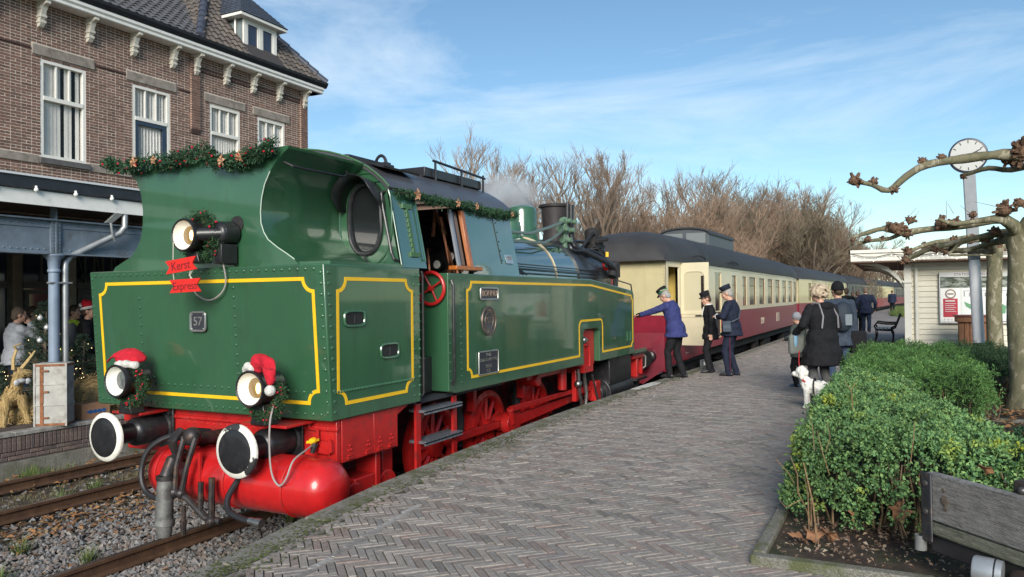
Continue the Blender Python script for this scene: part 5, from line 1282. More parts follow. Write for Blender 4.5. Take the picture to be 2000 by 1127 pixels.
def coach(name, label, p0, p1, up_m, low_m, wins, detail=True, taper=True, group='coaches of the train', pitch=None):
    d = Vector((p1[0]-p0[0], p1[1]-p0[1])); L = d.length; rz = -math.atan2(d.x, d.y)
    t = thing(name, label, 'railway coach', (p0[0], p0[1], ZR), rz, group)
    pp = lambda mb, n_, m, par=None, **k: put(mb, n_, m, par or t, local=True, **k)
    HW, HE, TL = 1.45, (1.24 if taper else 1.42), (3.0 if taper else .05)
    for s in (1, -1):
        W_ = lambda y: (HE+(HW-HE)*min(1, y/TL, (L-y)/TL))*s
        ys = sorted(set([0, TL, L-TL, L]+[v for w in wins for v in (w[0], w[1])]))
        lo, hi, wi_ = MB(), MB(), MB()
        if s == -1: ys = [0, TL, L-TL, L]
        for a, b in zip(ys, ys[1:]):
            wz = None
            if s == 1:
                for w in wins:
                    if w[0]-1e-6 <= a and b <= w[1]+1e-6: wz = w
            def pan(mb, y0, y1, z0, z1, dx=0, th=.04):
                x0, x1 = W_(y0)+dx*s, W_(y1)+dx*s
                mb.add([(x0, y0, z0), (x1, y1, z0), (x1, y1, z1), (x0, y0, z1), (x0-th*s, y0, z0), (x1-th*s, y1, z0), (x1-th*s, y1, z1), (x0-th*s, y0, z1)], [(0, 1, 2, 3), (7, 6, 5, 4), (0, 4, 5, 1), (1, 5, 6, 2), (2, 6, 7, 3), (3, 7, 4, 0)])
            if wz is None: pan(lo, a, b, ZS, ZW); pan(hi, a, b, ZW, ZE)
            else:
                if wz[4] != 'open':
                    z0, z1 = wz[2], wz[3]
                    if z0 >= ZW: pan(lo, a, b, ZS, ZW); pan(hi, a, b, ZW, z0)
                    else: pan(lo, a, b, ZS, z0)
                    pan(hi, a, b, z1, ZE)
                else: pan(hi, a, b, wz[3], ZE); pan(lo, a, b, ZS, wz[2])
        pp(lo, 'lower_side', low_m, smooth=False, split=False); pp(hi, 'upper_side', up_m, smooth=False, split=False)
        if s == 1:
            for w in wins:
                if w[4] == 'open': continue
                x = W_((w[0]+w[1])/2)
                q = MB(); q.box(x-.05, x-.035, w[0], w[1], w[2], w[3]); pn = pp(q, 'window', cglass, smooth=False)
                if detail:
                    q = MB(); f_ = .03
                    for (a, b, c, e) in ((w[0], w[0]+f_, w[2], w[3]), (w[1]-f_, w[1], w[2], w[3]), (w[0]+f_, w[1]-f_, w[3]-f_, w[3]), (w[0]+f_, w[1]-f_, w[2], w[2]+f_)): q.box(x-.036, x-.018, a, b, c, e)
                    pp(q, 'window_frame', mat('window_brown', (.16, .085, .03), .5) if w[4] == 'win' else cream, pn, split=False)
                    if w[4] == 'win': q = MB(); q.box(x-.036, x-.022, w[0]+f_, w[1]-f_, lerp(w[2], w[3], .68), lerp(w[2], w[3], .68)+.025); pp(q, 'transom', MATS['window_brown'], pn)
        q = MB(); q.prism([(W_(TL)+.012*s, TL, ZW-.02), (W_(L-TL)+.012*s, L-TL, ZW-.02), (W_(L-TL)+.012*s, L-TL, ZW+.02), (W_(TL)+.012*s, TL, ZW+.02)], (-.03*s, 0, 0)); pp(q, 'waist_moulding', up_m)
        q = MB(); q.prism([(W_(TL)+.01*s, TL, ZE-.10), (W_(L-TL)+.01*s, L-TL, ZE-.10), (W_(L-TL)+.01*s, L-TL, ZE-.07), (W_(TL)+.01*s, TL, ZE-.07)], (-.03*s, 0, 0)); pp(q, 'rain_strip', up_m)
    for y0, y1 in ((0, .05), (L-.05, L)):
        q = MB(); q.box(-HE, HE, y0, y1, ZW, ZE); pp(q, 'end_wall', mat('coach_end_cream', (.46, .40, .225), .45, coat=.2, var=.06, vscale=3, dirt=(.5, .38, .17), dscale=2.5, dpos=(.6, .9)) if up_m is not greyc else greyc)
        q = MB(); q.box(-HE, HE, y0, y1, ZS-.05, ZW); pp(q, 'end_wall_lower', low_m)
        yy = y0-.35 if y0 == 0 else y1
        q = MB(); q.box(-.92, .03, yy, yy+.35, ZS+.1, ZE-.1); pp(q, 'gangway', burg if up_m is not greyc else underm, bevel=.03)
    # roof: ribbed elliptical vault with rounded-off ends
    n = 20; HR = .82 if detail else .78
    def ring(y, dr=0):
        e = min(y+.25, L+.25-y)/1.7; k = math.sqrt(max(0, 1-(1-min(1, e))**2)); kh = .10+.90*k
        w_ = abs((HE+(HW-HE)*min(1, max(0, y)/TL, max(0, L-y)/TL))) + .06+dr
        return [(w_*(abs(math.cos(a))**.85)*(1 if math.cos(a) >= 0 else -1), y, ZE-.02+(HR*kh+dr)*(math.sin(a)**.9 if math.sin(a) > 0 else 0)) for a in [PI*i/n for i in range(n+1)]]
    yr = sorted(set([-.25, -.1, .1, .4, .8, 1.3, 1.9, 2.4, 3.0]+[L-v for v in (-.25, -.1, .1, .4, .8, 1.3, 1.9, 2.4, 3.0)]+list(np.arange(4, L-3.2, 2.0))))
    q = MB(); q.loft([ring(float(y)) for y in yr]); rf = pp(q, 'roof', croofm, ang=60)
    if detail:
        q = MB(); y = 2.8
        while y < L-2.6:
            a, b = ring(y, .03), ring(y+.06, .03)
            q.add(a+b, [(i, i+1, n+2+i, n+1+i) for i in range(n)]); y += .42 if L > 20 else .6
        pp(q, 'roof_rib', croofm, rf, kind='stuff', ang=70)
        for y0, y1 in ((1.2, 2.6), (5.4, 6.9)):
            q = MB(); q.tube([(1.56, lerp(y0, y1, i/8), ZE+.10+.06*math.sin(PI*i/8)) for i in range(9)], .018, 6); pp(q, 'gutter_strip', underm, rf)
        for y in np.arange(9, L-3, 1.55):
            q = MB(); q.box(-.55, -.2, float(y), float(y)+.5, ZE+HR-.02, ZE+HR+.13); pp(q, 'ventilator', underm, rf)
    # underframe
    q = MB(); q.box(-1.25, 1.25, .5, L-.5, .78, ZS); q.box(-.9, .9, 7, L-7, .45, .8); pp(q, 'underframe', underm, split=False)
    for yb in (3.2, L-3.2):
        q = MB(); q.box(-1.12, -.95, yb-1.6, yb+1.6, .35, .72); q.box(.95, 1.12, yb-1.6, yb+1.6, .35, .72); q.box(-1, 1, yb-.2, yb+.2, .4, .8)
        for dy in (-1.25, 1.25):
            q.box(.98, 1.2, yb+dy-.16, yb+dy+.16, .28, .66)
            for s in (-.75, .75): q.cyl((s-.06, yb+dy, .46), (s+.06, yb+dy, .46), .46, n=24)
        pp(q, 'bogie', underm, split=False)
    if detail:
        q = MB(); q.box(1.02, 1.18, 12, 12.6, .35, .8); pp(q, 'battery_box', underm)
        q = MB(); q.box(1.0, 1.18, 14, 15.4, .4, .8); pp(q, 'battery_box', underm)
    return t, pp, L
SEG = [(17.5, 41.2), (41.9, 65.2), (65.9, 89), (89.7, 112), (112.7, 135)]
zW0, zW1 = 2.11, 3.06
w1 = [(.15, .92, ZS+.02, 3.14, 'open'), (4.15, 4.95, 1.25, 3.10, 'door'), (6.5, 7.15, zW0, zW1, 'win'), (8.2, 8.85, zW0, zW1, 'win')]+[(9.4+1.93*k, 9.4+1.93*k+1.22, zW0, zW1, 'win') for k in range(7)]
c1, pc1, L1 = coach('passenger_coach', 'cream and burgundy coach with an open door, next to the engine', (trk(17.5)+.02, 17.5), (trk(41.2), 41.2), cream2, burg, w1)
# glazed look-out on the roof
q = MB(); q.prism([(-1.15, 2.9, ZE+.55), (-1.15, 6.9, ZE+.55), (1.15, 6.9, ZE+.55), (1.15, 2.9, ZE+.55)], (0, 0, .2)); hutp = [(.76*math.cos(PI*i/10), 6.5, ZE+1.10+.20*math.sin(PI*i/10)) for i in range(11)]
q = MB(); q.prism([(.76, 6.5, ZE+.3)]+hutp+[(-.76, 6.5, ZE+.3)], (0, 3.8, 0)); cup = pc1(q, 'lookout_cabin', mat('lookout_grey', (.06, .068, .078), .5, var=.15, vscale=3), bevel=.02, smooth=False)
for a, b in ((-.66, -.06), (.06, .66)):
    q = MB(); q.box(a, b, 6.485, 6.497, ZE+.80, ZE+1.12); pc1(q, 'window', mat('lookout_glass', (.16, .17, .17), .15, coat=.3), cup)
q = MB(); q.prism([(x*1.05, 6.42, z+.02) for x, y, z in hutp]+[(x*1.05, 6.42, z-.03) for x, y, z in hutp[::-1]], (0, 3.95, 0)); pc1(q, 'lookout_roof', croofm, cup)
# rivets and inner vestibule, hinges
q = MB()
for k in range(16):
    z = lerp(ZW+.05, ZE-.1, k/15); q.ell((HEs := 1.19, -.004, z), .014, 6, 4); q.ell((.45+.28, -.004, z), .012, 6, 4)
pc1(q, 'rivet', MATS['coach_end_cream'], kind='stuff')
q = MB(); q.box(.2, .26, .1, 1.3, ZS, ZE-.1); q.box(-1.1, 1.1, 1.3, 1.35, ZS, ZE-.1); pc1(q, 'vestibule_wall', mat('vestibule_yellow', (.55, .40, .10), .5, var=.1), split=False)
q = MB(); q.box(.9, 1.2, .98, 1.02, 2.1, 2.2); pc1(q, 'lock_plate', underm)
# the open door, square to the side
yd = 1.05; xd0, xd1 = 1.28, 1.98; zd0, zd1 = ZS+.2, 3.25
q = MB(); r_ = .14; wx0, wx1, wz0, wz1 = xd0+.10, xd1-.10, 2.09, 3.03
q.box(xd0, wx0, yd, yd+.045, zd0, zd1); q.box(wx1, xd1, yd, yd+.045, zd0, zd1); q.box(wx0, wx1, yd, yd+.045, zd0, wz0); q.box(wx0, wx1, yd, yd+.045, wz1, zd1)
for (cx_, sx) in ((wx0, 1), (wx1, -1)):
    a = [(cx_, yd, wz1)]+[(cx_+sx*(r_-r_*math.cos(t)), yd, wz1-r_+r_*math.sin(t)) for t in [PI/2*i/5 for i in range(6)]][::-1]
    q.prism(a, (0, .045, 0))
door = pc1(q, 'open_door', cream2, split=False)
q = MB(); q.box(wx0-.01, wx1+.01, yd+.02, yd+.026, wz0, wz1); pc1(q, 'door_window', mat('door_glass', (.50, .45, .30), .08, coat=.3), door)
q = MB(); q.box(wx1-.09, wx1-.02, yd+.012, yd+.02, wz0+.05, wz1-.1); pc1(q, 'door_blind', cglass, door)
q = MB(); q.box(xd0+.02, xd1-.02, yd-.012, yd+.0, 1.93, 1.955); q.box(xd0+.02, xd1-.02, yd-.012, yd+.0, 2.0, 2.025); pc1(q, 'door_moulding', cream2, door)
q = MB(); q.tube([(xd1-.32, yd-.03, 1.965), (xd1-.06, yd-.03, 1.975)], .018, 6); q.cyl((xd1-.1, yd, 1.97), (xd1-.1, yd-.04, 1.97), .025, n=8); pc1(q, 'door_handle', black, door)
# entrance sill, steps and plough-shaped front apron below the end wall
q = MB(); q.prism([(1.20, -.05, ZS-.26), (1.20, -.05, ZS+.14), (1.47, 3.2, ZS+.14), (1.47, 3.2, ZS-.10)], (-.2, 0, 0)); pc1(q, 'entrance_sill', burg, bevel=.01)
text_part('204', 'sill_number', white, c1, (1.335, 1.45, ZS+.03), (.08, 1, 0), (0, 0, 1), .15, local=True)
q = MB(); q.box(-1.3, 1.22, -.07, -.0, ZS-.35, ZS-.0); q.prism([(1.2, -.08, ZS+.55), (.1, -.30, ZS+.55), (.1, -.30, ZS-.5), (.75, -.30, ZS-.62), (1.2, -.08, ZS-.3)], (-.06, .05, 0)); q.box(.55, .95, -.5, -.2, ZS+.12, ZS+.2); q.prism([(.7, -.5, ZS+.12), (.7, -.2, ZS+.12), (.7, -.2, ZS-.4)], (.06, 0, 0)); pc1(q, 'end_apron', burg, split=False)
for x in (-.88, .88):
    q = MB(); q.lathe([(.22, -.68), (.22, -.65), (.1, -.62), (.1, -.3), (.15, -.28), (.16, 0)], (x, -.03, 1.05), (0, 1, 0), 20); pc1(q, 'buffer', black)
for k, z in enumerate((.42, .12)):
    q = MB(); q.box(1.05, 1.5, .25, 1.0, z-.02, z+.02); pc1(q, 'step', underm)
q = MB(); q.box(1.3, 1.34, 2.9, 3.7, .45, .75); pl_ = pc1(q, 'number_board', mat('dull_grey_board', (.15, .15, .15), .7, var=.2))
text_part('32', 'board_number', white, pl_, (1.345, 3.2, .6), (0, 1, 0), (0, 0, 1), .2, local=True)
text_part('ZLSM', 'side_lettering', mat('lettering_cream', (.62, .55, .42), .5), c1, (1.458, 11.9, 1.5), (0, 1, 0), (0, 0, 1), .32, local=True)
q = MB(); q.box(1.45, 1.462, 15.35, 16.05, 1.38, 1.72); pb = pc1(q, 'data_panel', mat('data_panel_cream', (.55, .48, .36), .6))
q = MB()
for k in range(6): q.box(1.462, 1.465, 15.42, 15.95-.06*(k % 3), 1.66-.045*k, 1.675-.045*k)
pc1(q, 'panel_print', burg, pb, kind='stuff')
# passengers' red coat glimpsed through the third window: seats
q = MB(); q.box(.9, 1.2, 12.4, 12.9, 1.4, 2.55); q.ell((1.05, 12.65, 2.7), .13, 10, 8); pc1(q, 'seat_back', mat('red_upholstery', (.5, .02, .03), .7), split=False)
W2 = [(2.2+1.62*k, 2.2+1.62*k+.72, zW0, zW1, 'win') for k in range(12)]
coach('passenger_coach', 'second coach, cream with yellow end and red lower panels', (trk(41.9), 41.9), (trk(65.2), 65.2), cream, burg, W2, detail=False)
W3 = [(1.6+1.02*k, 1.6+1.02*k+.66, zW0-.1, zW1, 'win') for k in range(20)]
coach('passenger_coach', 'dark grey third coach with a close row of windows', (trk(65.9), 65.9), (trk(89), 89), greyc, greyc, W3, detail=False)
coach('passenger_coach', 'fourth coach far down the train, yellow cream over bright red', (trk(89.7), 89.7), (trk(112), 112), cream, mat('coach_bright_red', (.30, .015, .025), .4, coat=.3), W2, detail=False)
coach('passenger_coach', 'last dark coach at the far end of the train', (trk(112.7), 112.7), (trk(135), 135), greyc, burg, W3, detail=False)

# ================================================================== wooden shelter on the platform
sh = thing('platform_shelter', 'cream weatherboarded flat roofed waiting shelter with posters', 'shelter', (.2, 23, 0))
S_ = lambda mb, name, m, par=None, **k: put(mb, name, m, par or sh, **k)
shc = mat('shelter_cream', (.64, .60, .48), .6, var=.06, vscale=4, dirt=(.45, .43, .32), dscale=2, dpos=(.6, .9))
shw = mat('shelter_white_trim', (.66, .64, .56), .55, var=.06, vscale=4, dirt=(.45, .44, .36), dscale=3, dpos=(.6, .9))
q = MB(); q.box(.22, 6.5, 23.05, 30, .27, 2.4); S_(q, 'wall_core', shc)
q = MB(); q.box(.2, 6.5, 22.98, 30, -.02, .28); S_(q, 'plinth', conc)
z = .27; pl0 = None
while z < 2.40:
    if pl0 is None:
        q = MB(); q.prism([(.24, 0, 0), (.24, -.028, .005), (.24, -.008, .135), (.24, 0, .135)], (6.2, 0, 0)); pl0 = S_(q, 'weatherboard', shc, local=False)
        pl0.data.transform(Matrix.Translation((.2, 23, 0))); pl0.data.transform(Matrix.Translation((-.2, 0, 0))); o = pl0
        q = MB()
    else: o = cp(pl0, sh)
    o.location = (0, .04, z); z += .142
for o in [pl0]: pass
q = MB(); q.box(.13, .30, 22.86, 23.03, -.02, 2.42); q.box(.10, .33, 22.83, 23.06, 1.92, 1.98); S_(q, 'corner_post', shw, bevel=.01, split=False)
q = MB(); q.cyl((.42, 22.96, 0), (.42, 22.96, 2.42), .045, n=12); S_(q, 'downpipe', shw)
q = MB(); q.box(.24, 6.5, 22.98, 23.03, 2.28, 2.45); S_(q, 'head_board', shw)
# roof slab with deep fascias, boarded soffit and curved brackets
q = MB(); q.box(-1.13, 7.5, 22.25, 31, 2.50, 2.80); rf = S_(q, 'roof', shw, bevel=.01)
q = MB(); q.box(-1.17, 7.5, 22.20, 22.25, 2.72, 2.80); q.box(-1.17, -1.13, 22.20, 31, 2.72, 2.80); S_(q, 'roof_trim', shw, split=False)
sof = mat('soffit_brown', (.17, .10, .07), .8, var=.3, vscale=5, stretch=(9, 1, 1))
q = MB()
for k in range(14): q.box(-1.10+.0+k*.55, -1.10+k*.55+.53, 22.28, 30.9, 2.47, 2.495)
S_(q, 'soffit_board', sof, rf, kind='stuff')
for y in (22.95, 26.2, 29.6):
    q = MB(); pts = [(.13, y, 1.78), (.02, y, 1.98), (-.22, y, 2.22), (-.55, y, 2.38), (-.95, y, 2.45)]
    for a, b in zip(pts, pts[1:]):
        q.prism([a, b, (b[0], b[1], b[2]+.10), (a[0]+.0, a[1], a[2]+.13)], (0, .09, 0))
    S_(q, 'roof_bracket', shw, split=False)
q = MB(); q.tube([(-1.1+.3*i, 22.18, 2.70-.10*abs(math.sin(i*.95))) for i in range(22)], .010, 5)
ls = S_(q, 'light_string', black)
led = mat('small_white_light', (.9, .9, .85), .3, emit=(1, .95, .8), estr=1.2)
q = MB()
for i in range(60):
    t = i*.105; q.ell((-1.1+t, 22.17, 2.66-.12*abs(math.sin(t/.3*.95))-.02*(i % 3)), .011, 6, 4)
S_(q, 'light_bulbs', led, ls, kind='stuff')
# notice board
q = MB(); q.box(.95, 2.6, 22.92, 22.96, .86, 2.18); nb = S_(q, 'notice_board', mat('board_grey_white', (.60, .60, .58), .4))
text_part('STATION SIMPELVELD', 'board_heading', mat('heading_purple', (.16, .08, .14), .6), nb, (1.75, 22.917, 2.12), (1, 0, 0), (0, 0, 1), .095, .002)
ph = mat('photo_print', (.07, .09, .06), .35, var=.9, vscale=7, stretch=(1, 1, 3), dirt=(.28, .30, .27), dscale=3.5, dpos=(.5, .62), coat=.3)
q = MB(); q.box(.97, 2.58, 22.914, 22.92, 1.78, 2.06); S_(q, 'photo_strip', ph, nb)
q = MB(); q.box(.97, 1.42, 22.91, 22.92, .88, 1.76); p1_ = S_(q, 'notice_poster', white, nb)
q = MB(); q.box(1.03, 1.36, 22.904, 22.91, 1.02, 1.50); S_(q, 'red_panel', mat('poster_red', (.42, .03, .05), .5), p1_)
q = MB(); q.lathe([(.125, 0), (.125, .003), (.1, .004)], (1.2, 22.908, 1.62), (0, -1, 0), 20); q.box(1.13, 1.27, 22.898, 22.902, 1.60, 1.64); S_(q, 'badge', mat('badge_brown', (.25, .18, .15), .6), p1_, split=False)
q = MB(); q.lathe([(.09, 0), (.09, .004)], (1.2, 22.904, 1.62), (0, -1, 0), 20); S_(q, 'badge_centre', white, p1_)
q = MB(); q.box(1.08, 1.3, 22.900, 22.904, 1.42, 1.46)
for k in range(5): q.box(1.07, 1.32-.04*(k % 2), 22.900, 22.904, 1.36-.05*k, 1.375-.05*k)
for k in range(4):
    q.box(1.04+.08*k, 1.08+.08*k, 22.906, 22.91, .95, .98); q.box(1.04+.08*k, 1.08+.08*k, 22.906, 22.91, .9, .92)
S_(q, 'poster_print', mat('poster_ink', (.55, .50, .48), .6), p1_, kind='stuff')
q = MB(); q.box(1.44, 2.58, 22.91, 22.92, .88, 1.76); p2_ = S_(q, 'map_poster', mat('map_paper', (.68, .70, .68), .4, coat=.2), nb)
mg = mat('map_green', (.12, .30, .16), .6)
q = MB(); q.prism([(1.50, 22.908, 1.42), (1.62, 22.908, 1.36), (1.78, 22.908, 1.34), (1.9, 22.908, 1.22), (1.92, 22.908, 1.12), (1.76, 22.908, 1.10), (1.68, 22.908, 1.2), (1.54, 22.908, 1.3)], (0, -.003, 0)); q.prism([(2.15, 22.908, 1.3), (2.3, 22.908, 1.38), (2.42, 22.908, 1.3), (2.4, 22.908, 1.12), (2.25, 22.908, 1.08)], (0, -.003, 0)); S_(q, 'map_area', mg, p2_)
q = MB()
for k in range(9): q.box(1.5+.115*k, 1.52+.115*k, 22.906, 22.91, 1.55, 1.68-.03*(k % 3))
q.box(1.48, 2.5, 22.906, 22.91, 1.69, 1.70); q.box(1.46, 2.56, 22.906, 22.91, .90, .925)
S_(q, 'map_print', mat('map_ink', (.22, .2, .22), .6), p2_, kind='stuff')
q = MB(); q.tube([(2.86, 22.95, 1.72), (2.86, 22.85, 1.72), (3.02, 22.8, 1.30)], .016, 6); q.obox((3.04, 22.8, 1.22), (.08, 0, 0), (0, .06, 0), (.02, 0, .06)); S_(q, 'wall_lamp', mat('lamp_grey', (.2, .2, .2), .5))
# timber stand in front of it
st = thing('wooden_stand', 'brown timber box stand in front of the posters', 'stand', (1.5, 21.8, 0))
tw = mat('reddish_timber', (.19, .085, .04), .7, var=.3, vscale=5, stretch=(6, 6, 1), bump=.2, bscale=30)
for k in range(6):
    q = MB(); q.box(1.30+.115*k, 1.405+.115*k, 21.6, 21.63, 0, .93); put(q, 'plank', tw, st, bevel=.005)
q = MB(); q.box(1.31, 1.97, 21.63, 22.2, 0, .92); put(q, 'box', tw, st)
q = MB(); q.box(1.24, 2.04, 21.52, 22.26, .93, 1.07); put(q, 'top', tw, st, bevel=.015)
q = MB(); q.box(1.2, 2.08, 21.48, 22.3, 1.07, 1.10); put(q, 'top_sheet', mat('dark_red_top', (.15, .03, .03), .6), st)
# bench
bn = thing('park_bench', 'black cast iron bench with slats beside the shelter', 'bench', (-.25, 30, 0), 0)
by = 29.3
q0 = MB()
for (y) in (28.9, 30.6):
    q = MB(); q.tube([(-.75, y, 0), (-.70, y, .2), (-.72, y, .42), (-.3, y, .40), (-.12, y, .5), (.05, y, .95)], .03, 6); q.tube([(-.2, y, .0), (-.18, y, .25), (-.25, y, .42)], .03, 6); q.tube([(-.70, y, .42), (-.76, y, .55), (-.68, y, .66), (-.4, y, .62), (-.1, y, .62)], .028, 6); put(q, 'end_frame', black, bn)
for k in range(4):
    q = MB(); q.box(-.72+.12*k, -.63+.12*k, 28.8, 30.7, .43, .46); put(q, 'seat_slat', black, bn, bevel=.006)
for k in range(4):
    q = MB(); q.obox((-.10+.042*k, 29.75, .56+.11*k), (.012, 0, .005), (0, .95, 0), (.015, 0, .042)); put(q, 'back_slat', black, bn)
# clock on its post
ck = thing('station_clock', 'round double faced station clock on tall grey white post with black foot', 'clock', (1.63, 20.5, 0))
pg = mat('post_grey_white', (.58, .59, .60), .5, var=.08, vscale=6, dirt=(.32, .33, .34), dscale=7, dpos=(.6, .8))
leanx = lambda z: 1.645-.036*z
q = MB(); q.tube([(leanx(.55), 20.5, .5), (leanx(2.3), 20.5, 2.3), (leanx(2.4), 20.5, 2.4)], [.125, .118, .095], 18); put(q, 'post', pg, ck)
q = MB(); q.tube([(leanx(0), 20.5, -.02), (leanx(.5), 20.5, .505)], .128, 18); put(q, 'post_foot', black, ck)
q = MB(); q.prism([(leanx(2.4)-.125, 20.44, 2.4), (leanx(2.4)+.125, 20.44, 2.4), (leanx(4.4)+.125, 20.44, 4.42), (leanx(4.4)-.125, 20.44, 4.42)], (0, .12, 0)); put(q, 'upper_post', mat('post_grey', (.22, .235, .25), .5, var=.1), ck, bevel=.02)
cz = 4.80; cxk = 1.475
q = MB(); q.lathe([(.36, -.09), (.385, -.085), (.40, -.05), (.40, .05), (.385, .085), (.36, .09)], (cxk, 20.5, cz), (0, 1, 0), 40, cap=False); put(q, 'clock_rim', mat('clock_blue_black', (.02, .028, .05), .4), ck)
facem = mat('clock_face', (.44, .44, .42), .35, coat=.2)
for s in (-1, 1):
    q = MB(); q.lathe([(.362, .078*s), (0, .079*s)], (cxk, 20.5, cz), (0, 1, 0), 40, cap=False); fc = put(q, 'clock_face', facem, ck)
    q = MB()
    for k in range(12):
        t = k*PI/6; d = Vector((math.sin(t), 0, math.cos(t))); e = Vector((math.cos(t), 0, -math.sin(t))); q.obox(Vector((cxk, 20.5+.083*s, cz))+d*.31, d*.032, e*.009, (0, .002, 0))
    put(q, 'hour_marks', black, fc, kind='stuff')
    for t, l, w_ in ((1.05*s, .20, .014), (.95*s-1.9 if s < 0 else 2, .28, .010)):
        t = (1.30 if l < .25 else 1.12); d = Vector((math.sin(t)*-s, 0, math.cos(t))); e = Vector((d.z, 0, -d.x)); q = MB(); q.obox(Vector((cxk, 20.5+.086*s, cz))+d*(l*.4), d*l*.6, e*w_, (0, .002, 0)); put(q, 'clock_hand', black, fc)

# ================================================================== lower right: old mine tub and lamp in the bed
tb = thing('mine_wagon', 'weathered grey timber wagon side with black iron strap and bolts', 'wagon', (.11, 5.0, 0))
A_, B2 = Vector((.105, 5.02, 0)), Vector((1.4, 3.62, 0)); dd = (B2-A_).normalized(); nn = Vector((-dd.y, dd.x, 0)); nn = -nn if nn.y > 0 else nn   # towards the camera
greyw = mat('weathered_timber', (.19, .18, .17), .85, var=.35, vscale=3, stretch=(3, 3, 22), bump=.7, bscale=9, dirt=(.07, .06, .055), dscale=1.6, dpos=(.55, .75))
greyw2 = mat('weathered_green_timber', (.15, .15, .115), .9, var=.35, vscale=3, stretch=(3, 3, 26), bump=.7, bscale=9, dirt=(.07, .075, .035), dscale=1.6, dpos=(.5, .7))
LB = (B2-A_).length
def bar(z0, z1, t0, t1, off, th, name, m, bevel=.008):
    q = MB(); a, b = A_+dd*t0+nn*off, A_+dd*t1+nn*off
    q.prism([(a.x, a.y, z0), (b.x, b.y, z0), (b.x, b.y, z1), (a.x, a.y, z1)], tuple(nn*-th)); return put(q, name, m, tb, bevel=bevel)
bar(.355, .625, .015, LB, 0, .07, 'plank', greyw, .012); bar(.275, .351, .035, LB, -.004, .07, 'plank', greyw2, .012)
strap = bar(.235, .627, .0, .075, .016, .016, 'iron_strap', mat('black_iron', (.03, .032, .037), .5, metal=.3, var=.3, vscale=15, dirt=(.09, .07, .06), dscale=14), .012)
bar(.17, .272, .02, LB, -.03, .09, 'iron_sill', mat('dark_iron_sill', (.022, .02, .022), .7, var=.3), .01)
for z in (.565, .405):
    q = MB(); c_ = A_+dd*.036+nn*.016; q.lathe([(.019, 0), (.017, .008), (.008, .012)], (c_.x, c_.y, z), nn, 10); put(q, 'bolt', mat('bolt_iron', (.09, .085, .085), .4, metal=.6), tb)
for (t_, z_, r_) in ((.15, .55, .012), (.155, .49, .03), (.16, .45, .016)):
    q = MB(); c_ = A_+dd*t_+nn*.001; q.lathe([(r_, 0), (r_*.8, .003), (r_*.3, .003)], (c_.x, c_.y, z_), nn, 14); put(q, 'knot', mat('wood_knot', (.10, .08, .06), .8, var=.5, vscale=60), tb)
q = MB(); c_ = A_-dd*.02+nn*.0; q.tube([(c_.x, c_.y, .17), (c_.x, c_.y, .255)], .032, 14, cap=False); put(q, 'pipe_socket', mat('socket_grey', (.16, .165, .16), .6, var=.2), tb)
# second timber upright behind
q = MB(); a = A_+dd*.52-nn*.06; b = A_+dd*1.3-nn*.06
q.prism([(a.x, a.y, .50), (b.x, b.y, .50), (b.x, b.y, .585), (a.x, a.y, .585)], tuple(nn*-.14)); put(q, 'beam', mat('dark_timber', (.045, .034, .03), .85, var=.4, vscale=4, stretch=(4, 4, 20), bump=.5, bscale=12), tb, bevel=.012)
q = MB(); q.prism([(a.x, a.y, .588), (b.x, b.y, .588), (b.x, b.y, .69), (a.x, a.y, .69)], tuple(nn*-.14)); put(q, 'beam', MATS['dark_timber'], tb, bevel=.02)
q = MB(); c_ = a+dd*.06; q.ell((c_.x, c_.y, .645), .022, 10, 6); put(q, 'bolt', MATS['bolt_iron'], tb)
fl = thing('ground_floodlight', 'silver grey cylindrical floodlight lying below the wagon timber', 'floodlight', (.34, 4.62, .1))
al = mat('cast_aluminium', (.36, .38, .40), .38, metal=.5, var=.1, vscale=10)
c0 = Vector((.32, 4.60, .235)); ax = Vector((1, -.25, -.04)).normalized()
q = MB(); q.lathe([(.062, 0), (.068, .01), (.069, .09), (.066, .13), (.0, .135)], c0, ax, 24); put(q, 'housing', al, fl)
q = MB(); q.lathe([(.0705, .095), (.0705, .102)], c0, ax, 24, cap=False); put(q, 'seam_ring', black, fl)
q = MB(); q.lathe([(.056, -.004), (.0, -.006)], c0, ax, 20, cap=False); put(q, 'lamp_lens', mat('lens_dark', (.05, .055, .06), .1, coat=.3), fl)
q = MB(); q.cyl((.38, 4.60, .0), (.38, 4.60, .18), .015, n=8); put(q, 'stake', black, fl)
q = MB(); q.lathe([(.10, 0), (.10, .05), (.07, .07), (0, .07)], (.56, 4.55, .17), (-.9, -.4, 0), 20); put(q, 'wheel', mat('rusty_wheel', (.06, .04, .035), .6, metal=.4, var=.3, vscale=9), tb)
# ================================================================== planting bed, hedges, trees
soilm = mat('bed_soil', (.055, .038, .028), .95, var=.45, vscale=9, bump=.8, bscale=40, dirt=(.035, .05, .018), dscale=2, dpos=(.5, .65))
mb = MB(); N_ = 26
vs = []; 
for j in range(N_+1):
    for i in range(N_+1):
        x, y = lerp(-.80, 6.0, i/N_), lerp(4.95, 22.6, j/N_)
        vs.append((x, y, .02+.035*mnoise.noise(Vector((x*1.3, y*.8, 0)))))
mb.add(vs, [(j*(N_+1)+i, j*(N_+1)+i+1, (j+1)*(N_+1)+i+1, (j+1)*(N_+1)+i) for j in range(N_) for i in range(N_)])
put(mb, 'planting_bed', soilm, kind='structure', recalc=False)
bed = bpy.data.objects['planting_bed']
agg = mat('aggregate_concrete', (.20, .19, .16), .95, var=.45, vscale=70, bump=.9, bscale=90, dirt=(.11, .12, .055), dscale=4, dpos=(.45, .6))
k = 0
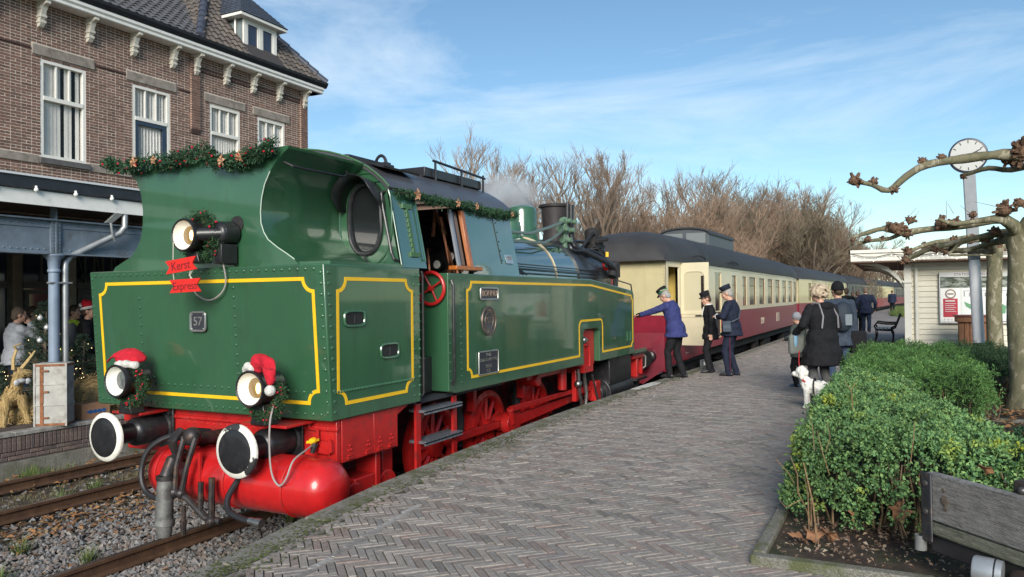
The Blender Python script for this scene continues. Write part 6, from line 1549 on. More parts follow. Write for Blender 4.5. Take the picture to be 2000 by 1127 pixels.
for (a, b, c, d) in [(-.84, .16, 4.87, 4.955), (.17, 1.17, 4.865, 4.95), (1.18, 2.2, 4.865, 4.95)]+[(-.84, -.76, 4.96+i*1.0, 4.955+i*1.0+.995) for i in range(9)]+[(.62, .70, 10.4, 11.4), (.71, 1.6, 11.36, 11.44)]:
    q = MB(); q.box(a, b, c, d, -.06, .058+random.uniform(-.004, .004)); o = put(q, 'kerb_stone', agg, None, bevel=.010); o.parent = bed
# litter on the soil
pts = [(random.uniform(-.72, .5), random.uniform(4.98, 5.9), .05+.03*random.random()) for i in range(700)]
quads('bed_litter', leaf_quads(pts, .014, .6), mat('bed_litter_mix', (.2, .1, .05), .9, palette=[(.16, .09, .05), (.10, .06, .04), (.24, .17, .11), (.12, .06, .035), (.30, .25, .19), (.05, .035, .025)]), kind='stuff', n=3)
bigleaf = mat('plane_leaf', (.22, .10, .05), .7, palette=[(.20, .085, .04), (.26, .125, .06), (.15, .07, .035)])
def big_leaf(c, s, rz, tilt, label):
    q = MB(); n = 15; pts = []
    for i in range(n):
        t = 2*PI*i/n; r_ = s*(1 if i % 3 == 0 else .62 if i % 3 == 1 else .7)*(1.1 if i < 4 else .9)
        pts.append(Vector((r_*math.cos(t), r_*math.sin(t), .25*s*math.cos(2*t)+.1*s*random.uniform(-1, 1))))
    Mt = Matrix.Rotation(rz, 3, 'Z') @ Matrix.Rotation(tilt, 3, 'X')
    q.add([Vector(c)]+[Vector(c)+Mt @ p for p in pts], [(0, 1+i, 1+(i+1) % n) for i in range(n)])
    o = put(q, 'fallen_leaf', bigleaf, None, recalc=False, smooth=False); md = o.modifiers.new('t', 'SOLIDIFY'); md.thickness = .002; return tag(o, label, 'leaf', 'big dead plane leaves in the bed')
big_leaf((-.02, 5.62, .22), .085, .5, 1.1, 'large curled brown plane leaf caught low in the clipped hedge')
big_leaf((-.60, 5.32, .07), .07, 1.9, .4, 'brown plane leaf on the soil, nearest the platform')
big_leaf((-.52, 5.38, .08), .075, .3, .6, 'curled brown plane leaf leaning on another at the hedge foot')
big_leaf((-.42, 5.36, .10), .075, 2.6, .9, 'upright brown leaf against the bare stem of the hedge')
big_leaf((.44, 5.25, .62), .05, 2.6, .9, 'orange brown leaf lying above the wagon plank')
big_leaf((-.30, 5.62, .17), .055, 1.2, 1.2, 'pale brown leaf hanging inside the hedge foot')

def sprigs(name, P, Nn, n_leaf, size, asp, spread, m, parent, kind='stuff', fold=.25):
    """many small leaves: clusters at points P (k,3) with outward normals Nn (k,3)"""
    k = len(P); tot = k*n_leaf
    p = np.repeat(P, n_leaf, 0)+np.random.normal(0, spread, (tot, 3)); nn = np.repeat(Nn, n_leaf, 0)
    d = nn*.8+np.random.normal(0, .75, (tot, 3)); d /= np.linalg.norm(d, axis=1, keepdims=True)
    e = np.cross(d, np.random.normal(0, 1, (tot, 3))); e /= np.linalg.norm(e, axis=1, keepdims=True)
    s = size*np.random.uniform(.6, 1.25, (tot, 1))
    V = np.stack([p, p+d*s*.55+e*s*asp, p+d*s, p+d*s*.55-e*s*asp], 1)
    return quads(name, V, m, parent, kind)
def leafmat(name, pal, tscale=2.2, yel=None, ypos=(.56, .66), rough=.6, spec=.25):
    m = mat(name, pal[0], rough, palette=pal, var=.3, vscale=tscale, spec=spec, dirt=yel, dscale=2.6 if yel else 3, dpos=ypos)
    b = m.node_tree.nodes['Principled BSDF']; b.inputs['Transmission Weight'].default_value = 0
    return m
boxm = leafmat('box_leaf', [(.08, .175, .07), (.13, .235, .08), (.055, .135, .06), (.19, .30, .095), (.095, .195, .085), (.15, .26, .075)], 1.6, (.34, .38, .04), (.56, .68))
yewm = leafmat('yew_needle', [(.06, .14, .04), (.09, .19, .048), (.045, .11, .038), (.135, .25, .065), (.075, .165, .05)], 2.5)
yewd = leafmat('dark_yew_needle', [(.018, .045, .02), (.028, .062, .022), (.014, .035, .018), (.04, .08, .028)], 2.5)
coreb = mat('hedge_shade_core', (.022, .018, .012), .95, var=.4, vscale=12)  # near-black colour of the solid core, painting the shade inside the hedge
twig = mat('bare_twig', (.17, .11, .06), .8, var=.3, vscale=20)
def box_hedge(name, label, cat, x0, x1, y0, y1, z0, z1, clumps, leaf, asp, m, nleaf=7, lump=.09, crad=.075, per=14, hf=None, inset=.10, xr=None, inner=None):
    t = thing(name, label, cat, ((x0+x1)/2, (y0+y1)/2, z0))
    ox, oy = (x0+x1)/2, (y0+y1)/2
    A = [((y1-y0)*(z1-z0), 0), ((y1-y0)*(z1-z0), 1), ((x1-x0)*(z1-z0), 2), ((x1-x0)*(z1-z0), 3), ((x1-x0)*(y1-y0), 4)]
    P, NN, P2, N2 = [], [], [], []
    for a, f in A:
        for _ in range(int(a*clumps)):
            u, v = random.random(), random.random(); w = v
            if f < 2: p = Vector((x0 if f == 0 else x1, lerp(y0, y1, u), lerp(z0, z1, w))); nn = Vector((-1 if f == 0 else 1, 0, .35))
            elif f < 4: p = Vector((lerp(x0, x1, u), y0 if f == 2 else y1, lerp(z0, z1, w))); nn = Vector((0, -1 if f == 2 else 1, .35))
            else: p = Vector((lerp(x0, x1, u), lerp(y0, y1, v), z1)); nn = Vector((0, 0, 1))
            c = Vector((min(max(p.x, x0+.22), x1-.22), min(max(p.y, y0+.22), y1-.22), min(max(p.z, z0), z1-.20)))
            dv = p-c
            if dv.length > 1e-5: p = c+dv.normalized()*min(dv.length, .22*1.05); nn = (dv.normalized()+Vector((0, 0, .25))).normalized()
            lv = mnoise.noise(p*2.6)+.7*mnoise.noise(p*6.0)
            if f < 4 and w < .42 and mnoise.noise(p*4.0+Vector((9, 2, 3))) > -.25+w*1.3: continue
            pin = p-nn*.09
            if mnoise.noise(p*5.0+Vector((3, 1, 7))) > .38: p -= nn*.11
            p += nn*(lump*lv+random.uniform(-.05, .015))
            if hf: p.z *= hf(p.x, p.y); pin.z *= hf(p.x, p.y)
            if xr:
                for q in (p, pin): q.x = x0+(q.x-x0)*(xr(q.y)-x0)/(x1-x0)
            cr_ = crad*random.uniform(.6, 1.35)
            for k in range(int(per*random.uniform(.7, 1.3))):
                d = (Vector((random.gauss(0, 1), random.gauss(0, 1), random.gauss(0, 1))).normalized()+nn*.55).normalized()
                q = p+d*cr_*random.uniform(.55, 1.05)
                P.append((q.x-ox, q.y-oy, q.z-z0)); NN.append(tuple(d))
            for k in range(3):
                q = pin+Vector((random.gauss(0, .05), random.gauss(0, .05), random.gauss(0, .05))); P2.append((q.x-ox, q.y-oy, q.z-z0)); N2.append(tuple(nn))
    sprigs('foliage', np.array(P), np.array(NN), nleaf, leaf, asp, crad*.14, m, t)
    sprigs('shaded_foliage', np.array(P2), np.array(N2), nleaf, leaf*1.15, asp, .03, inner or innerm, t)
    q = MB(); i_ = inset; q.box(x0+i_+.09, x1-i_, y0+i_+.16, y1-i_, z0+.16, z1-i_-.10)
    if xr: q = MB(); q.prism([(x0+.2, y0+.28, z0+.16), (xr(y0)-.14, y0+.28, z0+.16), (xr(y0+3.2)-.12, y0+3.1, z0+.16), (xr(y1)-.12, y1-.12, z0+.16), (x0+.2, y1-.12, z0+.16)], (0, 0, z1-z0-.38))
    put(q, 'shade_core', coreb, t)  # solid dark block standing in for the shade behind the leaves
    q = MB()
    for i in range(46):
        x, y = (random.uniform(x0+.05, x1-.1), y0+random.uniform(.05, .3)) if i % 3 else (x0+random.uniform(.06, .25), random.uniform(y0+.1, y1-.1))
        p = Vector((x, y, z0)); d = Vector((random.uniform(-.25, .25), random.uniform(-.25, .1), 1)); pts = [p]
        for k_ in range(4): p = p+d*(z1-z0)*.2+Vector((random.uniform(-.03, .03), random.uniform(-.03, .03), 0)); pts.append(p)
        q.tube(pts, [.008, .007, .006, .005, .003], 5)
    put(q, 'stems', twig, t, kind='stuff')
    return t
innerm = leafmat('shaded_inner_leaf', [(.018, .045, .018), (.028, .06, .022), (.014, .034, .016), (.05, .05, .022)], 2)  # darker leaf colours, painting shade into the gaps between clumps
h1 = box_hedge('clipped_hedge', 'clipped small leaved hedge with yellow green shoots behind the kerb corner', 'hedge', -.66, 1.0, 5.60, 10.2, .04, .66, 120, .027, .30, boxm, 7, lump=.10, crad=.075, per=13, hf=lambda x, y: 1-.10*max(0, x)/1.0, xr=lambda y: lerp(1.0, .12, min(1, max(0, (y-5.62)/3.2))))
q = MB()
for (pts, r_) in ((((-.56, 5.5, .05), (-.57, 5.56, .3), (-.60, 5.62, .42)), .010), (((-.50, 5.36, .05), (-.53, 5.48, .25), (-.60, 5.6, .5)), .012), (((-.52, 5.5, .6), (-.53, 5.52, .75), (-.55, 5.55, .83)), .005), (((-.6, 5.46, .28), (-.70, 5.45, .22), (-.74, 5.46, .26)), .007), (((-.45, 5.5, .6), (-.42, 5.5, .7), (-.44, 5.52, .8)), .005), (((-.78, 5.62, .5), (-.70, 5.6, .42), (-.66, 5.6, .35)), .006), (((.05, 5.6, .55), (.07, 5.6, .7), (.08, 5.62, .82)), .006), (((-.33, 6.5, .75), (-.34, 6.5, .9), (-.39, 6.5, .98)), .007), (((-.34, 6.5, .9), (-.29, 6.5, 1.0)), .005), (((-.43, 5.52, .45), (-.47, 5.5, .6), (-.5, 5.5, .74)), .006)):
    q.tube(list(pts), [r_*.5]*(len(pts)-1)+[r_*.3], 6)
put(q, 'bare_stem', mat('pale_stem', (.19, .12, .06), .8, var=.4, vscale=30), h1, kind='stuff')
box_hedge('yew_hedge', 'low spreading yew hedge with feathery shoots in front of the shelter', 'hedge', -.62, .85, 10.3, 15.5, .04, .66, 60, .05, .09, yewm, 9, lump=.13, crad=.11, per=13)
box_hedge('yew_bush', 'dark loose yew bush growing beside the second plane tree', 'bush', .75, 1.95, 13.2, 18.5, .04, .50, 48, .05, .09, yewd, 8, lump=.14, crad=.12, per=12)
box_hedge('evergreen_bush', 'dark glossy evergreen bush at the foot of the near plane tree', 'bush', .85, 1.6, 7.4, 8.7, .04, .34, 90, .032, .28, leafmat('glossy_leaf', [(.016, .05, .025), (.03, .075, .035), (.02, .06, .028)], 3), 7, per=10)
t = thing('young_shrub', 'small sparse shrub with few leaves beside the plane trunk', 'shrub', (1.05, 11.6, .03))
q = MB(); P = []
for i in range(9):
    p = Vector((1.05+random.gauss(0, .05), 11.6+random.gauss(0, .05), .03)); d = Vector((random.uniform(-.35, .35), random.uniform(-.3, .3), 1)); pts = [p]
    for k_ in range(4): p = p+d*.10+Vector((random.gauss(0, .02), 0, 0)); pts.append(p); P.append(tuple(Vector(p)-Vector((1.05, 11.6, .03))))
    q.tube(pts, [.006, .005, .004, .003, .002], 5)
put(q, 'stems', twig, t, kind='stuff'); sprigs('foliage', np.array(P), np.tile([0, 0, 1.], (len(P), 1)), 5, .04, .3, .03, boxm, t)
pts = [(random.uniform(.2, 1.8), random.uniform(9.8, 13), .06) for i in range(260)]
quads('fallen_leaves', leaf_quads(pts, .05, .4), leafm, kind='stuff', n=3)

# ---- pollarded plane trees
barkm = bpy.data.materials.new('plane_bark'); barkm.use_nodes = True
nt_ = barkm.node_tree; N = nt_.nodes; Lk = nt_.links.new; bs_ = N['Principled BSDF']; bs_.inputs['Roughness'].default_value = .85
tc_ = N.new('ShaderNodeTexCoord'); mp_ = N.new('ShaderNodeMapping'); mp_.inputs['Scale'].default_value = (5.5, 5.5, 2.6); Lk(tc_.outputs['Object'], mp_.inputs[0])
n1_ = N.new('ShaderNodeTexNoise'); n1_.inputs['Scale'].default_value = 1.7; n1_.inputs['Detail'].default_value = 6; n1_.inputs['Roughness'].default_value = .5; n1_.inputs['Distortion'].default_value = .6; Lk(mp_.outputs[0], n1_.inputs['Vector'])
rp_ = N.new('ShaderNodeValToRGB'); rp_.color_ramp.interpolation = 'EASE'
els = rp_.color_ramp.elements; els[0].position = .30; els[0].color = (.085, .075, .05, 1); els[1].position = .74; els[1].color = (.42, .38, .28, 1)
for p_, c_ in ((.42, (.115, .11, .06)), (.50, (.16, .145, .085)), (.56, (.14, .125, .075)), (.605, (.30, .27, .19)), (.66, (.20, .18, .12))):
    e = els.new(p_); e.color = (*c_, 1)
Lk(n1_.outputs['Fac'], rp_.inputs[0]); Lk(rp_.outputs[0], bs_.inputs['Base Color'])
bp_ = N.new('ShaderNodeBump'); bp_.inputs['Strength'].default_value = .5; bp_.inputs['Distance'].default_value = .02; Lk(n1_.outputs['Fac'], bp_.inputs['Height']); Lk(bp_.outputs[0], bs_.inputs['Normal'])
limbm = mat('plane_limb_bark', (.20, .185, .125), .85, var=.35, vscale=9, bump=.5, bscale=22, dirt=(.09, .08, .04), dscale=6, dpos=(.5, .7))
knobm = mat('pollard_knob', (.13, .075, .045), .9, var=.5, vscale=26, bump=.8, bscale=40, dirt=(.28, .20, .13), dscale=18, dpos=(.58, .7))
def knob(c, r, n=26, seed=0, parent=None):
    rnd = random.Random(seed); q = MB(); c = Vector(c)
    q.ell(c, (r*.72, r*.7, r*.6), 10, 7)
    for i in range(n):
        d = Vector((rnd.gauss(0, 1), rnd.gauss(0, 1), rnd.gauss(.25, 1))).normalized(); l = r*rnd.uniform(.55, 1.2)
        w = r*rnd.uniform(.14, .24); q.tube([c+d*r*.35, c+d*l], [w*1.2, w*.8], 5)
        if rnd.random() < .5:
            e = d.orthogonal().normalized()*w*rnd.uniform(1, 1.6); q.add([c+d*l*.7-e, c+d*l*.7+e, c+d*l*1.08+e*.4, c+d*l*1.1-e*.5], [(0, 1, 2, 3)])
    return put(q, 'knob', knobm, parent, smooth=False, split=False)
def limb(pts, r, parent, seed=0, sub=3):
    P = [Vector(p) for p in pts]; out = []; rr = []
    for i in range(len(P)-1):
        for k_ in range(sub):
            t_ = k_/sub; a, b, c, d = P[max(i-1, 0)], P[i], P[i+1], P[min(i+2, len(P)-1)]
            out.append(.5*((2*b)+(-a+c)*t_+(2*a-5*b+4*c-d)*t_*t_+(-a+3*b-3*c+d)*t_**3)); rr.append(lerp(r[i], r[i+1], t_))
    out.append(P[-1]); rr.append(r[-1]); rnd = random.Random(seed)
    rr = [x*rnd.uniform(.92, 1.12) for x in rr]
    rr = [x*.76 for x in rr]
    rr = [x*(1+.16*mnoise.noise(Vector((i*.7, seed*3.1, 0)))) for i, x in enumerate(rr)]
    return put(MB().tube(out, rr, 10), 'branch', barkm, parent, split=False)
def trunk(x, y, r0, r1, h, parent, lean=0):
    q = MB(); k_ = 10; pts, rr = [], []
    for i in range(k_+1):
        t_ = i/k_; pts.append((x+lean*t_+.012*math.sin(t_*9), y, lerp(.0, h, t_))); rr.append(lerp(r0, r1, t_)*(1+.35*max(0, .08-t_)/.08)*(1+.25*max(0, t_-.9)/.1))
    return put(q.tube(pts, rr, 18), 'trunk', barkm, parent)
def y_at(px, py, Y):                                     # reading-off helper used while laying out the limbs
    pass
pa = thing('plane_tree', 'nearest pollarded plane tree, thick mottled trunk at the right edge', 'tree', (1.52, 12.8, 0), group='pollarded plane trees')
trunk(1.52, 12.8, .165, .155, 2.45, pa)
limb([(1.52, 12.8, 2.40), (1.35, 12.6, 2.66), (.82, 12.5, 2.60), (.31, 12.5, 2.555), (.05, 12.5, 2.53), (-.19, 12.5, 2.60), (-.40, 12.5, 2.55), (-.60, 12.5, 2.49)], [.13, .09, .075, .065, .06, .05, .042, .03], pa, 1)
limb([(.05, 12.5, 2.53), (-.1, 12.6, 2.46), (-.35, 12.6, 2.44), (-.52, 12.6, 2.40)], [.05, .04, .035, .03], pa, 2)
limb([(1.5, 12.8, 2.45), (1.35, 13.0, 2.50), (.98, 13, 2.44), (.65, 13, 2.36), (.32, 13, 2.27), (.05, 13, 2.14)], [.11, .075, .055, .045, .04, .03], pa, 3)
limb([(1.45, 12.9, 2.42), (1.17, 13.3, 2.36), (.86, 13.4, 2.28), (.52, 13.4, 2.36), (.25, 13.4, 2.22), (.08, 13.4, 2.16)], [.10, .06, .05, .042, .035, .025], pa, 4)
limb([(1.5, 12.8, 2.45), (1.25, 12.2, 2.62), (.95, 12.2, 2.62), (.7, 12.2, 2.60), (.5, 12.2, 2.68)], [.09, .055, .045, .04, .03], pa, 5)
limb([(.8, 12.9, 2.38), (.72, 12.9, 2.27), (.66, 12.9, 2.22), (.75, 12.9, 2.2), (1.2, 12.9, 2.18)], [.035, .03, .024, .02, .012], pa, 6)
limb([(1.52, 12.8, 2.45), (1.7, 12.6, 2.7), (2.2, 12.4, 2.75), (2.9, 12.2, 2.7)], [.13, .10, .08, .06], pa, 7)
for i, (p, r_) in enumerate((((-.03, 12.45, 2.60), .13), ((.12, 12.5, 2.52), .10), ((.17, 12.5, 2.70), .08), ((.55, 12.4, 2.62), .12), ((.70, 12.35, 2.62), .10), ((-.40, 12.5, 2.46), .06), ((-.60, 12.5, 2.45), .05), ((.93, 12.3, 2.72), .07), ((.5, 13.0, 2.30), .085), ((.10, 13.0, 2.15), .08), ((1.32, 12.5, 2.78), .14), ((1.48, 12.4, 2.86), .10), ((.75, 13.2, 2.36), .09), ((1.15, 13.1, 2.43), .09), ((-.12, 12.5, 2.62), .07), ((1.25, 12.9, 2.52), .10), ((-.2, 12.6, 2.46), .05))): knob(p, r_, 24, i+1, pa)
q = MB()
for a, b in (((.0, 12.5, 2.6), (.25, 12.5, 2.88)), ((.2, 12.5, 2.7), (.28, 12.5, 2.84)), ((.62, 12.4, 2.6), (.62, 12.4, 2.95)), ((.05, 13, 2.15), (-.1, 13, 2.3)), ((1.3, 12.4, 2.8), (.95, 12.3, 2.9)), ((.9, 12.3, 2.74), (.78, 12.3, 2.86)), ((.70, 12.3, 2.75), (.63, 12.3, 2.9))): q.tube([a, b], [.006, .003], 4)
put(q, 'twig', twig, pa, kind='stuff')
pb = thing('plane_tree', 'second pollarded plane tree, slimmer trunk standing by the clock post', 'tree', (1.93, 20.2, 0), group='pollarded plane trees')
trunk(1.88, 20.0, .165, .15, 2.62, pb, .02)
for i, pts in enumerate(([(1.9, 20, 2.55), (1.6, 19.6, 2.85), (1.1, 19.2, 2.8), (.6, 19, 2.72), (.2, 18.8, 2.55)], [(1.9, 20, 2.55), (1.5, 20.3, 2.62), (1.0, 20.5, 2.62), (.6, 20.4, 2.75)], [(1.9, 20, 2.55), (1.7, 19, 2.75), (1.3, 18, 2.7), (1.0, 17.2, 2.6)], [(1.95, 20, 2.55), (2.3, 20.2, 2.8), (2.9, 20.3, 2.75)])):
    limb(pts, [.12, .085, .07, .06, .04][:len(pts)], pb, 10+i); knob(pts[-1], .13, 24, 40+i, pb); knob(pts[2], .12, 20, 50+i, pb)
knob((1.9, 20, 2.66), .22, 26, 60, pb)
pc = thing('plane_tree', 'plane tree outside the right edge reaching one long pollarded arm across the clock', 'tree', (2.35, 8.9, 0), group='pollarded plane trees')
trunk(2.35, 8.9, .17, .155, 2.55, pc)
limb([(2.35, 8.9, 2.45), (1.9, 8.95, 2.85), (1.4, 9.0, 2.98), (1.12, 9.0, 3.00), (.86, 9, 3.02), (.60, 9, 3.005), (.28, 9, 2.975), (.09, 9, 2.87), (-.08, 9, 2.735), (-.24, 9, 2.81), (-.37, 9, 2.845)], [.15, .12, .095, .085, .062, .058, .052, .046, .042, .036, .028], pc, 20)
limb([(1.35, 9.2, 2.97), (1.05, 9.3, 2.90), (.85, 9.3, 2.935), (.66, 9.3, 2.885), (.60, 9.3, 2.87)], [.06, .04, .032, .028, .02], pc, 21)
limb([(2.35, 8.9, 2.5), (2.7, 8.7, 2.85), (3.3, 8.5, 2.9)], [.14, .1, .07], pc, 22)
for i, (p, r_) in enumerate((((-.40, 9, 2.86), .085), ((-.22, 9, 2.84), .05), ((.24, 9, 3.02), .055), ((.42, 9, 3.04), .055), ((1.12, 9, 3.03), .15), ((1.30, 9, 3.08), .14), ((.62, 9.3, 2.87), .04), ((1.0, 9.1, 2.98), .09), ((-.02, 9, 2.74), .05))): knob(p, r_, 26, 70+i, pc)

# ---- bare winter trees behind the train
def bare_tree(seed, h, spread, n_main, depth, upright, tw=1.0):
    rnd = random.Random(seed); T, C = MB(), []
    def seg(p, d, l, r, lev):
        n_ = 3 if lev < 2 else 2; q_ = p; pts = [p]; dd_ = d.copy()
        for i in range(n_):
            dd_ = (dd_+Vector((rnd.gauss(0, .10), rnd.gauss(0, .10), upright*.10+rnd.gauss(0, .05)))).normalized(); q_ = q_+dd_*l/n_; pts.append(q_)
        C.append((pts, r, lev))
        if lev >= depth: return
        kids = n_main if lev == 0 else rnd.randint(3, 4) if lev < depth-1 else rnd.randint(3, 5)
        for i in range(kids):
            t_ = rnd.uniform(.25, 1) if lev else rnd.uniform(.45, 1.0)
            k_ = min(int(t_*n_), n_-1); b = pts[k_].lerp(pts[k_+1], t_*n_-k_)
            s_ = Vector((rnd.gauss(0, 1), rnd.gauss(0, 1), rnd.gauss(0, .35))).normalized()
            nd = (dd_*(1.1-.0*lev)+s_*spread).normalized(); nd.z += upright*.22; nd.normalize()
            seg(b, nd, l*rnd.uniform(.48, .72), r*(.52 if lev else .45), lev+1)
    seg(Vector((0, 0, -.3)), Vector((0, 0, 1)), h*.42, h*.017, 0)
    return C
def tree_meshes(C, bark, twm, rmin, h=15):
    hk = h/np.percentile([p.z for pts, r, l in C for p in pts], 99.7); rmin = rmin/hk
    q = MB(); w = MB()
    for pts, r, lev in C:
        r = max(r, rmin); (q if lev < 2 else w).tube(pts, [max(r*(1-.5*i/(len(pts)-1)), rmin*.8) for i in range(len(pts))], 6 if lev < 2 else 3, cap=False)
    me = []
    for mb_, m_ in ((q, bark), (w, twm)):
        x = bpy.data.meshes.new('tree'); x.from_pydata([tuple(Vector(p)*hk) for p in mb_.v], [], mb_.f); x.materials.append(m_); me.append(x)
    return me
barkg = mat('grey_brown_bark', (.17, .13, .095), .9, var=.3, vscale=2)
twg = mat('winter_twigs', (.23, .17, .125), .9, var=.25, vscale=.4)
twr = mat('russet_twigs', (.235, .16, .11), .9, var=.3, vscale=.3)
two = mat('olive_twigs', (.15, .12, .08), .9, var=.3, vscale=.3)
TV_ = {}
def variant(key, *a, bark=barkg, twm=twg, rmin=.012):
    TV_[key] = tree_meshes(bare_tree(*a), bark, twm, rmin, a[1])
variant('tall0', 11, 15, .60, 8, 5, .9); variant('tall1', 12, 14, .62, 9, 5, .85); variant('tall2', 15, 14, .68, 8, 5, .7)
variant('rus0', 21, 10, .85, 10, 5, .45, twm=twr, rmin=.013); variant('rus1', 22, 10, .8, 10, 5, .5, twm=twr, rmin=.013)
variant('olv0', 31, 11, .85, 10, 5, .5, twm=two, rmin=.014); variant('olv1', 32, 11, .8, 10, 5, .55, twm=two, rmin=.014)
nth = [0]
def plant(key, x, y, s, label, name='bare_tree', group='bare winter trees behind the train'):
    t = thing(name, label, 'tree', (x, y, -1.2), random.uniform(0, 6.28), group, s)
    for nm, me in zip(('trunk', 'crown'), TV_[key]):
        o = bpy.data.objects.new(nm, me); COL.objects.link(o); o.parent = t
def at_px(px, Y):                                        # ground point at a bearing and distance
    d = fw+CX*((px-1000)/f_px); return d.x/d.y*Y
LB_ = [(955, 62, 'tall0', .98), (925, 66, 'tall2', .85), (1010, 64, 'tall1', .85), (1060, 60, 'tall2', .62), (1150, 55, 'tall1', .88), (1190, 60, 'tall0', .80), (1125, 62, 'tall2', .86), (1235, 66, 'tall1', .72), (1285, 68, 'tall0', .78), (1330, 72, 'tall2', .70), (1365, 72, 'tall1', .82), (1405, 76, 'tall0', .86), (1430, 80, 'tall2', .78), (1500, 90, 'tall1', .72), (1535, 92, 'tall0', .82), (1570, 96, 'tall2', .85), (1605, 98, 'tall1', .82), (1635, 104, 'tall0', .74)]
HV = {'tall0': 15, 'tall1': 14, 'tall2': 14, 'rus0': 10, 'rus1': 10, 'olv0': 11, 'olv1': 11}
TOP = [(890, 300), (950, 250), (1000, 285), (1045, 330), (1090, 320), (1145, 278), (1200, 310), (1250, 338), (1320, 345), (1390, 322), (1430, 340), (1470, 372), (1540, 355), (1600, 372), (1640, 400), (1665, 440), (1700, 500), (1760, 530)]
def to_top(px, Y, key, drop=0): return (2.85+(577-interp(TOP, px)-drop)*(Y/(fw+CX*((px-1000)/f_px)).y)/f_px)/HV[key]
LB_ = [(px, Y, k_, to_top(px, Y, k_)) for (px, Y, k_, h_) in ((955, 62, 'tall0', 13.8), (925, 66, 'tall2', 12.0), (1010, 64, 'tall1', 12.5), (1055, 60, 'tall2', 9.5), (1145, 55, 'tall1', 13.2), (1190, 60, 'tall0', 12.6), (1120, 62, 'tall2', 12.0), (1235, 66, 'tall1', 11.0), (1285, 68, 'tall0', 10.8), (1330, 72, 'tall2', 11.0), (1365, 72, 'tall1', 11.0), (1405, 76, 'tall0', 11.6), (1430, 80, 'tall2', 10.8), (1500, 90, 'tall1', 10.0), (1535, 92, 'tall0', 10.6), (1570, 96, 'tall2', 10.8), (1605, 98, 'tall1', 10.2), (1635, 104, 'tall0', 9.6))]
kinds_ = ['tall slender leafless tree with upright twigs behind the coaches', 'broad leafless tree with fine twigs behind the coaches']
ORD = ['leftmost', 'second from the left', 'third from the left', 'fourth from the left', 'fifth from the left', 'sixth from the left', 'seventh from the left', 'eighth from the left', 'ninth from the left', 'ninth from the right', 'eighth from the right', 'seventh from the right', 'sixth from the right', 'fifth from the right', 'fourth from the right', 'third from the right', 'second from the right', 'rightmost']
for i, (px, Y, k_, s) in enumerate(sorted(LB_)): plant(k_, at_px(px, Y), Y, s, ('tall slender leafless tree' if k_ != 'tall2' else 'broad fine twigged leafless tree')+' behind the train, '+ORD[i]+' of the row')
for i in range(18):
    px = random.uniform(1180, 1460); Y = random.uniform(52, 74); key = random.choice(['rus0', 'rus1']); s = to_top(px, Y, key, random.uniform(45, 110)+max(0, 1200-px)*.5)
    plant(key, at_px(px, Y), Y, s, 'dense russet brown leafless tree in the thicket behind the coaches', 'russet_tree', 'russet trees behind the coaches')
for i in range(44):
    px = random.uniform(1400, 1700); Y = random.uniform(74, 120); key = random.choice(['olv0', 'olv1', 'rus1', 'olv0']); s = to_top(px, Y, key, random.uniform(12, 75))
    plant(key, at_px(px, Y), Y, s, 'dense olive brown leafless tree in the wood beyond the train', 'olive_tree', 'olive brown trees beyond the train')
ORD8 = ['fourth from the left', 'fifth from the left', 'fourth from the right', 'third from the left', 'second from the left', 'third from the right', 'second from the right', 'rightmost']
for i, (px, Y, s) in enumerate(((1770, 130, .62), (1800, 140, .7), (1830, 135, .66), (1740, 150, .8), (1722, 150, .85), (1860, 120, .62), (1900, 115, .62), (1950, 110, .6))):
    plant('tall2', at_px(px, Y), Y, s, 'small far leafless tree above the shelter roof, '+ORD8[i], 'bare_tree', 'far trees above the shelter roof')
# far wood and rising bank closing the view
bank = mat('wood_floor', (.085, .062, .04), .95, var=.4, vscale=.3, bump=.6, bscale=2)
q = MB(); rows = []
for j, (dd_, zz) in enumerate(((0, -1.22), (6, -.4), (18, 2.2), (45, 4.5), (120, 7), (400, 9))):
    rows.append([(at_px(px, Y)-0-dd_*.75, Y+dd_*.9, zz+.3*mnoise.noise(Vector((px*.02, dd_, 0)))) for px, Y in ((820, 56), (1000, 56), (1150, 55), (1300, 58), (1450, 72), (1560, 92), (1660, 118), (1740, 160), (1800, 260))])
q.loft(rows, cap=False); q.f = [f for i, f in enumerate(q.f) if (i+1) % 9]; q.mi = q.mi[:len(q.f)]
put(q, 'wooded_bank', bank, kind='structure', recalc=False)
blades('bank_grass', [(random.uniform(-.2, 1.6), random.uniform(60, 90), 0) for i in range(200)], 20, .6, .5, grassm, w=.03)
# undergrowth of the far wood: stuff
V = []
for i in range(22000):
    px = random.uniform(1050, 1760); Y = np.interp(px, [1050, 1300, 1450, 1560, 1660, 1760], [60, 62, 76, 95, 122, 160])+random.uniform(0, 16); x = at_px(px, Y)
    hgt = np.interp(px, [1050, 1150, 1450, 1700, 1760], [1.0, 2.6, 4.2, 4.6, 2.6])*Y/75
    z = random.random()**1.3*hgt-.6; l = random.uniform(.7, 1.8); d = Vector((random.gauss(0, .4), random.gauss(0, .4), 1)).normalized()*l; w_ = .022
    V.append([(x-w_, Y, z), (x+w_, Y, z), (x+d.x, Y+d.y, z+d.z)])
quads('undergrowth', np.array(V), twr, kind='stuff', n=3)
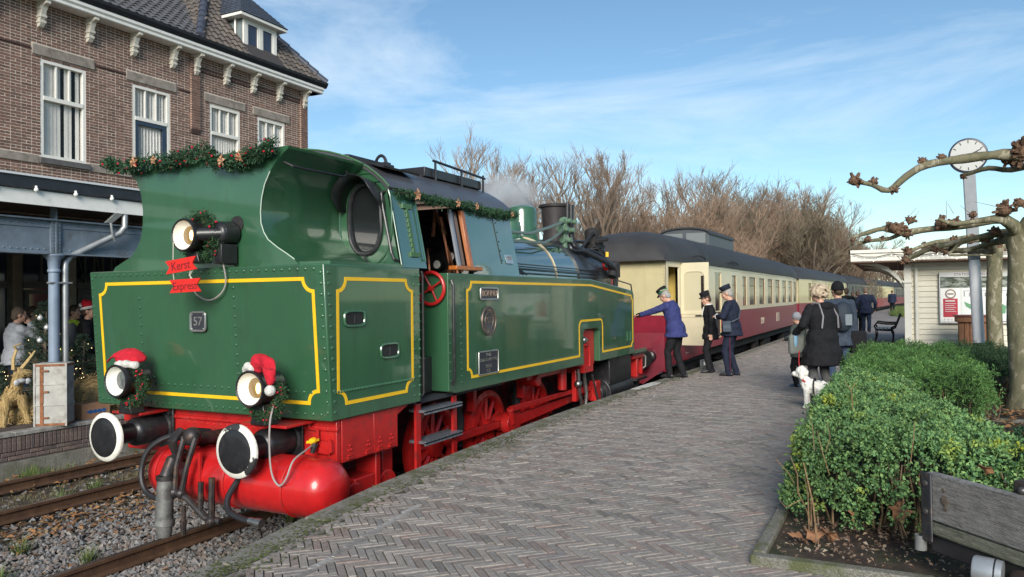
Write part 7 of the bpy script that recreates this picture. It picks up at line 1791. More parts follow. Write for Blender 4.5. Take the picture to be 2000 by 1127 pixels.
# ================================================================== people and dog
skin = mat('skin', (.52, .29, .20), .55, var=.08, vscale=12, sub=.05)
def cloth(name, c, **k): return mat(name, c, k.pop('rough', .85), var=k.pop('var', .18), vscale=14, bump=k.pop('bump', .25), bscale=18, spec=.25, **k)
def finish(mb, name, m, parent, vox=.016, sm=5, label=None):
    o = put(mb, name, m, parent, local=True, recalc=False, split=False, label=label)
    r_ = o.modifiers.new('remesh', 'REMESH'); r_.mode = 'VOXEL'; r_.voxel_size = vox; r_.use_smooth_shade = True
    if sm: s_ = o.modifiers.new('smooth', 'SMOOTH'); s_.iterations = sm; s_.factor = .5
    return o
FT = bpy.data.textures.new('cloth_folds', 'CLOUDS'); FT.noise_scale = .11; FT.noise_depth = 2
def folds(o, s=.022):
    d = o.modifiers.new('folds', 'DISPLACE'); d.texture = FT; d.strength = s; d.mid_level = .45; d.texture_coords = 'GLOBAL'; return o
def caps(mb, pts, rs, n=10):
    mb.tube(pts, rs, n)
    for p, r in zip(pts, rs): mb.ell(p, r, n, 6)
def ik(a, b, l1, l2, pole):
    a, b = Vector(a), Vector(b); d = b-a; L = min(d.length, (l1+l2)*.998); d = d.normalized() if d.length > 1e-6 else Vector((0, 0, -1)); b = a+d*L
    x = (l1*l1-l2*l2+L*L)/(2*L); h = math.sqrt(max(l1*l1-x*x, 0)); p = Vector(pole); p = (p-d*p.dot(d)).normalized()
    return a+d*x+p*h, b
def ring_(c, rx, ry, ax, ay, n=16): return [c+ax*rx*math.cos(2*PI*i/n)+ay*ry*math.sin(2*PI*i/n) for i in range(n)]
def person(label, loc, face, h=1.75, lean=0, feet=None, hands=None, head=(0, 0), jacket=None, hem=.86, flare=1.0, trousers=None, shoes=None, hair=None, hat=None, bulk=1.0, zb=0, extras=None, roll=0, fine=True, group=None, coat_zip=None):
    """built facing local +y, 1.75 m tall, scaled; face = heading (x, y) in the world"""
    k = h/1.75
    t = thing('person', label, 'person', (loc[0], loc[1], zb), math.atan2(face[1], face[0])-PI/2, group, k)
    Ml = Matrix.Rotation(-lean, 3, 'X'); hipc = Vector((0, 0, .93))
    def sp(x, y, z): return hipc+Ml @ Vector((x, y, z-.93))
    feet = feet or ((-.10, .02, 0), (.10, -.02, 0))
    bw = bulk
    hips = [Vector((-.092, 0, .92)), Vector((.092, 0, .92))]
    sh = [sp(-.185*bw, 0, 1.425), sp(.185*bw, 0, 1.425)]
    hands = hands or ((-.27, .05, .80), (.27, .05, .80))
    ank = [Vector((f[0], f[1], f[2]+.085)) for f in feet]
    kn = []
    for i in range(2):
        p, a_ = ik(hips[i], ank[i], .435, .425, (0, 1, 0)); kn.append(p)
    elb, wr = [], []
    for i in range(2):
        pole = (-.6 if i == 0 else .6, -.7, -.3) if len(hands[i]) < 4 else hands[i][3]
        e_, w_ = ik(sh[i], hands[i][:3], .285, .265, pole); elb.append(e_); wr.append(w_)
    neck, hc = sp(0, .01, 1.50), None
    Rh = Ml @ Matrix.Rotation(head[0], 3, 'Z') @ Matrix.Rotation(-head[1]*1.0, 3, 'X')
    hb = sp(0, .015, 1.545); hc = hb+Rh @ Vector((0, .02, .10))
    H = lambda x, y, z: hc+Rh @ Vector((x, y, z))
    tors = [(.88, .158, .115), (.98, .162, .118), (1.10, .148, .108), (1.22, .165, .118), (1.34, .182, .122), (1.42, .165, .10), (1.475, .09, .075)]
    def torso(mb, ex, z0=None, fl=1.0):
        rows = []; ax, ay = Vector((1, 0, 0)), Ml @ Vector((0, 1, 0))
        T = [q for q in tors if z0 is None or q[0] > z0+.03]
        if z0 is not None:
            for zz in np.linspace(z0, max(z0, min(.98, T[0][0]-.01)), 4)[:-1]: 
                f_ = lerp(fl, 1.0, (zz-z0)/max(.98-z0, .01)); T = [q for q in T if q[0] < 0]+[(float(zz), .175*f_, .135*f_)]+[q for q in T]
            T = sorted(T)
        for (z, rx, ry) in T:
            c = sp(0, 0, z) if z > .93 else Vector((0, (z-.93)*math.sin(-lean)*.0, z))
            if z < 1.0 and ex > 0: rx, ry = rx+.022, ry+.03
            rows.append(ring_(c, (rx*bw+ex), (ry*(bw*1.15-.15)+ex), ax, ay if z > .93 else Vector((0, 1, 0))))
        mb.loft(rows)
    # body: one continuous skin
    mb = MB(); torso(mb, 0)
    caps(mb, [sp(0, .0, 1.44), hb], [.062, .056]); mb.ell(H(0, -.008, .035), (.077, .098, .105), 14, 10, rot=Rh); mb.ell(H(0, .025, -.045), (.060, .072, .075), 12, 8, rot=Rh); mb.ell(H(0, .075, -.085), (.032, .03, .026), 8, 6, rot=Rh)
    mb.tube([H(0, .085, .03), H(0, .112, -.018), H(0, .095, -.03)], [.013, .019, .015], 8)
    for s in (-1, 1): mb.ell(H(.079*s, -.005, -.002), (.014, .026, .036), 8, 6, rot=Rh); mb.ell(H(.042*s, .072, -.022), (.026, .022, .024), 8, 6, rot=Rh)
    mb.tube([H(-.045, .088, .052), H(0, .096, .056), H(.045, .088, .052)], .012, 6); mb.ell(H(0, .092, -.056), (.026, .012, .008), 8, 5, rot=Rh)
    for i in range(2):
        caps(mb, [sh[i], elb[i], wr[i]], [.052, .040, .028]); caps(mb, [hips[i], kn[i], ank[i]], [.082, .054, .038])
        caps(mb, [ank[i]-Vector((0, 0, .03)), ank[i]+Vector((0, .11, -.05))], [.04, .034])
    body = finish(mb, 'body', skin, t, .013 if fine else .02, 4)
    if fine:
        for s in (-1, 1):
            q = MB(); q.ell(H(.031*s, .083, .018), (.012, .009, .008), 8, 6, rot=Rh); e_ = put(q, 'eye', mat('eye_white', (.55, .52, .48), .3), body, local=True)
            q = MB(); q.ell(H(.031*s, .0905, .018), .0052, 8, 5); put(q, 'iris', mat('eye_dark', (.03, .02, .015), .2), e_ if False else body, local=True)
        q = MB(); q.tube([H(-.022, .099, -.052), H(0, .105, -.05), H(.022, .099, -.052)], [.003, .006, .003], 6); put(q, 'lips', mat('lips', (.36, .14, .12), .5), body, local=True)
    # hands with five fingers
    for i in range(2):
        s = -1 if i == 0 else 1; d = (wr[i]-elb[i]).normalized(); side = Vector((1, 0, 0)); side = (side-d*side.dot(d)).normalized() if abs(d.x) < .9 else Vector((0, 0, 1)); up_ = d.cross(side)
        # palm plane: width along v, palm faces the body
        v = up_ if abs(d.z) > .7 else side; pn = d.cross(v)*s
        q = MB(); c = wr[i]+d*.05; q.loft([ring_(wr[i]+d*a_, b_, .014, v, pn, 10) for a_, b_ in ((-.01, .024), (.02, .030), (.05, .038), (.085, .040), (.095, .034))])
        for j, (o_, l_) in enumerate(((-.030, .064), (-.010, .074), (.010, .070), (.030, .054))):
            b = wr[i]+d*.085+v*o_; cu = pn*-1*(.35+.05*j); p1 = b+(d+cu*.35).normalized()*l_*.5; p2 = p1+(d+cu*1.6).normalized()*l_*.32; p3 = p2+(d*.6+cu*2.4).normalized()*l_*.25
            q.tube([b, p1, p2, p3], [.0088, .0084, .0076, .0062], 7)
        b = wr[i]+d*.025+v*-.028; q.tube([b, b+(d*.6-v*.75).normalized()*.035, b+(d*.6-v*.75).normalized()*.035+(d*.95-v*.25-pn*.3).normalized()*.03], [.012, .0105, .008], 7)
        finish(q, 'hand', skin, t, .006 if fine else .01, 2)
    # clothes
    if trousers:
        mb = MB(); torso_r = [ring_(Vector((0, 0, z)), rx*bw, ry*bw, Vector((1, 0, 0)), Vector((0, 1, 0))) for z, rx, ry in ((.84, .16, .125), (.93, .178, .135), (1.02, .172, .13))]; mb.loft(torso_r)
        for i in range(2): caps(mb, [hips[i]-Vector((0, 0, .02)), kn[i], ank[i]+Vector((0, -.005, -.035))], [.104*bw, .074, .062])
        folds(finish(mb, 'trousers', trousers, t, .015, 4), .026)
    for i in range(2):
        q = MB(); a_ = ank[i]; dirf = Vector((0, 1, 0)); lift = feet[i][2]
        zz = a_.z-.085
        q.loft([[Vector((a_.x+w_*math.cos(u), a_.y+y_, zz+.012)) if False else Vector((a_.x+w_*math.cos(u), a_.y+y_, zz+max(.004, hh*(.5+.5*math.sin(u))))) for u in [2*PI*j/12 for j in range(12)]] for y_, w_, hh in ((-.075, .032, .07), (-.04, .043, .095), (.03, .042, .10), (.09, .047, .075), (.15, .044, .058), (.185, .026, .04))])
        sho = put(q, 'shoe', shoes or black, t, local=True, ang=60)
    if jacket:
        mb = MB(); torso(mb, .026, hem, flare); caps(mb, [sp(-.10, -.01, 1.45), sp(.10, -.01, 1.45)], [.062, .062]); 
        for i in range(2): caps(mb, [sh[i]+Vector((0, 0, -.005)), elb[i], wr[i].lerp(elb[i], .06)], [.082, .066, .052])
        mb.tube([sp(.072*math.cos(u), -.005+.075*math.sin(u), 1.49+.012*math.sin(u+PI)) for u in [2*PI*j/14 for j in range(14)]], .024, 7, closed=True)
        jk = folds(finish(mb, 'jacket', jacket, t, .015, 3), .034)
    if hair:
        mh, style = hair; q = MB()
        if style == 'curly':
            rnd = random.Random(5)
            for i in range(150):
                u, v_ = rnd.uniform(0, 2*PI), math.acos(rnd.uniform(-.55, 1)); p = Vector((math.sin(v_)*math.cos(u)*.118, math.sin(v_)*math.sin(u)*.128-.02, math.cos(v_)*.125+.025))
                if p.y > .065 and p.z < .06: continue
                q.ell(H(*p), rnd.uniform(.018, .032), 7, 5)
            finish(q, 'hair', mh, t, .012, 1)
        else:
            q.ell(H(0, -.018, .045), (.086, .100, .107), 14, 9, rot=Rh); q.ell(H(0, -.055, -.015), (.074, .062, .075), 12, 8, rot=Rh)
            q2 = MB(); finish(q, 'hair', mh, t, .012, 2)
    if hat:
        style, mh, m2 = hat
        if style == 'peaked':
            q = MB(); q.lathe([(.102, 0), (.104, .04), (.115, .085), (.112, .10), (.0, .108)], H(0, -.008, .075), Rh @ Vector((0, .10, 1)), 22); ca = put(q, 'cap', mh, t, local=True)
            q = MB(); q.lathe([(.1045, .004), (.1065, .038)], H(0, -.008, .075), Rh @ Vector((0, .10, 1)), 22, cap=False); put(q, 'cap_band', m2, ca, local=True)
            q = MB(); q.loft([[H(.098*math.cos(u), -.008+.10*math.sin(u), .083) for u in [lerp(.35, PI-.35, j/8) for j in range(9)]], [H(.088*math.cos(u), .055+.10*math.sin(u), .052) for u in [lerp(.35, PI-.35, j/8) for j in range(9)]]], cap=False); o = put(q, 'cap_peak', black, ca, local=True, recalc=False); md = o.modifiers.new('t', 'SOLIDIFY'); md.thickness = .006
        elif style == 'beanie':
            q = MB(); q.ell(H(0, -.016, .05), (.098, .112, .112), 16, 10, rot=Rh); ca = put(q, 'hat', mh, t, local=True)
            q = MB(); q.tube([H(.094*math.cos(u), -.016+.108*math.sin(u), .02) for u in [2*PI*j/20 for j in range(20)]], .013, 7, closed=True); put(q, 'hat_cuff', m2, ca, local=True)
        elif style == 'santa':
            q = MB(); q.tube([H(0, -.01, .07), H(0, -.03, .13), H(-.03, -.09, .17), H(-.05, -.15, .13)], [.105, .09, .055, .02], 12); ca = put(q, 'hat', mh, t, local=True)
            q = MB(); q.tube([H(.104*math.cos(u), -.01+.112*math.sin(u), .065+.02*math.sin(u)) for u in [2*PI*j/20 for j in range(20)]], .026, 8, closed=True); q.ell(H(-.055, -.165, .115), .035, 10, 7); put(q, 'hat_fur', m2, ca, local=True)
    if extras: extras(t, sp, H, sh, elb, wr)
    return t
navy = cloth('navy_uniform', (.016, .020, .038)); blk = cloth('black_cloth', (.012, .012, .014)); blue = cloth('blue_work_jacket', (.035, .042, .135)); jeans = cloth('blue_jeans', (.055, .085, .15)); ltj = cloth('light_jeans', (.20, .30, .42))
greyt = cloth('grey_trousers', (.11, .11, .11)); olive = cloth('olive_parka', (.040, .042, .030)); slateb = cloth('slate_blue_jacket', (.045, .06, .085)); navyj = cloth('navy_puffer', (.014, .020, .042)); fleece = cloth('pale_grey_fleece', (.36, .37, .40)); khaki = cloth('grey_green_jacket', (.06, .07, .062)); plum = cloth('burgundy_cloth', (.14, .02, .035)); hivis = cloth('hi_vis_yellow', (.55, .75, .06)); pinkc = cloth('pink_cloth', (.65, .25, .25)); santar = cloth('santa_red', (.48, .012, .025)); fur = cloth('white_fur', (.62, .60, .56), bump=0) ; knit = cloth('grey_knit', (.26, .26, .28))
sandyh2 = 0; greyh = mat('grey_hair', (.30, .28, .26), .7, var=.2, vscale=30); blondh = mat('ash_blonde_hair', (.42, .33, .23), .7, var=.35, vscale=18); brownh = mat('brown_hair', (.06, .035, .02), .6); sandyh = mat('sandy_grey_hair', (.13, .09, .06), .7, var=.3, vscale=30)
bandg = mat('green_band', (.03, .14, .07), .6); boots = mat('brown_leather', (.16, .07, .035), .5); snk = mat('blue_trainer', (.06, .11, .17), .6); shoeb = mat('black_shoe', (.02, .02, .022), .4)
leather = mat('blue_grey_leather', (.05, .065, .085), .45)
def x_m1(t, sp, H, sh, elb, wr):
    q = MB(); q.lathe([(.108, .042), (.110, .056)], H(0, -.008, .075), (0, .1, 1), 22, cap=False); put(q, 'cap_piping', mat('pale_gold', (.45, .42, .25), .5), t, local=True)
    for w in (wr[0],):
        q = MB(); d = (w-elb[0]).normalized(); q.tube([w-d*.01, w+d*.04, w+d*.1], [.045, .05, .035], 10); finish(q, 'glove', blk, t, .01, 2)
person('railwayman in blue jacket and green banded cap bending to the engine', (-4.02, 15.33), (-.93, .12), 1.80, .23, ((-.12, .10, 0), (.11, -.10, 0)), ((-.26, .76, 1.20, (-.3, -.2, -1)), (.24, .22, .86)), (0, .32), blue, .80, 1.12, blk, shoeb, (greyh, 'short'), ('peaked', blk, bandg), 1.08, extras=x_m1)
def x_m2(t, sp, H, sh, elb, wr):
    q = MB(); q.prism([sp(-.03, .115, 1.47), sp(.03, .115, 1.47), sp(.0, .160, 1.27)], (0, .012, 0)); put(q, 'shirt_front', white, t, local=True)
    q = MB(); q.tube([sp(.072*math.cos(u), .005+.075*math.sin(u), 1.52) for u in [2*PI*j/14 for j in range(14)]], .016, 6, closed=True); put(q, 'shirt_collar', white, t, local=True)
    q = MB(); q.curve([(.14, .085, 1.06), (.10, .125, .98), (.04, .142, .95), (-.03, .142, 1.02), (-.06, .135, 1.08)], .005, 5); put(q, 'watch_chain', brass, t, local=True)
person('young conductor in black suit and tall peaked cap looking down beside the open door', (-3.62, 16.62), (-.86, -.42), 1.68, .04, ((-.10, .06, 0), (.10, -.04, 0)), ((-.23, .04, .84), (.23, .02, .84)), (.15, .25), blk, .74, 1.06, blk, shoeb, (brownh, 'short'), ('peaked', blk, blk), .92, extras=x_m2)
def x_m3(t, sp, H, sh, elb, wr):
    q = MB(); q.loft([[Vector((x, y, z)) for x, y in ((-.36, -.06), (-.20, -.02), (-.20, .12), (-.36, .12))] for z in (.88, .95, 1.08, 1.10)]); put(q, 'shoulder_bag', leather, t, local=True, bevel=.02)
    q = MB(); q.tube([(-.27, .10, 1.08), (-.24, .17, 1.2), (-.05, .17, 1.35), (.13, .08, 1.5), (.14, -.04, 1.5), (0, -.17, 1.3), (-.2, -.17, 1.15), (-.27, -.05, 1.08)], .014, 6); put(q, 'bag_strap', leather, t, local=True)
    q = MB(); q.box(-.10, .02, .26, .28, 1.13, 1.24); q.tube([wr[0]-Vector((0, 0, .0)), wr[0]+(elb[0]-wr[0])*.12], .055, 10); put(q, 'papers_and_cuff', white, t, local=True, split=False)
    q = MB(); q.box(-.05, .05, .105, .11, 0, .001); q = MB(); q.tube([H(-.06, .09, .02), H(0, .108, .02), H(.06, .09, .02)], .004, 5); put(q, 'glasses', black, t, local=True)
    q = MB(); q.box(-.2, -.196, .0, .01, .10, .85); put(q, 'trouser_piping', plum, t, local=True)
person('older conductor in navy uniform with leather shoulder bag and white cuffs', (-3.07, 16.1), (-.96, -.02), 1.80, .03, ((-.10, .05, 0), (.11, -.06, 0)), ((-.10, .27, 1.18, (-.8, -.2, -.5)), (.08, .26, 1.17, (.8, -.2, -.5))), (.1, .28), navy, .80, 1.08, navy, shoeb, (greyh, 'short'), ('peaked', navy, blk), 1.12, extras=x_m3)
def x_w(t, sp, H, sh, elb, wr):
    for s in (-1, 1):
        q = MB(); q.tube([sp(.11*s, .13, 1.40), sp(.115*s, .05, 1.515), sp(.12*s, -.08, 1.49), sp(.15*s, -.175, 1.30), sp(.17*s, -.16, 1.12)], .014, 6); put(q, 'reflective_strap', mat('grey_reflective', (.20, .19, .20), .5), t, local=True)
    q = MB(); q.ell((0, -.10, 1.46), (.14, .06, .07), 12, 8); finish(q, 'hood', blk, t, .015, 3)
    q = MB(); q.tube([wr[0], wr[0]+Vector((0, .02, -.13)), wr[0]+Vector((-.02, .02, -.28))], [.04, .055, .03], 10); put(q, 'plastic_bag', mat('blue_bag', (.16, .30, .42), .4), t, local=True)
    q = MB(); q.box(-.42, -.12, .22, .30, .72, 1.02); put(q, 'grey_shopper', mat('grey_shopper', (.13, .14, .125), .8, var=.2), t, local=True, bevel=.03)
woman = person('woman with curly ash blonde hair in long black coat holding the dog lead', (-1.06, 12.75), (-.78, .62), 1.76, .04, ((-.10, .04, 0), (.10, -.05, 0)), ((-.32, .24, 1.04), (.28, .12, .92)), (.25, .05), blk, .56, 1.30, greyt, shoeb, (blondh, 'curly'), None, 1.28, extras=x_w)
person('child in grey knitted hat and grey green jacket with blue trainers', (-1.60, 14.6), (-.9, .45), 1.30, .05, ((-.10, .03, 0), (.10, -.06, 0)), ((-.22, .22, 1.15), (.22, .12, .9)), (0, .05), khaki, .72, 1.1, blk, snk, None, ('beanie', knit, knit), 1.0)
def x_p6(t, sp, H, sh, elb, wr):
    q = MB(); q.ell((0, -.24, 1.22), (.17, .11, .25), 14, 10); finish(q, 'backpack', mat('dark_blue_pack', (.02, .03, .045), .7), t, .015, 2)
    q = MB(); q.box(.0, .11, -.352, -.33, 1.08, 1.26); put(q, 'pack_pocket', mat('pale_pocket', (.16, .19, .21), .6), t, local=True, bevel=.008)
    q = MB(); q.box(.16, .40, -.14, .04, .62, .98); put(q, 'carrier_bag', blk, t, local=True, bevel=.02)
person('person in black hat and slate blue jacket with backpack behind the woman', (-.93, 14.3), (-.35, .94), 1.82, .0, ((-.10, .03, 0), (.10, -.05, 0)), ((-.26, .12, .92), (.26, .04, .86)), (.3, 0), slateb, .74, 1.05, jeans, shoeb, (brownh, 'short'), ('beanie', blk, blk), 1.05, extras=x_p6)
person('walker with grey blond hair in olive parka and black trousers', (-1.75, 31.3), (.1, 1), 1.84, .02, ((-.10, .16, 0), (.10, -.20, .05)), None, (0, 0), olive, .76, 1.08, blk, shoeb, (sandyh, 'short'), None, 1.06, fine=False)
person('walker in light blue jeans with pink sleeves on the far platform', (-1.86, 38), (.1, 1), 1.72, .02, ((-.09, .14, 0), (.09, -.14, .03)), ((-.3, .2, 1.1), (.34, .12, 1.12)), (0, 0), pinkc, .86, 1, ltj, white, (brownh, 'short'), None, .95, fine=False)
person('walker in dark green coat and brown boots beside the navy jacket', (-1.56, 35.8), (.05, 1), 1.74, .02, ((-.09, .08, 0), (.09, -.12, .02)), None, (.2, 0), cloth('dark_green_coat', (.022, .03, .024)), .62, 1.15, blk, boots, (brownh, 'short'), None, 1.0, fine=False)
person('man in navy jacket and jeans walking away, widest of the far group', (-1.22, 34.9), (.05, 1), 1.88, .02, ((-.10, .22, 0), (.12, -.22, .07)), ((-.32, .1, .95), (.32, .1, .95)), (0, 0), navyj, .78, 1.05, cloth('dark_jeans', (.03, .042, .075)), boots, (sandyh, 'short'), None, 1.12, fine=False)
person('lone walker in navy jacket far down the platform', (-.50, 72), (.1, 1), 1.88, 0, ((-.10, .15, 0), (.1, -.15, .03)), None, (0, 0), navyj, .8, 1.05, blk, shoeb, (brownh, 'short'), None, 1.1, fine=False)
# under the canopy
person('man in pale grey fleece and jeans with a hand at his mouth', (-13.85, 8.12), (.25, .97), 1.86, .02, ((-.10, .03, 0), (.10, -.03, 0)), ((-.25, .1, .85), (.05, .20, 1.50, (.8, .1, -.9))), (-.1, .05), fleece, .84, 1.05, jeans, shoeb, (sandyh, 'short'), None, 1.15, zb=ZL)
person('man in dark jacket standing behind the pale fleece', (-15.0, 9.1), (.55, .83), 1.86, 0, None, None, (-.2, 0), blk, .84, 1.05, blk, shoeb, (brownh, 'short'), None, 1.05, zb=ZL)
person('man in yellow hi vis jacket under the canopy', (-14.7, 9.72), (.75, .65), 1.88, 0, None, None, (-.3, .12), hivis, .86, 1.05, cloth('dark_red_trousers', (.10, .02, .025)), shoeb, (brownh, 'short'), None, 1.05, zb=ZL)
def x_l4(t, sp, H, sh, elb, wr):
    q = MB(); q.ell((0, -.23, 1.20), (.17, .12, .26), 14, 10); q.ell((0, -.31, 1.10), (.13, .06, .14), 12, 8); finish(q, 'backpack', mat('grey_pack', (.09, .095, .10), .8), t, .015, 2)
person('man in red santa hat and black coat with grey backpack', (-13.8, 9.42), (.62, .78), 1.90, 0, ((-.1, .03, 0), (.1, -.03, 0)), None, (-.35, 0), blk, .80, 1.08, cloth('dark_blue_trousers', (.02, .03, .06)), shoeb, (brownh, 'short'), ('santa', santar, fur), 1.12, zb=ZL, extras=x_l4)
tb_ = thing('carrier_bag', 'bright blue round bag standing by the man with the santa hat', 'bag', (-13.3, 9.5, ZL+.55))
q = MB(); q.ell((-13.3, 9.5, ZL+.75), (.16, .16, .22), 14, 10); put(q, 'bag', mat('bright_blue_bag', (.01, .14, .45), .5), tb_)
q = MB(); q.tube([(-13.35, 9.5, ZL+.9), (-13.3, 9.5, ZL+1.05), (-13.25, 9.5, ZL+.9)], .012, 6); put(q, 'bag_handle', MATS['bright_blue_bag'], tb_)
q = MB(); q.box(-13.5, -13.1, 9.35, 9.75, ZL, ZL+.54); put(q, 'crate', mat('dark_crate', (.06, .05, .05), .8, var=.2), tb_, bevel=.01)

# ---- dog: small white curly coat, red harness
dg = thing('dog', 'small white curly dog with red collar and harness on a red lead', 'dog', (-1.03, 11.85, 0), math.atan2(.05, -.99)-PI/2, None, 1.0)
coat = mat('white_curly_coat', (.72, .70, .64), .9, var=.14, vscale=26, bump=.8, bscale=45)
q = MB(); rnd = random.Random(2)
def furry(c, r, n, jit=.35):
    c = Vector(c); q.ell(c, r, 10, 7)
    rr = r if isinstance(r, tuple) else (r,)*3
    for i in range(n):
        d = Vector((rnd.gauss(0, 1), rnd.gauss(0, 1), rnd.gauss(0, 1))).normalized(); q.ell(c+Vector((d.x*rr[0], d.y*rr[1], d.z*rr[2]))*.93, min(rr)*rnd.uniform(.18, .32), 6, 4)
furry((0, .02, .30), (.105, .20, .105), 60); furry((0, .15, .33), (.10, .10, .11), 30); furry((0, -.16, .29), (.10, .09, .10), 26)
q.tube([(0, .18, .36), (0, .235, .47)], [.075, .06], 10)
furry((0, .25, .525), (.085, .088, .085), 46); furry((0, .335, .495), (.042, .055, .038), 14)
for s in (-1, 1):
    furry((.085*s, .235, .49), (.03, .04, .075), 12)
    q.tube([(.065*s, .17, .30), (.062*s, .175, .16), (.06*s, .18, .03)], [.055, .038, .034], 9); q.ell((.06*s, .195, .025), (.034, .045, .026), 8, 6)
    q.tube([(.07*s, -.18, .28), (.07*s, -.13, .18), (.07*s, -.205, .11), (.07*s, -.19, .03)], [.07, .05, .034, .03], 9); q.ell((.07*s, -.17, .025), (.034, .045, .026), 8, 6)
q.tube([(0, -.23, .36), (0, -.28, .44), (0, -.25, .50)], [.04, .035, .03], 8); furry((0, -.25, .5), .045, 14)
finish(q, 'body', coat, dg, .011, 1)
q = MB(); q.ell((0, .393, .51), (.014, .012, .011), 8, 6); put(q, 'nose', shoeb, dg, local=True)
for s in (-1, 1): q = MB(); q.ell((.032*s, .322, .545), .010, 8, 6); put(q, 'eye', shoeb, dg, local=True)
rc = mat('red_webbing', (.45, .03, .035), .6)
q = MB(); q.tube([(.078*math.cos(u), .215+.05*math.sin(u), .415+.045*math.sin(u)) for u in [2*PI*j/16 for j in range(16)]], .014, 6, closed=True); put(q, 'collar', rc, dg, local=True)
q = MB(); q.tube([(.128*math.cos(u), .07, .31+.13*math.sin(u)) for u in [2*PI*j/20 for j in range(20)]], .011, 6, closed=True); put(q, 'harness', black, dg, local=True)
q = MB(); wl = Matrix.Translation((-1.0, 12.05, 0))
ld = thing('dog_lead', 'taut red lead from the woman to the white dog', 'lead', (-1.3, 12.6, .7))
q = MB(); q.curve([(-1.42, 12.92, 1.02), (-1.40, 12.75, .80), (-1.36, 12.3, .62), (-1.28, 11.9, .50)], .009, 6); put(q, 'lead', rc, ld)
# ================================================================== Christmas decoration, platform clutter, steam
fir = leafmat('fir_green', [(.020, .060, .025), (.035, .085, .035), (.015, .045, .022), (.05, .10, .04)], 4)
ivy = leafmat('garland_green', [(.018, .055, .03), (.03, .075, .035), (.045, .10, .045), (.015, .04, .024)], 4)
berry = mat('red_berry', (.45, .012, .03), .35, coat=.3)
bow = mat('tan_ribbon', (.42, .22, .12), .6, var=.15, vscale=20)
def garland(name, label, pts, r, n, size, m, berries=0, bows=(), cat='garland', seed=1, asp=.16):
    P3 = [Vector(p) for p in pts]; t = thing(name, label, cat, tuple(P3[0])); o0 = P3[0]; rnd = random.Random(seed)
    cum = [0]
    for a, b in zip(P3, P3[1:]): cum.append(cum[-1]+(b-a).length)
    def at(u):
        s = u*cum[-1]
        for i in range(len(P3)-1):
            if s <= cum[i+1]: return P3[i].lerp(P3[i+1], (s-cum[i])/max(cum[i+1]-cum[i], 1e-6))
        return P3[-1]
    put(MB().tube(P3, .012, 6), 'wire_core', mat('garland_core', (.03, .035, .02), .9), t)
    P, NN = [], []
    for i in range(n):
        c = at(rnd.random()); d = Vector((rnd.gauss(0, 1), rnd.gauss(0, 1), rnd.gauss(0, 1))).normalized(); k_ = r*rnd.random()**.6*(.75+.5*mnoise.noise(c*6))
        P.append(tuple(c+d*k_-o0)); NN.append(tuple(d))
    sprigs('foliage', np.array(P), np.array(NN), 6, size, asp, .012, m, t)
    if berries:
        q = MB()
        for i in range(berries):
            c = at((i//6+.5)/(berries/6)+rnd.uniform(-.02, .02)); d = Vector((rnd.gauss(0, 1), rnd.gauss(0, 1), rnd.gauss(0, 1))).normalized(); q.ell(c+d*r*rnd.uniform(.7, 1.05), rnd.uniform(.008, .0135), 7, 5)
        put(q, 'berries', berry, t, kind='stuff')
    for u, s in bows:
        c = at(u)+Vector((.02, -.6*r, .1*r)) if pts[0][1] < 6 else at(u)+Vector((.9*r, 0, 0)); s *= .8; q = MB(); sx, sy = (Vector((1, 0, 0)), Vector((0, -1, 0))) if pts[0][1] < 6 else (Vector((0, 1, 0)), Vector((1, 0, 0)))
        for k_ in range(5):
            a = 2*PI*k_/5+.3; d = sx*math.cos(a)+Vector((0, 0, 1))*math.sin(a); e = sx*-math.sin(a)+Vector((0, 0, 1))*math.cos(a); q.add([c, c+d*s*.6+e*s*.3+sy*.02, c+d*s*1.1+sy*.005, c+d*s*.6-e*s*.3+sy*.02], [(0, 1, 2, 3)])
        o = put(q, 'ribbon_bow', bow, t, smooth=False, split=False, recalc=False); md = o.modifiers.new('t', 'SOLIDIFY'); md.thickness = .004
    return t
garland('fir_garland', 'green garland with red berries and tan bows hanging along the bunker top, left piece', [(-7.66, 5.45, 3.16), (-7.5, 5.42, 3.12), (-7.35, 5.42, 3.08), (-7.0, 5.42, 3.10), (-6.7, 5.42, 3.08), (-6.4, 5.42, 3.10), (-6.2, 5.42, 3.13), (-6.08, 5.42, 3.12)], .095, 800, .038, ivy, 42, ((.36, .075), (.55, .06)), seed=1)
garland('fir_garland', 'short green garland with red berries looping under the bunker top, right piece', [(-6.05, 5.42, 3.12), (-5.98, 5.42, 3.02), (-5.80, 5.42, 2.985), (-5.6, 5.42, 3.02), (-5.4, 5.42, 3.05), (-5.28, 5.42, 3.10), (-5.22, 5.44, 3.14)], .085, 600, .038, ivy, 30, ((.28, .07), (.55, .08)), seed=2)
garland('fir_garland', 'long garland with tan bows along the eave above the cab door', [(-4.84, 6.78, 2.80)]+[(csx(2.78)+.06, y, 2.80-.03*math.sin((y-6.8)*2.2)**2) for y in np.arange(6.95, 9.65, .15)], .06, 1000, .034, ivy, 0, ((.10, .085), (.40, .07), (.56, .06), (.90, .05)), seed=3)
def wreath(label, c, R_, r, n, full=(0, 360), nrm=None, berries=24, seed=1, tilt=0, m=fir):
    c = Vector(c); pts = [c+Vector((R_*math.cos(R(a)), tilt*math.sin(R(a)), R_*math.sin(R(a)))) for a in np.linspace(full[0], full[1], 22)]
    return garland('fir_wreath', label, pts, r, n, .036, m, berries, (), 'wreath', seed, .10)
wreath('round fir wreath with red berries behind the upper headlamp', (-6.045, 5.30, 2.275), .20, .075, 800, berries=36, seed=5)
wreath('half wreath with small berries hanging under the right headlamp', (-5.10, 5.16, .80), .19, .055, 420, (170, 395), berries=30, seed=6)
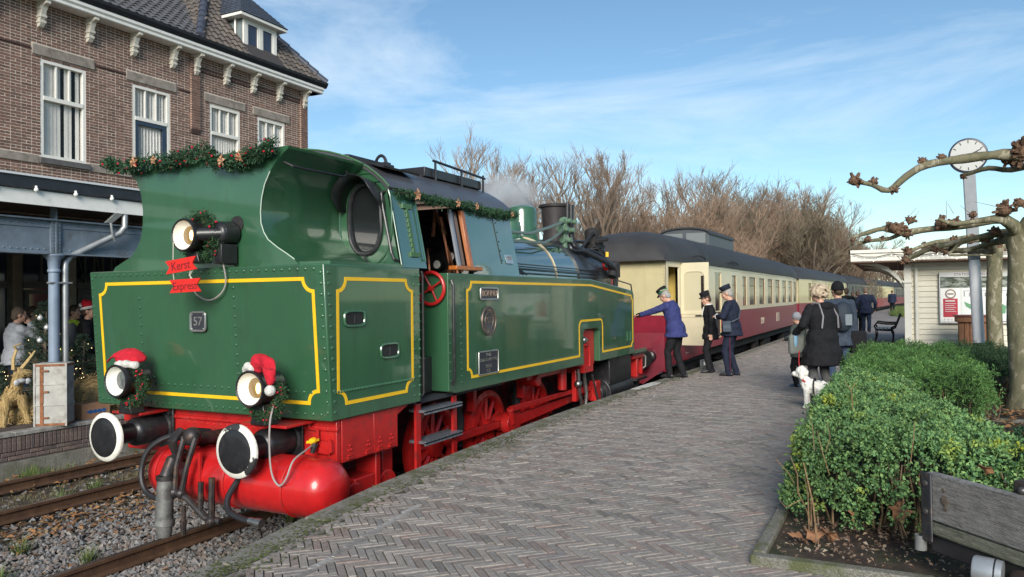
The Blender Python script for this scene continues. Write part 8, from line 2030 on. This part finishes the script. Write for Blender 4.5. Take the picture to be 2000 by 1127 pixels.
wreath('narrow wreath with berries beside the left headlamp', (-6.88, 5.16, .82), .17, .05, 420, (200, 430), berries=30, seed=7)
# santa hats on the lamps
plush = mat('red_plush', (.50, .010, .025), .9, var=.25, vscale=18, bump=.5, bscale=60)
whitef = mat('white_plush', (.60, .58, .54), .95, var=.2, vscale=30, bump=.8, bscale=70)
def hat(label, fold, trim, pom=None):
    t = thing('santa_hat', label, 'hat', tuple(trim[0]))
    q = MB(); q.loft(fold); o = put(q, 'hat_cloth', plush, t, split=False); s_ = o.modifiers.new('s', 'SUBSURF'); s_.levels = 2; s_.render_levels = 3; folds(o, .030)
    q = MB(); q.tube(trim, .036, 9)
    for p in trim: q.ell(p, .043, 8, 6)
    finish_w(q, 'fur_trim', whitef, t)
    if pom: q = MB(); q.ell(pom, .05, 12, 8); put(q, 'pompom', whitef, t)
def finish_w(mb, name, m, parent):
    o = put(mb, name, m, parent, recalc=False, split=False); r_ = o.modifiers.new('remesh', 'REMESH'); r_.mode = 'VOXEL'; r_.voxel_size = .012; r_.use_smooth_shade = True; return o
def rg(c, a, b, n=10):
    c, a, b = Vector(c), Vector(a), Vector(b); return [c+a*math.cos(2*PI*i/n)+b*math.sin(2*PI*i/n) for i in range(n)]
hat('red santa hat lying flopped over the unlit left headlamp', [rg((-6.93, 5.22, 1.03), (.13, .05, 0), (0, .12, .03)), rg((-6.95, 5.21, 1.09), (.135, .04, .01), (0, .11, .03)), rg((-6.99, 5.18, 1.14), (.125, .03, .01), (0, .09, .04)), rg((-7.06, 5.14, 1.145), (.07, 0, .02), (0, .07, .04)), rg((-7.11, 5.1, 1.09), (.04, 0, .02), (0, .05, .03)), rg((-7.13, 5.09, 1.04), (.02, 0, .01), (0, .02, .02))], [(-7.03, 5.13, 1.02), (-6.95, 5.09, 1.03), (-6.87, 5.10, 1.035), (-6.80, 5.15, 1.02)])
hat('red santa hat with white pompom hanging beside the lit right headlamp', [rg((-5.16, 5.17, 1.03), (.10, .03, -.02), (.01, .09, .05)), rg((-5.11, 5.15, 1.10), (.10, .03, -.05), (.01, .09, .05)), rg((-5.03, 5.11, 1.12), (.085, .02, -.07), (.01, .07, .03)), rg((-4.965, 5.08, 1.06), (.07, .0, -.03), (.0, .05, .0)), rg((-4.945, 5.07, .97), (.055, 0, -.02), (0, .04, 0)), rg((-4.935, 5.065, .90), (.03, 0, 0), (0, .03, 0))], [(-5.28, 5.14, .985), (-5.27, 5.12, 1.03), (-5.23, 5.10, 1.06), (-5.17, 5.09, 1.045)], (-4.93, 5.06, .86))
# red ribbon signs
rs = mat('red_sign', (.62, .020, .015), .5, var=.05)
ink = mat('dark_lettering', (.16, .01, .015), .6)
def ribbon(label, cx_, cz_, w, h_, word, tilt, size):
    t = thing('ribbon_sign', label, 'sign', (cx_, 5.12, cz_), 0); y = 5.10
    u = Vector((math.cos(tilt), 0, math.sin(tilt))); v = Vector((-math.sin(tilt), 0, math.cos(tilt))); c = Vector((cx_, y, cz_)); n_ = .055
    poly = [c-u*w/2+v*h_/2, c-u*(w/2-n_), c-u*w/2-v*h_/2, c+u*w/2-v*h_/2, c+u*(w/2-n_), c+u*w/2+v*h_/2]
    b = put(MB().prism(poly, (0, .012, 0)), 'board', rs, t, smooth=False); text_part(word, 'lettering', ink, b, c+Vector((0, -.002, -.005)), u, v, size, .001); return t
ribbon('upper red swallowtail ribbon sign reading Kerst under the top lamp', -6.09, 1.995, .42, .125, 'Kerst', .10, .115)
ribbon('lower red swallowtail ribbon sign reading Express', -6.035, 1.80, .42, .125, 'Express', .03, .105)
t = thing('hanging_chain', 'thin pale cords carrying the two red ribbon signs', 'cord', (-6.1, 5.11, 2.0))
q = MB(); q.tube([(-6.21, 5.12, 2.22), (-6.21, 5.115, 2.05)], .005, 5); q.tube([(-6.21, 5.115, 1.94), (-6.2, 5.115, 1.86)], .005, 5); q.tube([(-5.97, 5.115, 1.95), (-5.99, 5.115, 1.90), (-5.95, 5.115, 1.86)], .006, 5); q.tube([(-5.94, 5.115, 1.95), (-5.98, 5.115, 1.90), (-5.97, 5.115, 1.86)], .005, 5); put(q, 'cord', mat('pale_cord', (.45, .43, .36), .7), t)

# ---- low platform: crate, straw deer, trees, hay, carton
CRZ = R(38)
t = thing('metal_crate', 'tall grey ribbed metal crate with rusty vertical strip at the column foot', 'crate', (-12.16, 7.74, ZL), CRZ)
gm = mat('galvanised_sheet', (.36, .355, .33), .6, metal=.15, var=.2, vscale=5, dirt=(.20, .18, .155), dscale=4); rust = mat('rust', (.22, .09, .04), .85, var=.4, vscale=18)
pc_ = lambda q, n_, m, **k: put(q, n_, m, t, local=True, **k)     # front face looks along local -y
q = MB(); q.box(-.235, .235, -.17, .17, 0, 1.0); pc_(q, 'box', gm, bevel=.01)
for z in (.03, .34, .67, .97):
    q = MB(); q.box(-.245, .245, -.18, .18, z-.018, z+.018); pc_(q, 'rib', gm if .1 < z < .9 else rust, bevel=.006)
for x in (-.245, .215):
    q = MB(); q.box(x, x+.03, -.184, -.16, 0, 1.0); pc_(q, 'corner_angle', gm, bevel=.004)
q = MB(); q.box(-.15, -.10, -.183, -.165, .02, .98); pc_(q, 'rusty_strip', rust)
for z in (.14, .55, .88):
    q = MB(); q.box(-.14, -.02, -.196, -.18, z-.013, z+.013); pc_(q, 'latch', rust)
strawm = mat('straw', (.42, .29, .12), .85, palette=[(.46, .33, .15), (.36, .24, .09), (.52, .39, .19), (.30, .19, .07)], var=.15, vscale=20)
def straw_bundle(name, rods, parent, r, n, l, o0):
    V = []
    core = MB()
    for pts, rr in rods:
        P = [Vector(p) for p in pts]; core.tube(P, rr, 8)
        L = [(b-a).length for a, b in zip(P, P[1:])]
        for i in range(int(n*sum(L))):
            u = random.random()*sum(L); k_ = 0
            while u > L[k_] and k_ < len(L)-1: u -= L[k_]; k_ += 1
            f_ = u/L[k_]; c = P[k_].lerp(P[k_+1], f_); rad = lerp(rr[k_], rr[k_+1], f_); ax = (P[k_+1]-P[k_]).normalized()
            d = Vector((random.gauss(0, 1), random.gauss(0, 1), random.gauss(0, 1))); d = (d-ax*d.dot(ax)).normalized(); a = (ax+d.cross(ax)*random.uniform(-.45, .45)+d*random.uniform(-.05, .25)).normalized()*l*random.uniform(.5, 1); p = c+d*rad*random.uniform(.9, 1.12)-a*.5; w_ = a.cross(d).normalized()*.006
            V.append([tuple(q-o0) for q in (p-w_, p+w_, p+a+w_*.5, p+a-w_*.5)])
    put(core, name, strawm, parent, split=False)
    quads('straw', np.array(V), strawm, parent, 'stuff')
dx, dy = -12.85, 7.45
t = thing('straw_reindeer', 'straw reindeer with twig antlers and grey neck bow', 'decoration', (dx, dy, ZL))
D = lambda a, b, c: (dx+a, dy+b, ZL+c)
straw_bundle('body', [([D(0, .06, .56), D(0, .02, .42), D(0, -.06, .36)], [.12, .14, .12]), ([D(0, .08, .55), D(.02, .14, .82)], [.09, .085]), ([D(.02, .10, .84), D(.06, .24, .80)], [.085, .05]), ([D(-.1, -.16, .40), D(-.13, -.28, .2), D(-.14, -.40, .0)], [.09, .055, .05]), ([D(.08, -.12, .38), D(.12, -.16, .2), D(.14, -.20, .0)], [.09, .055, .05]), ([D(.10, .10, .45), D(.12, .16, .2), D(.13, .22, .0)], [.085, .055, .05]), ([D(-.08, .10, .45), D(-.10, .24, .2), D(-.1, .30, .0)], [.085, .055, .05])], t, .1, 900, .14, Vector((dx, dy, ZL)))
q = MB(); q.tube([D(-.02, .06, .88), D(-.02, .06, 1.05), D(-.02, .11, 1.2), D(-.0, .06, 1.26), D(.0, .17, 1.30)], [.03, .026, .022, .018, .012], 7); put(q, 'antler', strawm, t)
q = MB(); q.tube([D(.04, .14, .88), D(.05, .24, 1.0), D(.05, .32, 1.1), D(.05, .37, 1.17)], [.03, .026, .022, .012], 7); q.tube([D(.05, .32, 1.1), D(.05, .27, 1.15)], [.018, .01], 6); put(q, 'antler', strawm, t, split=False)
q = MB(); q.ell(D(.12, .10, .70), (.05, .09, .04), 10, 6); q.ell(D(.14, .2, .69), (.03, .05, .05), 8, 6); q.ell(D(.14, .02, .68), (.03, .05, .05), 8, 6); put(q, 'neck_bow', mat('grey_satin', (.42, .43, .45), .4), t)
def heap(label, c, r, n, l=.16, name='hay_bale', cat='hay'):
    t = thing(name, label, cat, (c[0], c[1], ZL)); V = []
    q = MB(); q.ell((c[0], c[1], ZL+r[2]*.42), (r[0]*.92, r[1]*.92, r[2]*.53), 14, 9); put(q, 'core', strawm, t)
    for i in range(n):
        d = Vector((random.gauss(0, 1), random.gauss(0, 1), abs(random.gauss(0, 1)))).normalized(); p = Vector((d.x*r[0], d.y*r[1], d.z*r[2]))*random.uniform(.88, 1.05)
        a = Vector((random.gauss(0, 1), random.gauss(0, 1), random.gauss(0, .6))).normalized()*l*random.uniform(.4, 1); w_ = a.cross(d).normalized()*.005
        V.append([tuple(q_) for q_ in (p-a*.5-w_, p-a*.5+w_, p+a*.5+w_, p+a*.5-w_)])
    quads('straw', np.array(V), strawm, t, 'stuff'); return t
heap('golden heap of straw beside the metal crate and carton', (-12.85, 8.85, 0), (.42, .50, .66), 2600)
heap('low scatter of straw under the straw reindeer', (-12.95, 7.85, 0), (.3, .4, .38), 1400)
t = thing('cardboard_box', 'brown cardboard box with blue printing beside the straw', 'box', (-12.27, 8.5, ZL))
q = MB(); q.box(-12.5, -12.14, 8.2, 8.70, ZL+.001, ZL+.26); cb = put(q, 'carton', mat('cardboard', (.36, .20, .115), .85, var=.1, vscale=6), t, bevel=.006, smooth=False)
q = MB(); q.box(-12.34, -12.30, 8.2, 8.70, ZL+.262, ZL+.264); put(q, 'tape', mat('brown_tape', (.28, .15, .07), .4), cb)
bp = mat('blue_print', (.02, .12, .36), .7)
q = MB(); q.box(-12.138, -12.136, 8.28, 8.62, ZL+.11, ZL+.145)
for k_ in range(4): q.tube([(-12.136, 8.34+.08*k_+.028*math.cos(u), ZL+.128+.028*math.sin(u)) for u in [2*PI*j/10 for j in range(10)]], .005, 4, closed=True)
put(q, 'print', bp, cb, kind='stuff')
def xmas(label, c, h_, r, n, seed):
    rnd = random.Random(seed); t = thing('christmas_tree', label, 'christmas tree', (c[0], c[1], ZL)); q = MB(); q.tube([(c[0], c[1], ZL), (c[0], c[1], ZL+h_*.6), (c[0]+.03, c[1]+.02, ZL+h_)], [.045, .025, .008], 7); put(q, 'trunk', barkg, t)
    P, NN = [], []; b = MB()
    for i in range(n):
        u = rnd.random()**1.25; z = .10+u*(h_-.12); rr = r*(1-z/h_)+.03; a = rnd.uniform(0, 2*PI); d = Vector((math.cos(a), math.sin(a), -.12+.35*(z/h_)))
        base = Vector((0, 0, z)); tip = base+d*rr*rnd.uniform(.75, 1.1); b.tube([Vector(c[:2]+(ZL,))+base, Vector(c[:2]+(ZL,))+tip], [.008, .003], 4)
        for k_ in range(9): p = base.lerp(tip, .2+.8*(k_+rnd.random())/9); P.append(tuple(p)); NN.append(tuple((d+Vector((0, 0, .2))).normalized()))
    put(b, 'branches', barkg, t, kind='stuff'); sprigs('needles', np.array(P), np.array(NN), 9, .075, .05, .012, fir2, t)
    return t
fir2 = leafmat('blue_fir_needle', [(.035, .065, .045), (.05, .085, .055), (.028, .05, .038), (.07, .105, .065)], 4)
xmas('small christmas tree with white baubles left of the column', (-13.3, 8.30), 1.98, .85, 170, 3)
xmas('christmas tree right of the column behind the straw heap', (-13.3, 9.0), 1.35, .75, 120, 4)
xmas('lowest christmas tree behind the straw reindeer', (-13.6, 7.6), 1.0, .65, 100, 5)
sil = mat('silver_bauble', (.70, .70, .70), .25, metal=.5)
for k_, p in enumerate(((-12.8, 8.02, 1.24), (-12.8, 7.9, 1.03), (-12.75, 8.07, .74), (-12.95, 7.25, .40), (-12.95, 8.0, 1.4))):
    t = thing('bauble', ('silver bauble high on the tree beside the column', 'silver bauble just above the metal crate', 'silver bauble between reindeer and crate', 'silver bauble low at the left beside the reindeer', 'silver bauble nearest the tree top')[k_], 'bauble', p, 0, 'silver baubles on the christmas trees')
    q = MB(); q.ell(p, .045, 12, 8); put(q, 'ball', sil, t); q = MB(); q.cyl((p[0], p[1], p[2]+.04), (p[0], p[1], p[2]+.065), .012, n=8); put(q, 'cap', brass, t)
q = MB()
for k_ in range(80):
    c = random.choice(((-13.3, 8.3, 1.98, .85), (-13.3, 9.0, 1.35, .75), (-13.6, 7.6, 1.0, .65))); z = random.uniform(.15, c[2]*.9); rr = c[3]*(1-z/c[2])+.04; a = random.uniform(-1.8, 1.0); q.ell((c[0]+rr*math.cos(a), c[1]+rr*math.sin(a), ZL+z), .007, 6, 4)
o = put(q, 'fairy_lights', mat('warm_fairy_light', (.9, .8, .5), .4, emit=(1, .75, .35), estr=1.5), None); tag(o, 'tiny warm fairy lights strung over the three christmas trees', 'lights', kind='stuff')
# ---- steam drifting from the engine
sm = bpy.data.materials.new('steam'); sm.use_nodes = True; N = sm.node_tree.nodes; N.clear(); Lk = sm.node_tree.links.new
ou = N.new('ShaderNodeOutputMaterial'); pv = N.new('ShaderNodeVolumePrincipled'); pv.inputs['Color'].default_value = (.97, .97, .97, 1); pv.inputs['Anisotropy'].default_value = .2
tc_ = N.new('ShaderNodeTexCoord'); no = N.new('ShaderNodeTexNoise'); no.inputs['Scale'].default_value = 1.8; no.inputs['Detail'].default_value = 5; Lk(tc_.outputs['Object'], no.inputs['Vector'])
gr = N.new('ShaderNodeTexGradient'); gr.gradient_type = 'SPHERICAL'; mp_ = N.new('ShaderNodeMapping'); mp_.vector_type = 'POINT'; mp_.inputs['Scale'].default_value = (1/.8, 1/1.3, 1/.5); Lk(tc_.outputs['Object'], mp_.inputs[0]); Lk(mp_.outputs[0], gr.inputs[0])
mr = N.new('ShaderNodeMapRange'); mr.inputs[1].default_value = .40; mr.inputs[2].default_value = .72; mr.inputs[3].default_value = 0; mr.inputs[4].default_value = 6.5; Lk(no.outputs['Fac'], mr.inputs[0])
ml = N.new('ShaderNodeMath'); ml.operation = 'MULTIPLY'; Lk(mr.outputs[0], ml.inputs[0]); Lk(gr.outputs['Fac'], ml.inputs[1]); Lk(ml.outputs[0], pv.inputs['Density']); Lk(pv.outputs[0], ou.inputs['Volume'])
q = MB(); q.ell((0, 0, 0), (.8, 1.3, .5), 20, 12)
o = put(q, 'steam_cloud', sm, None); o.location = (-6.9, 13.3, 3.62); tag(o, 'white steam drifting above the boiler beside the chimney', 'steam', kind='stuff')
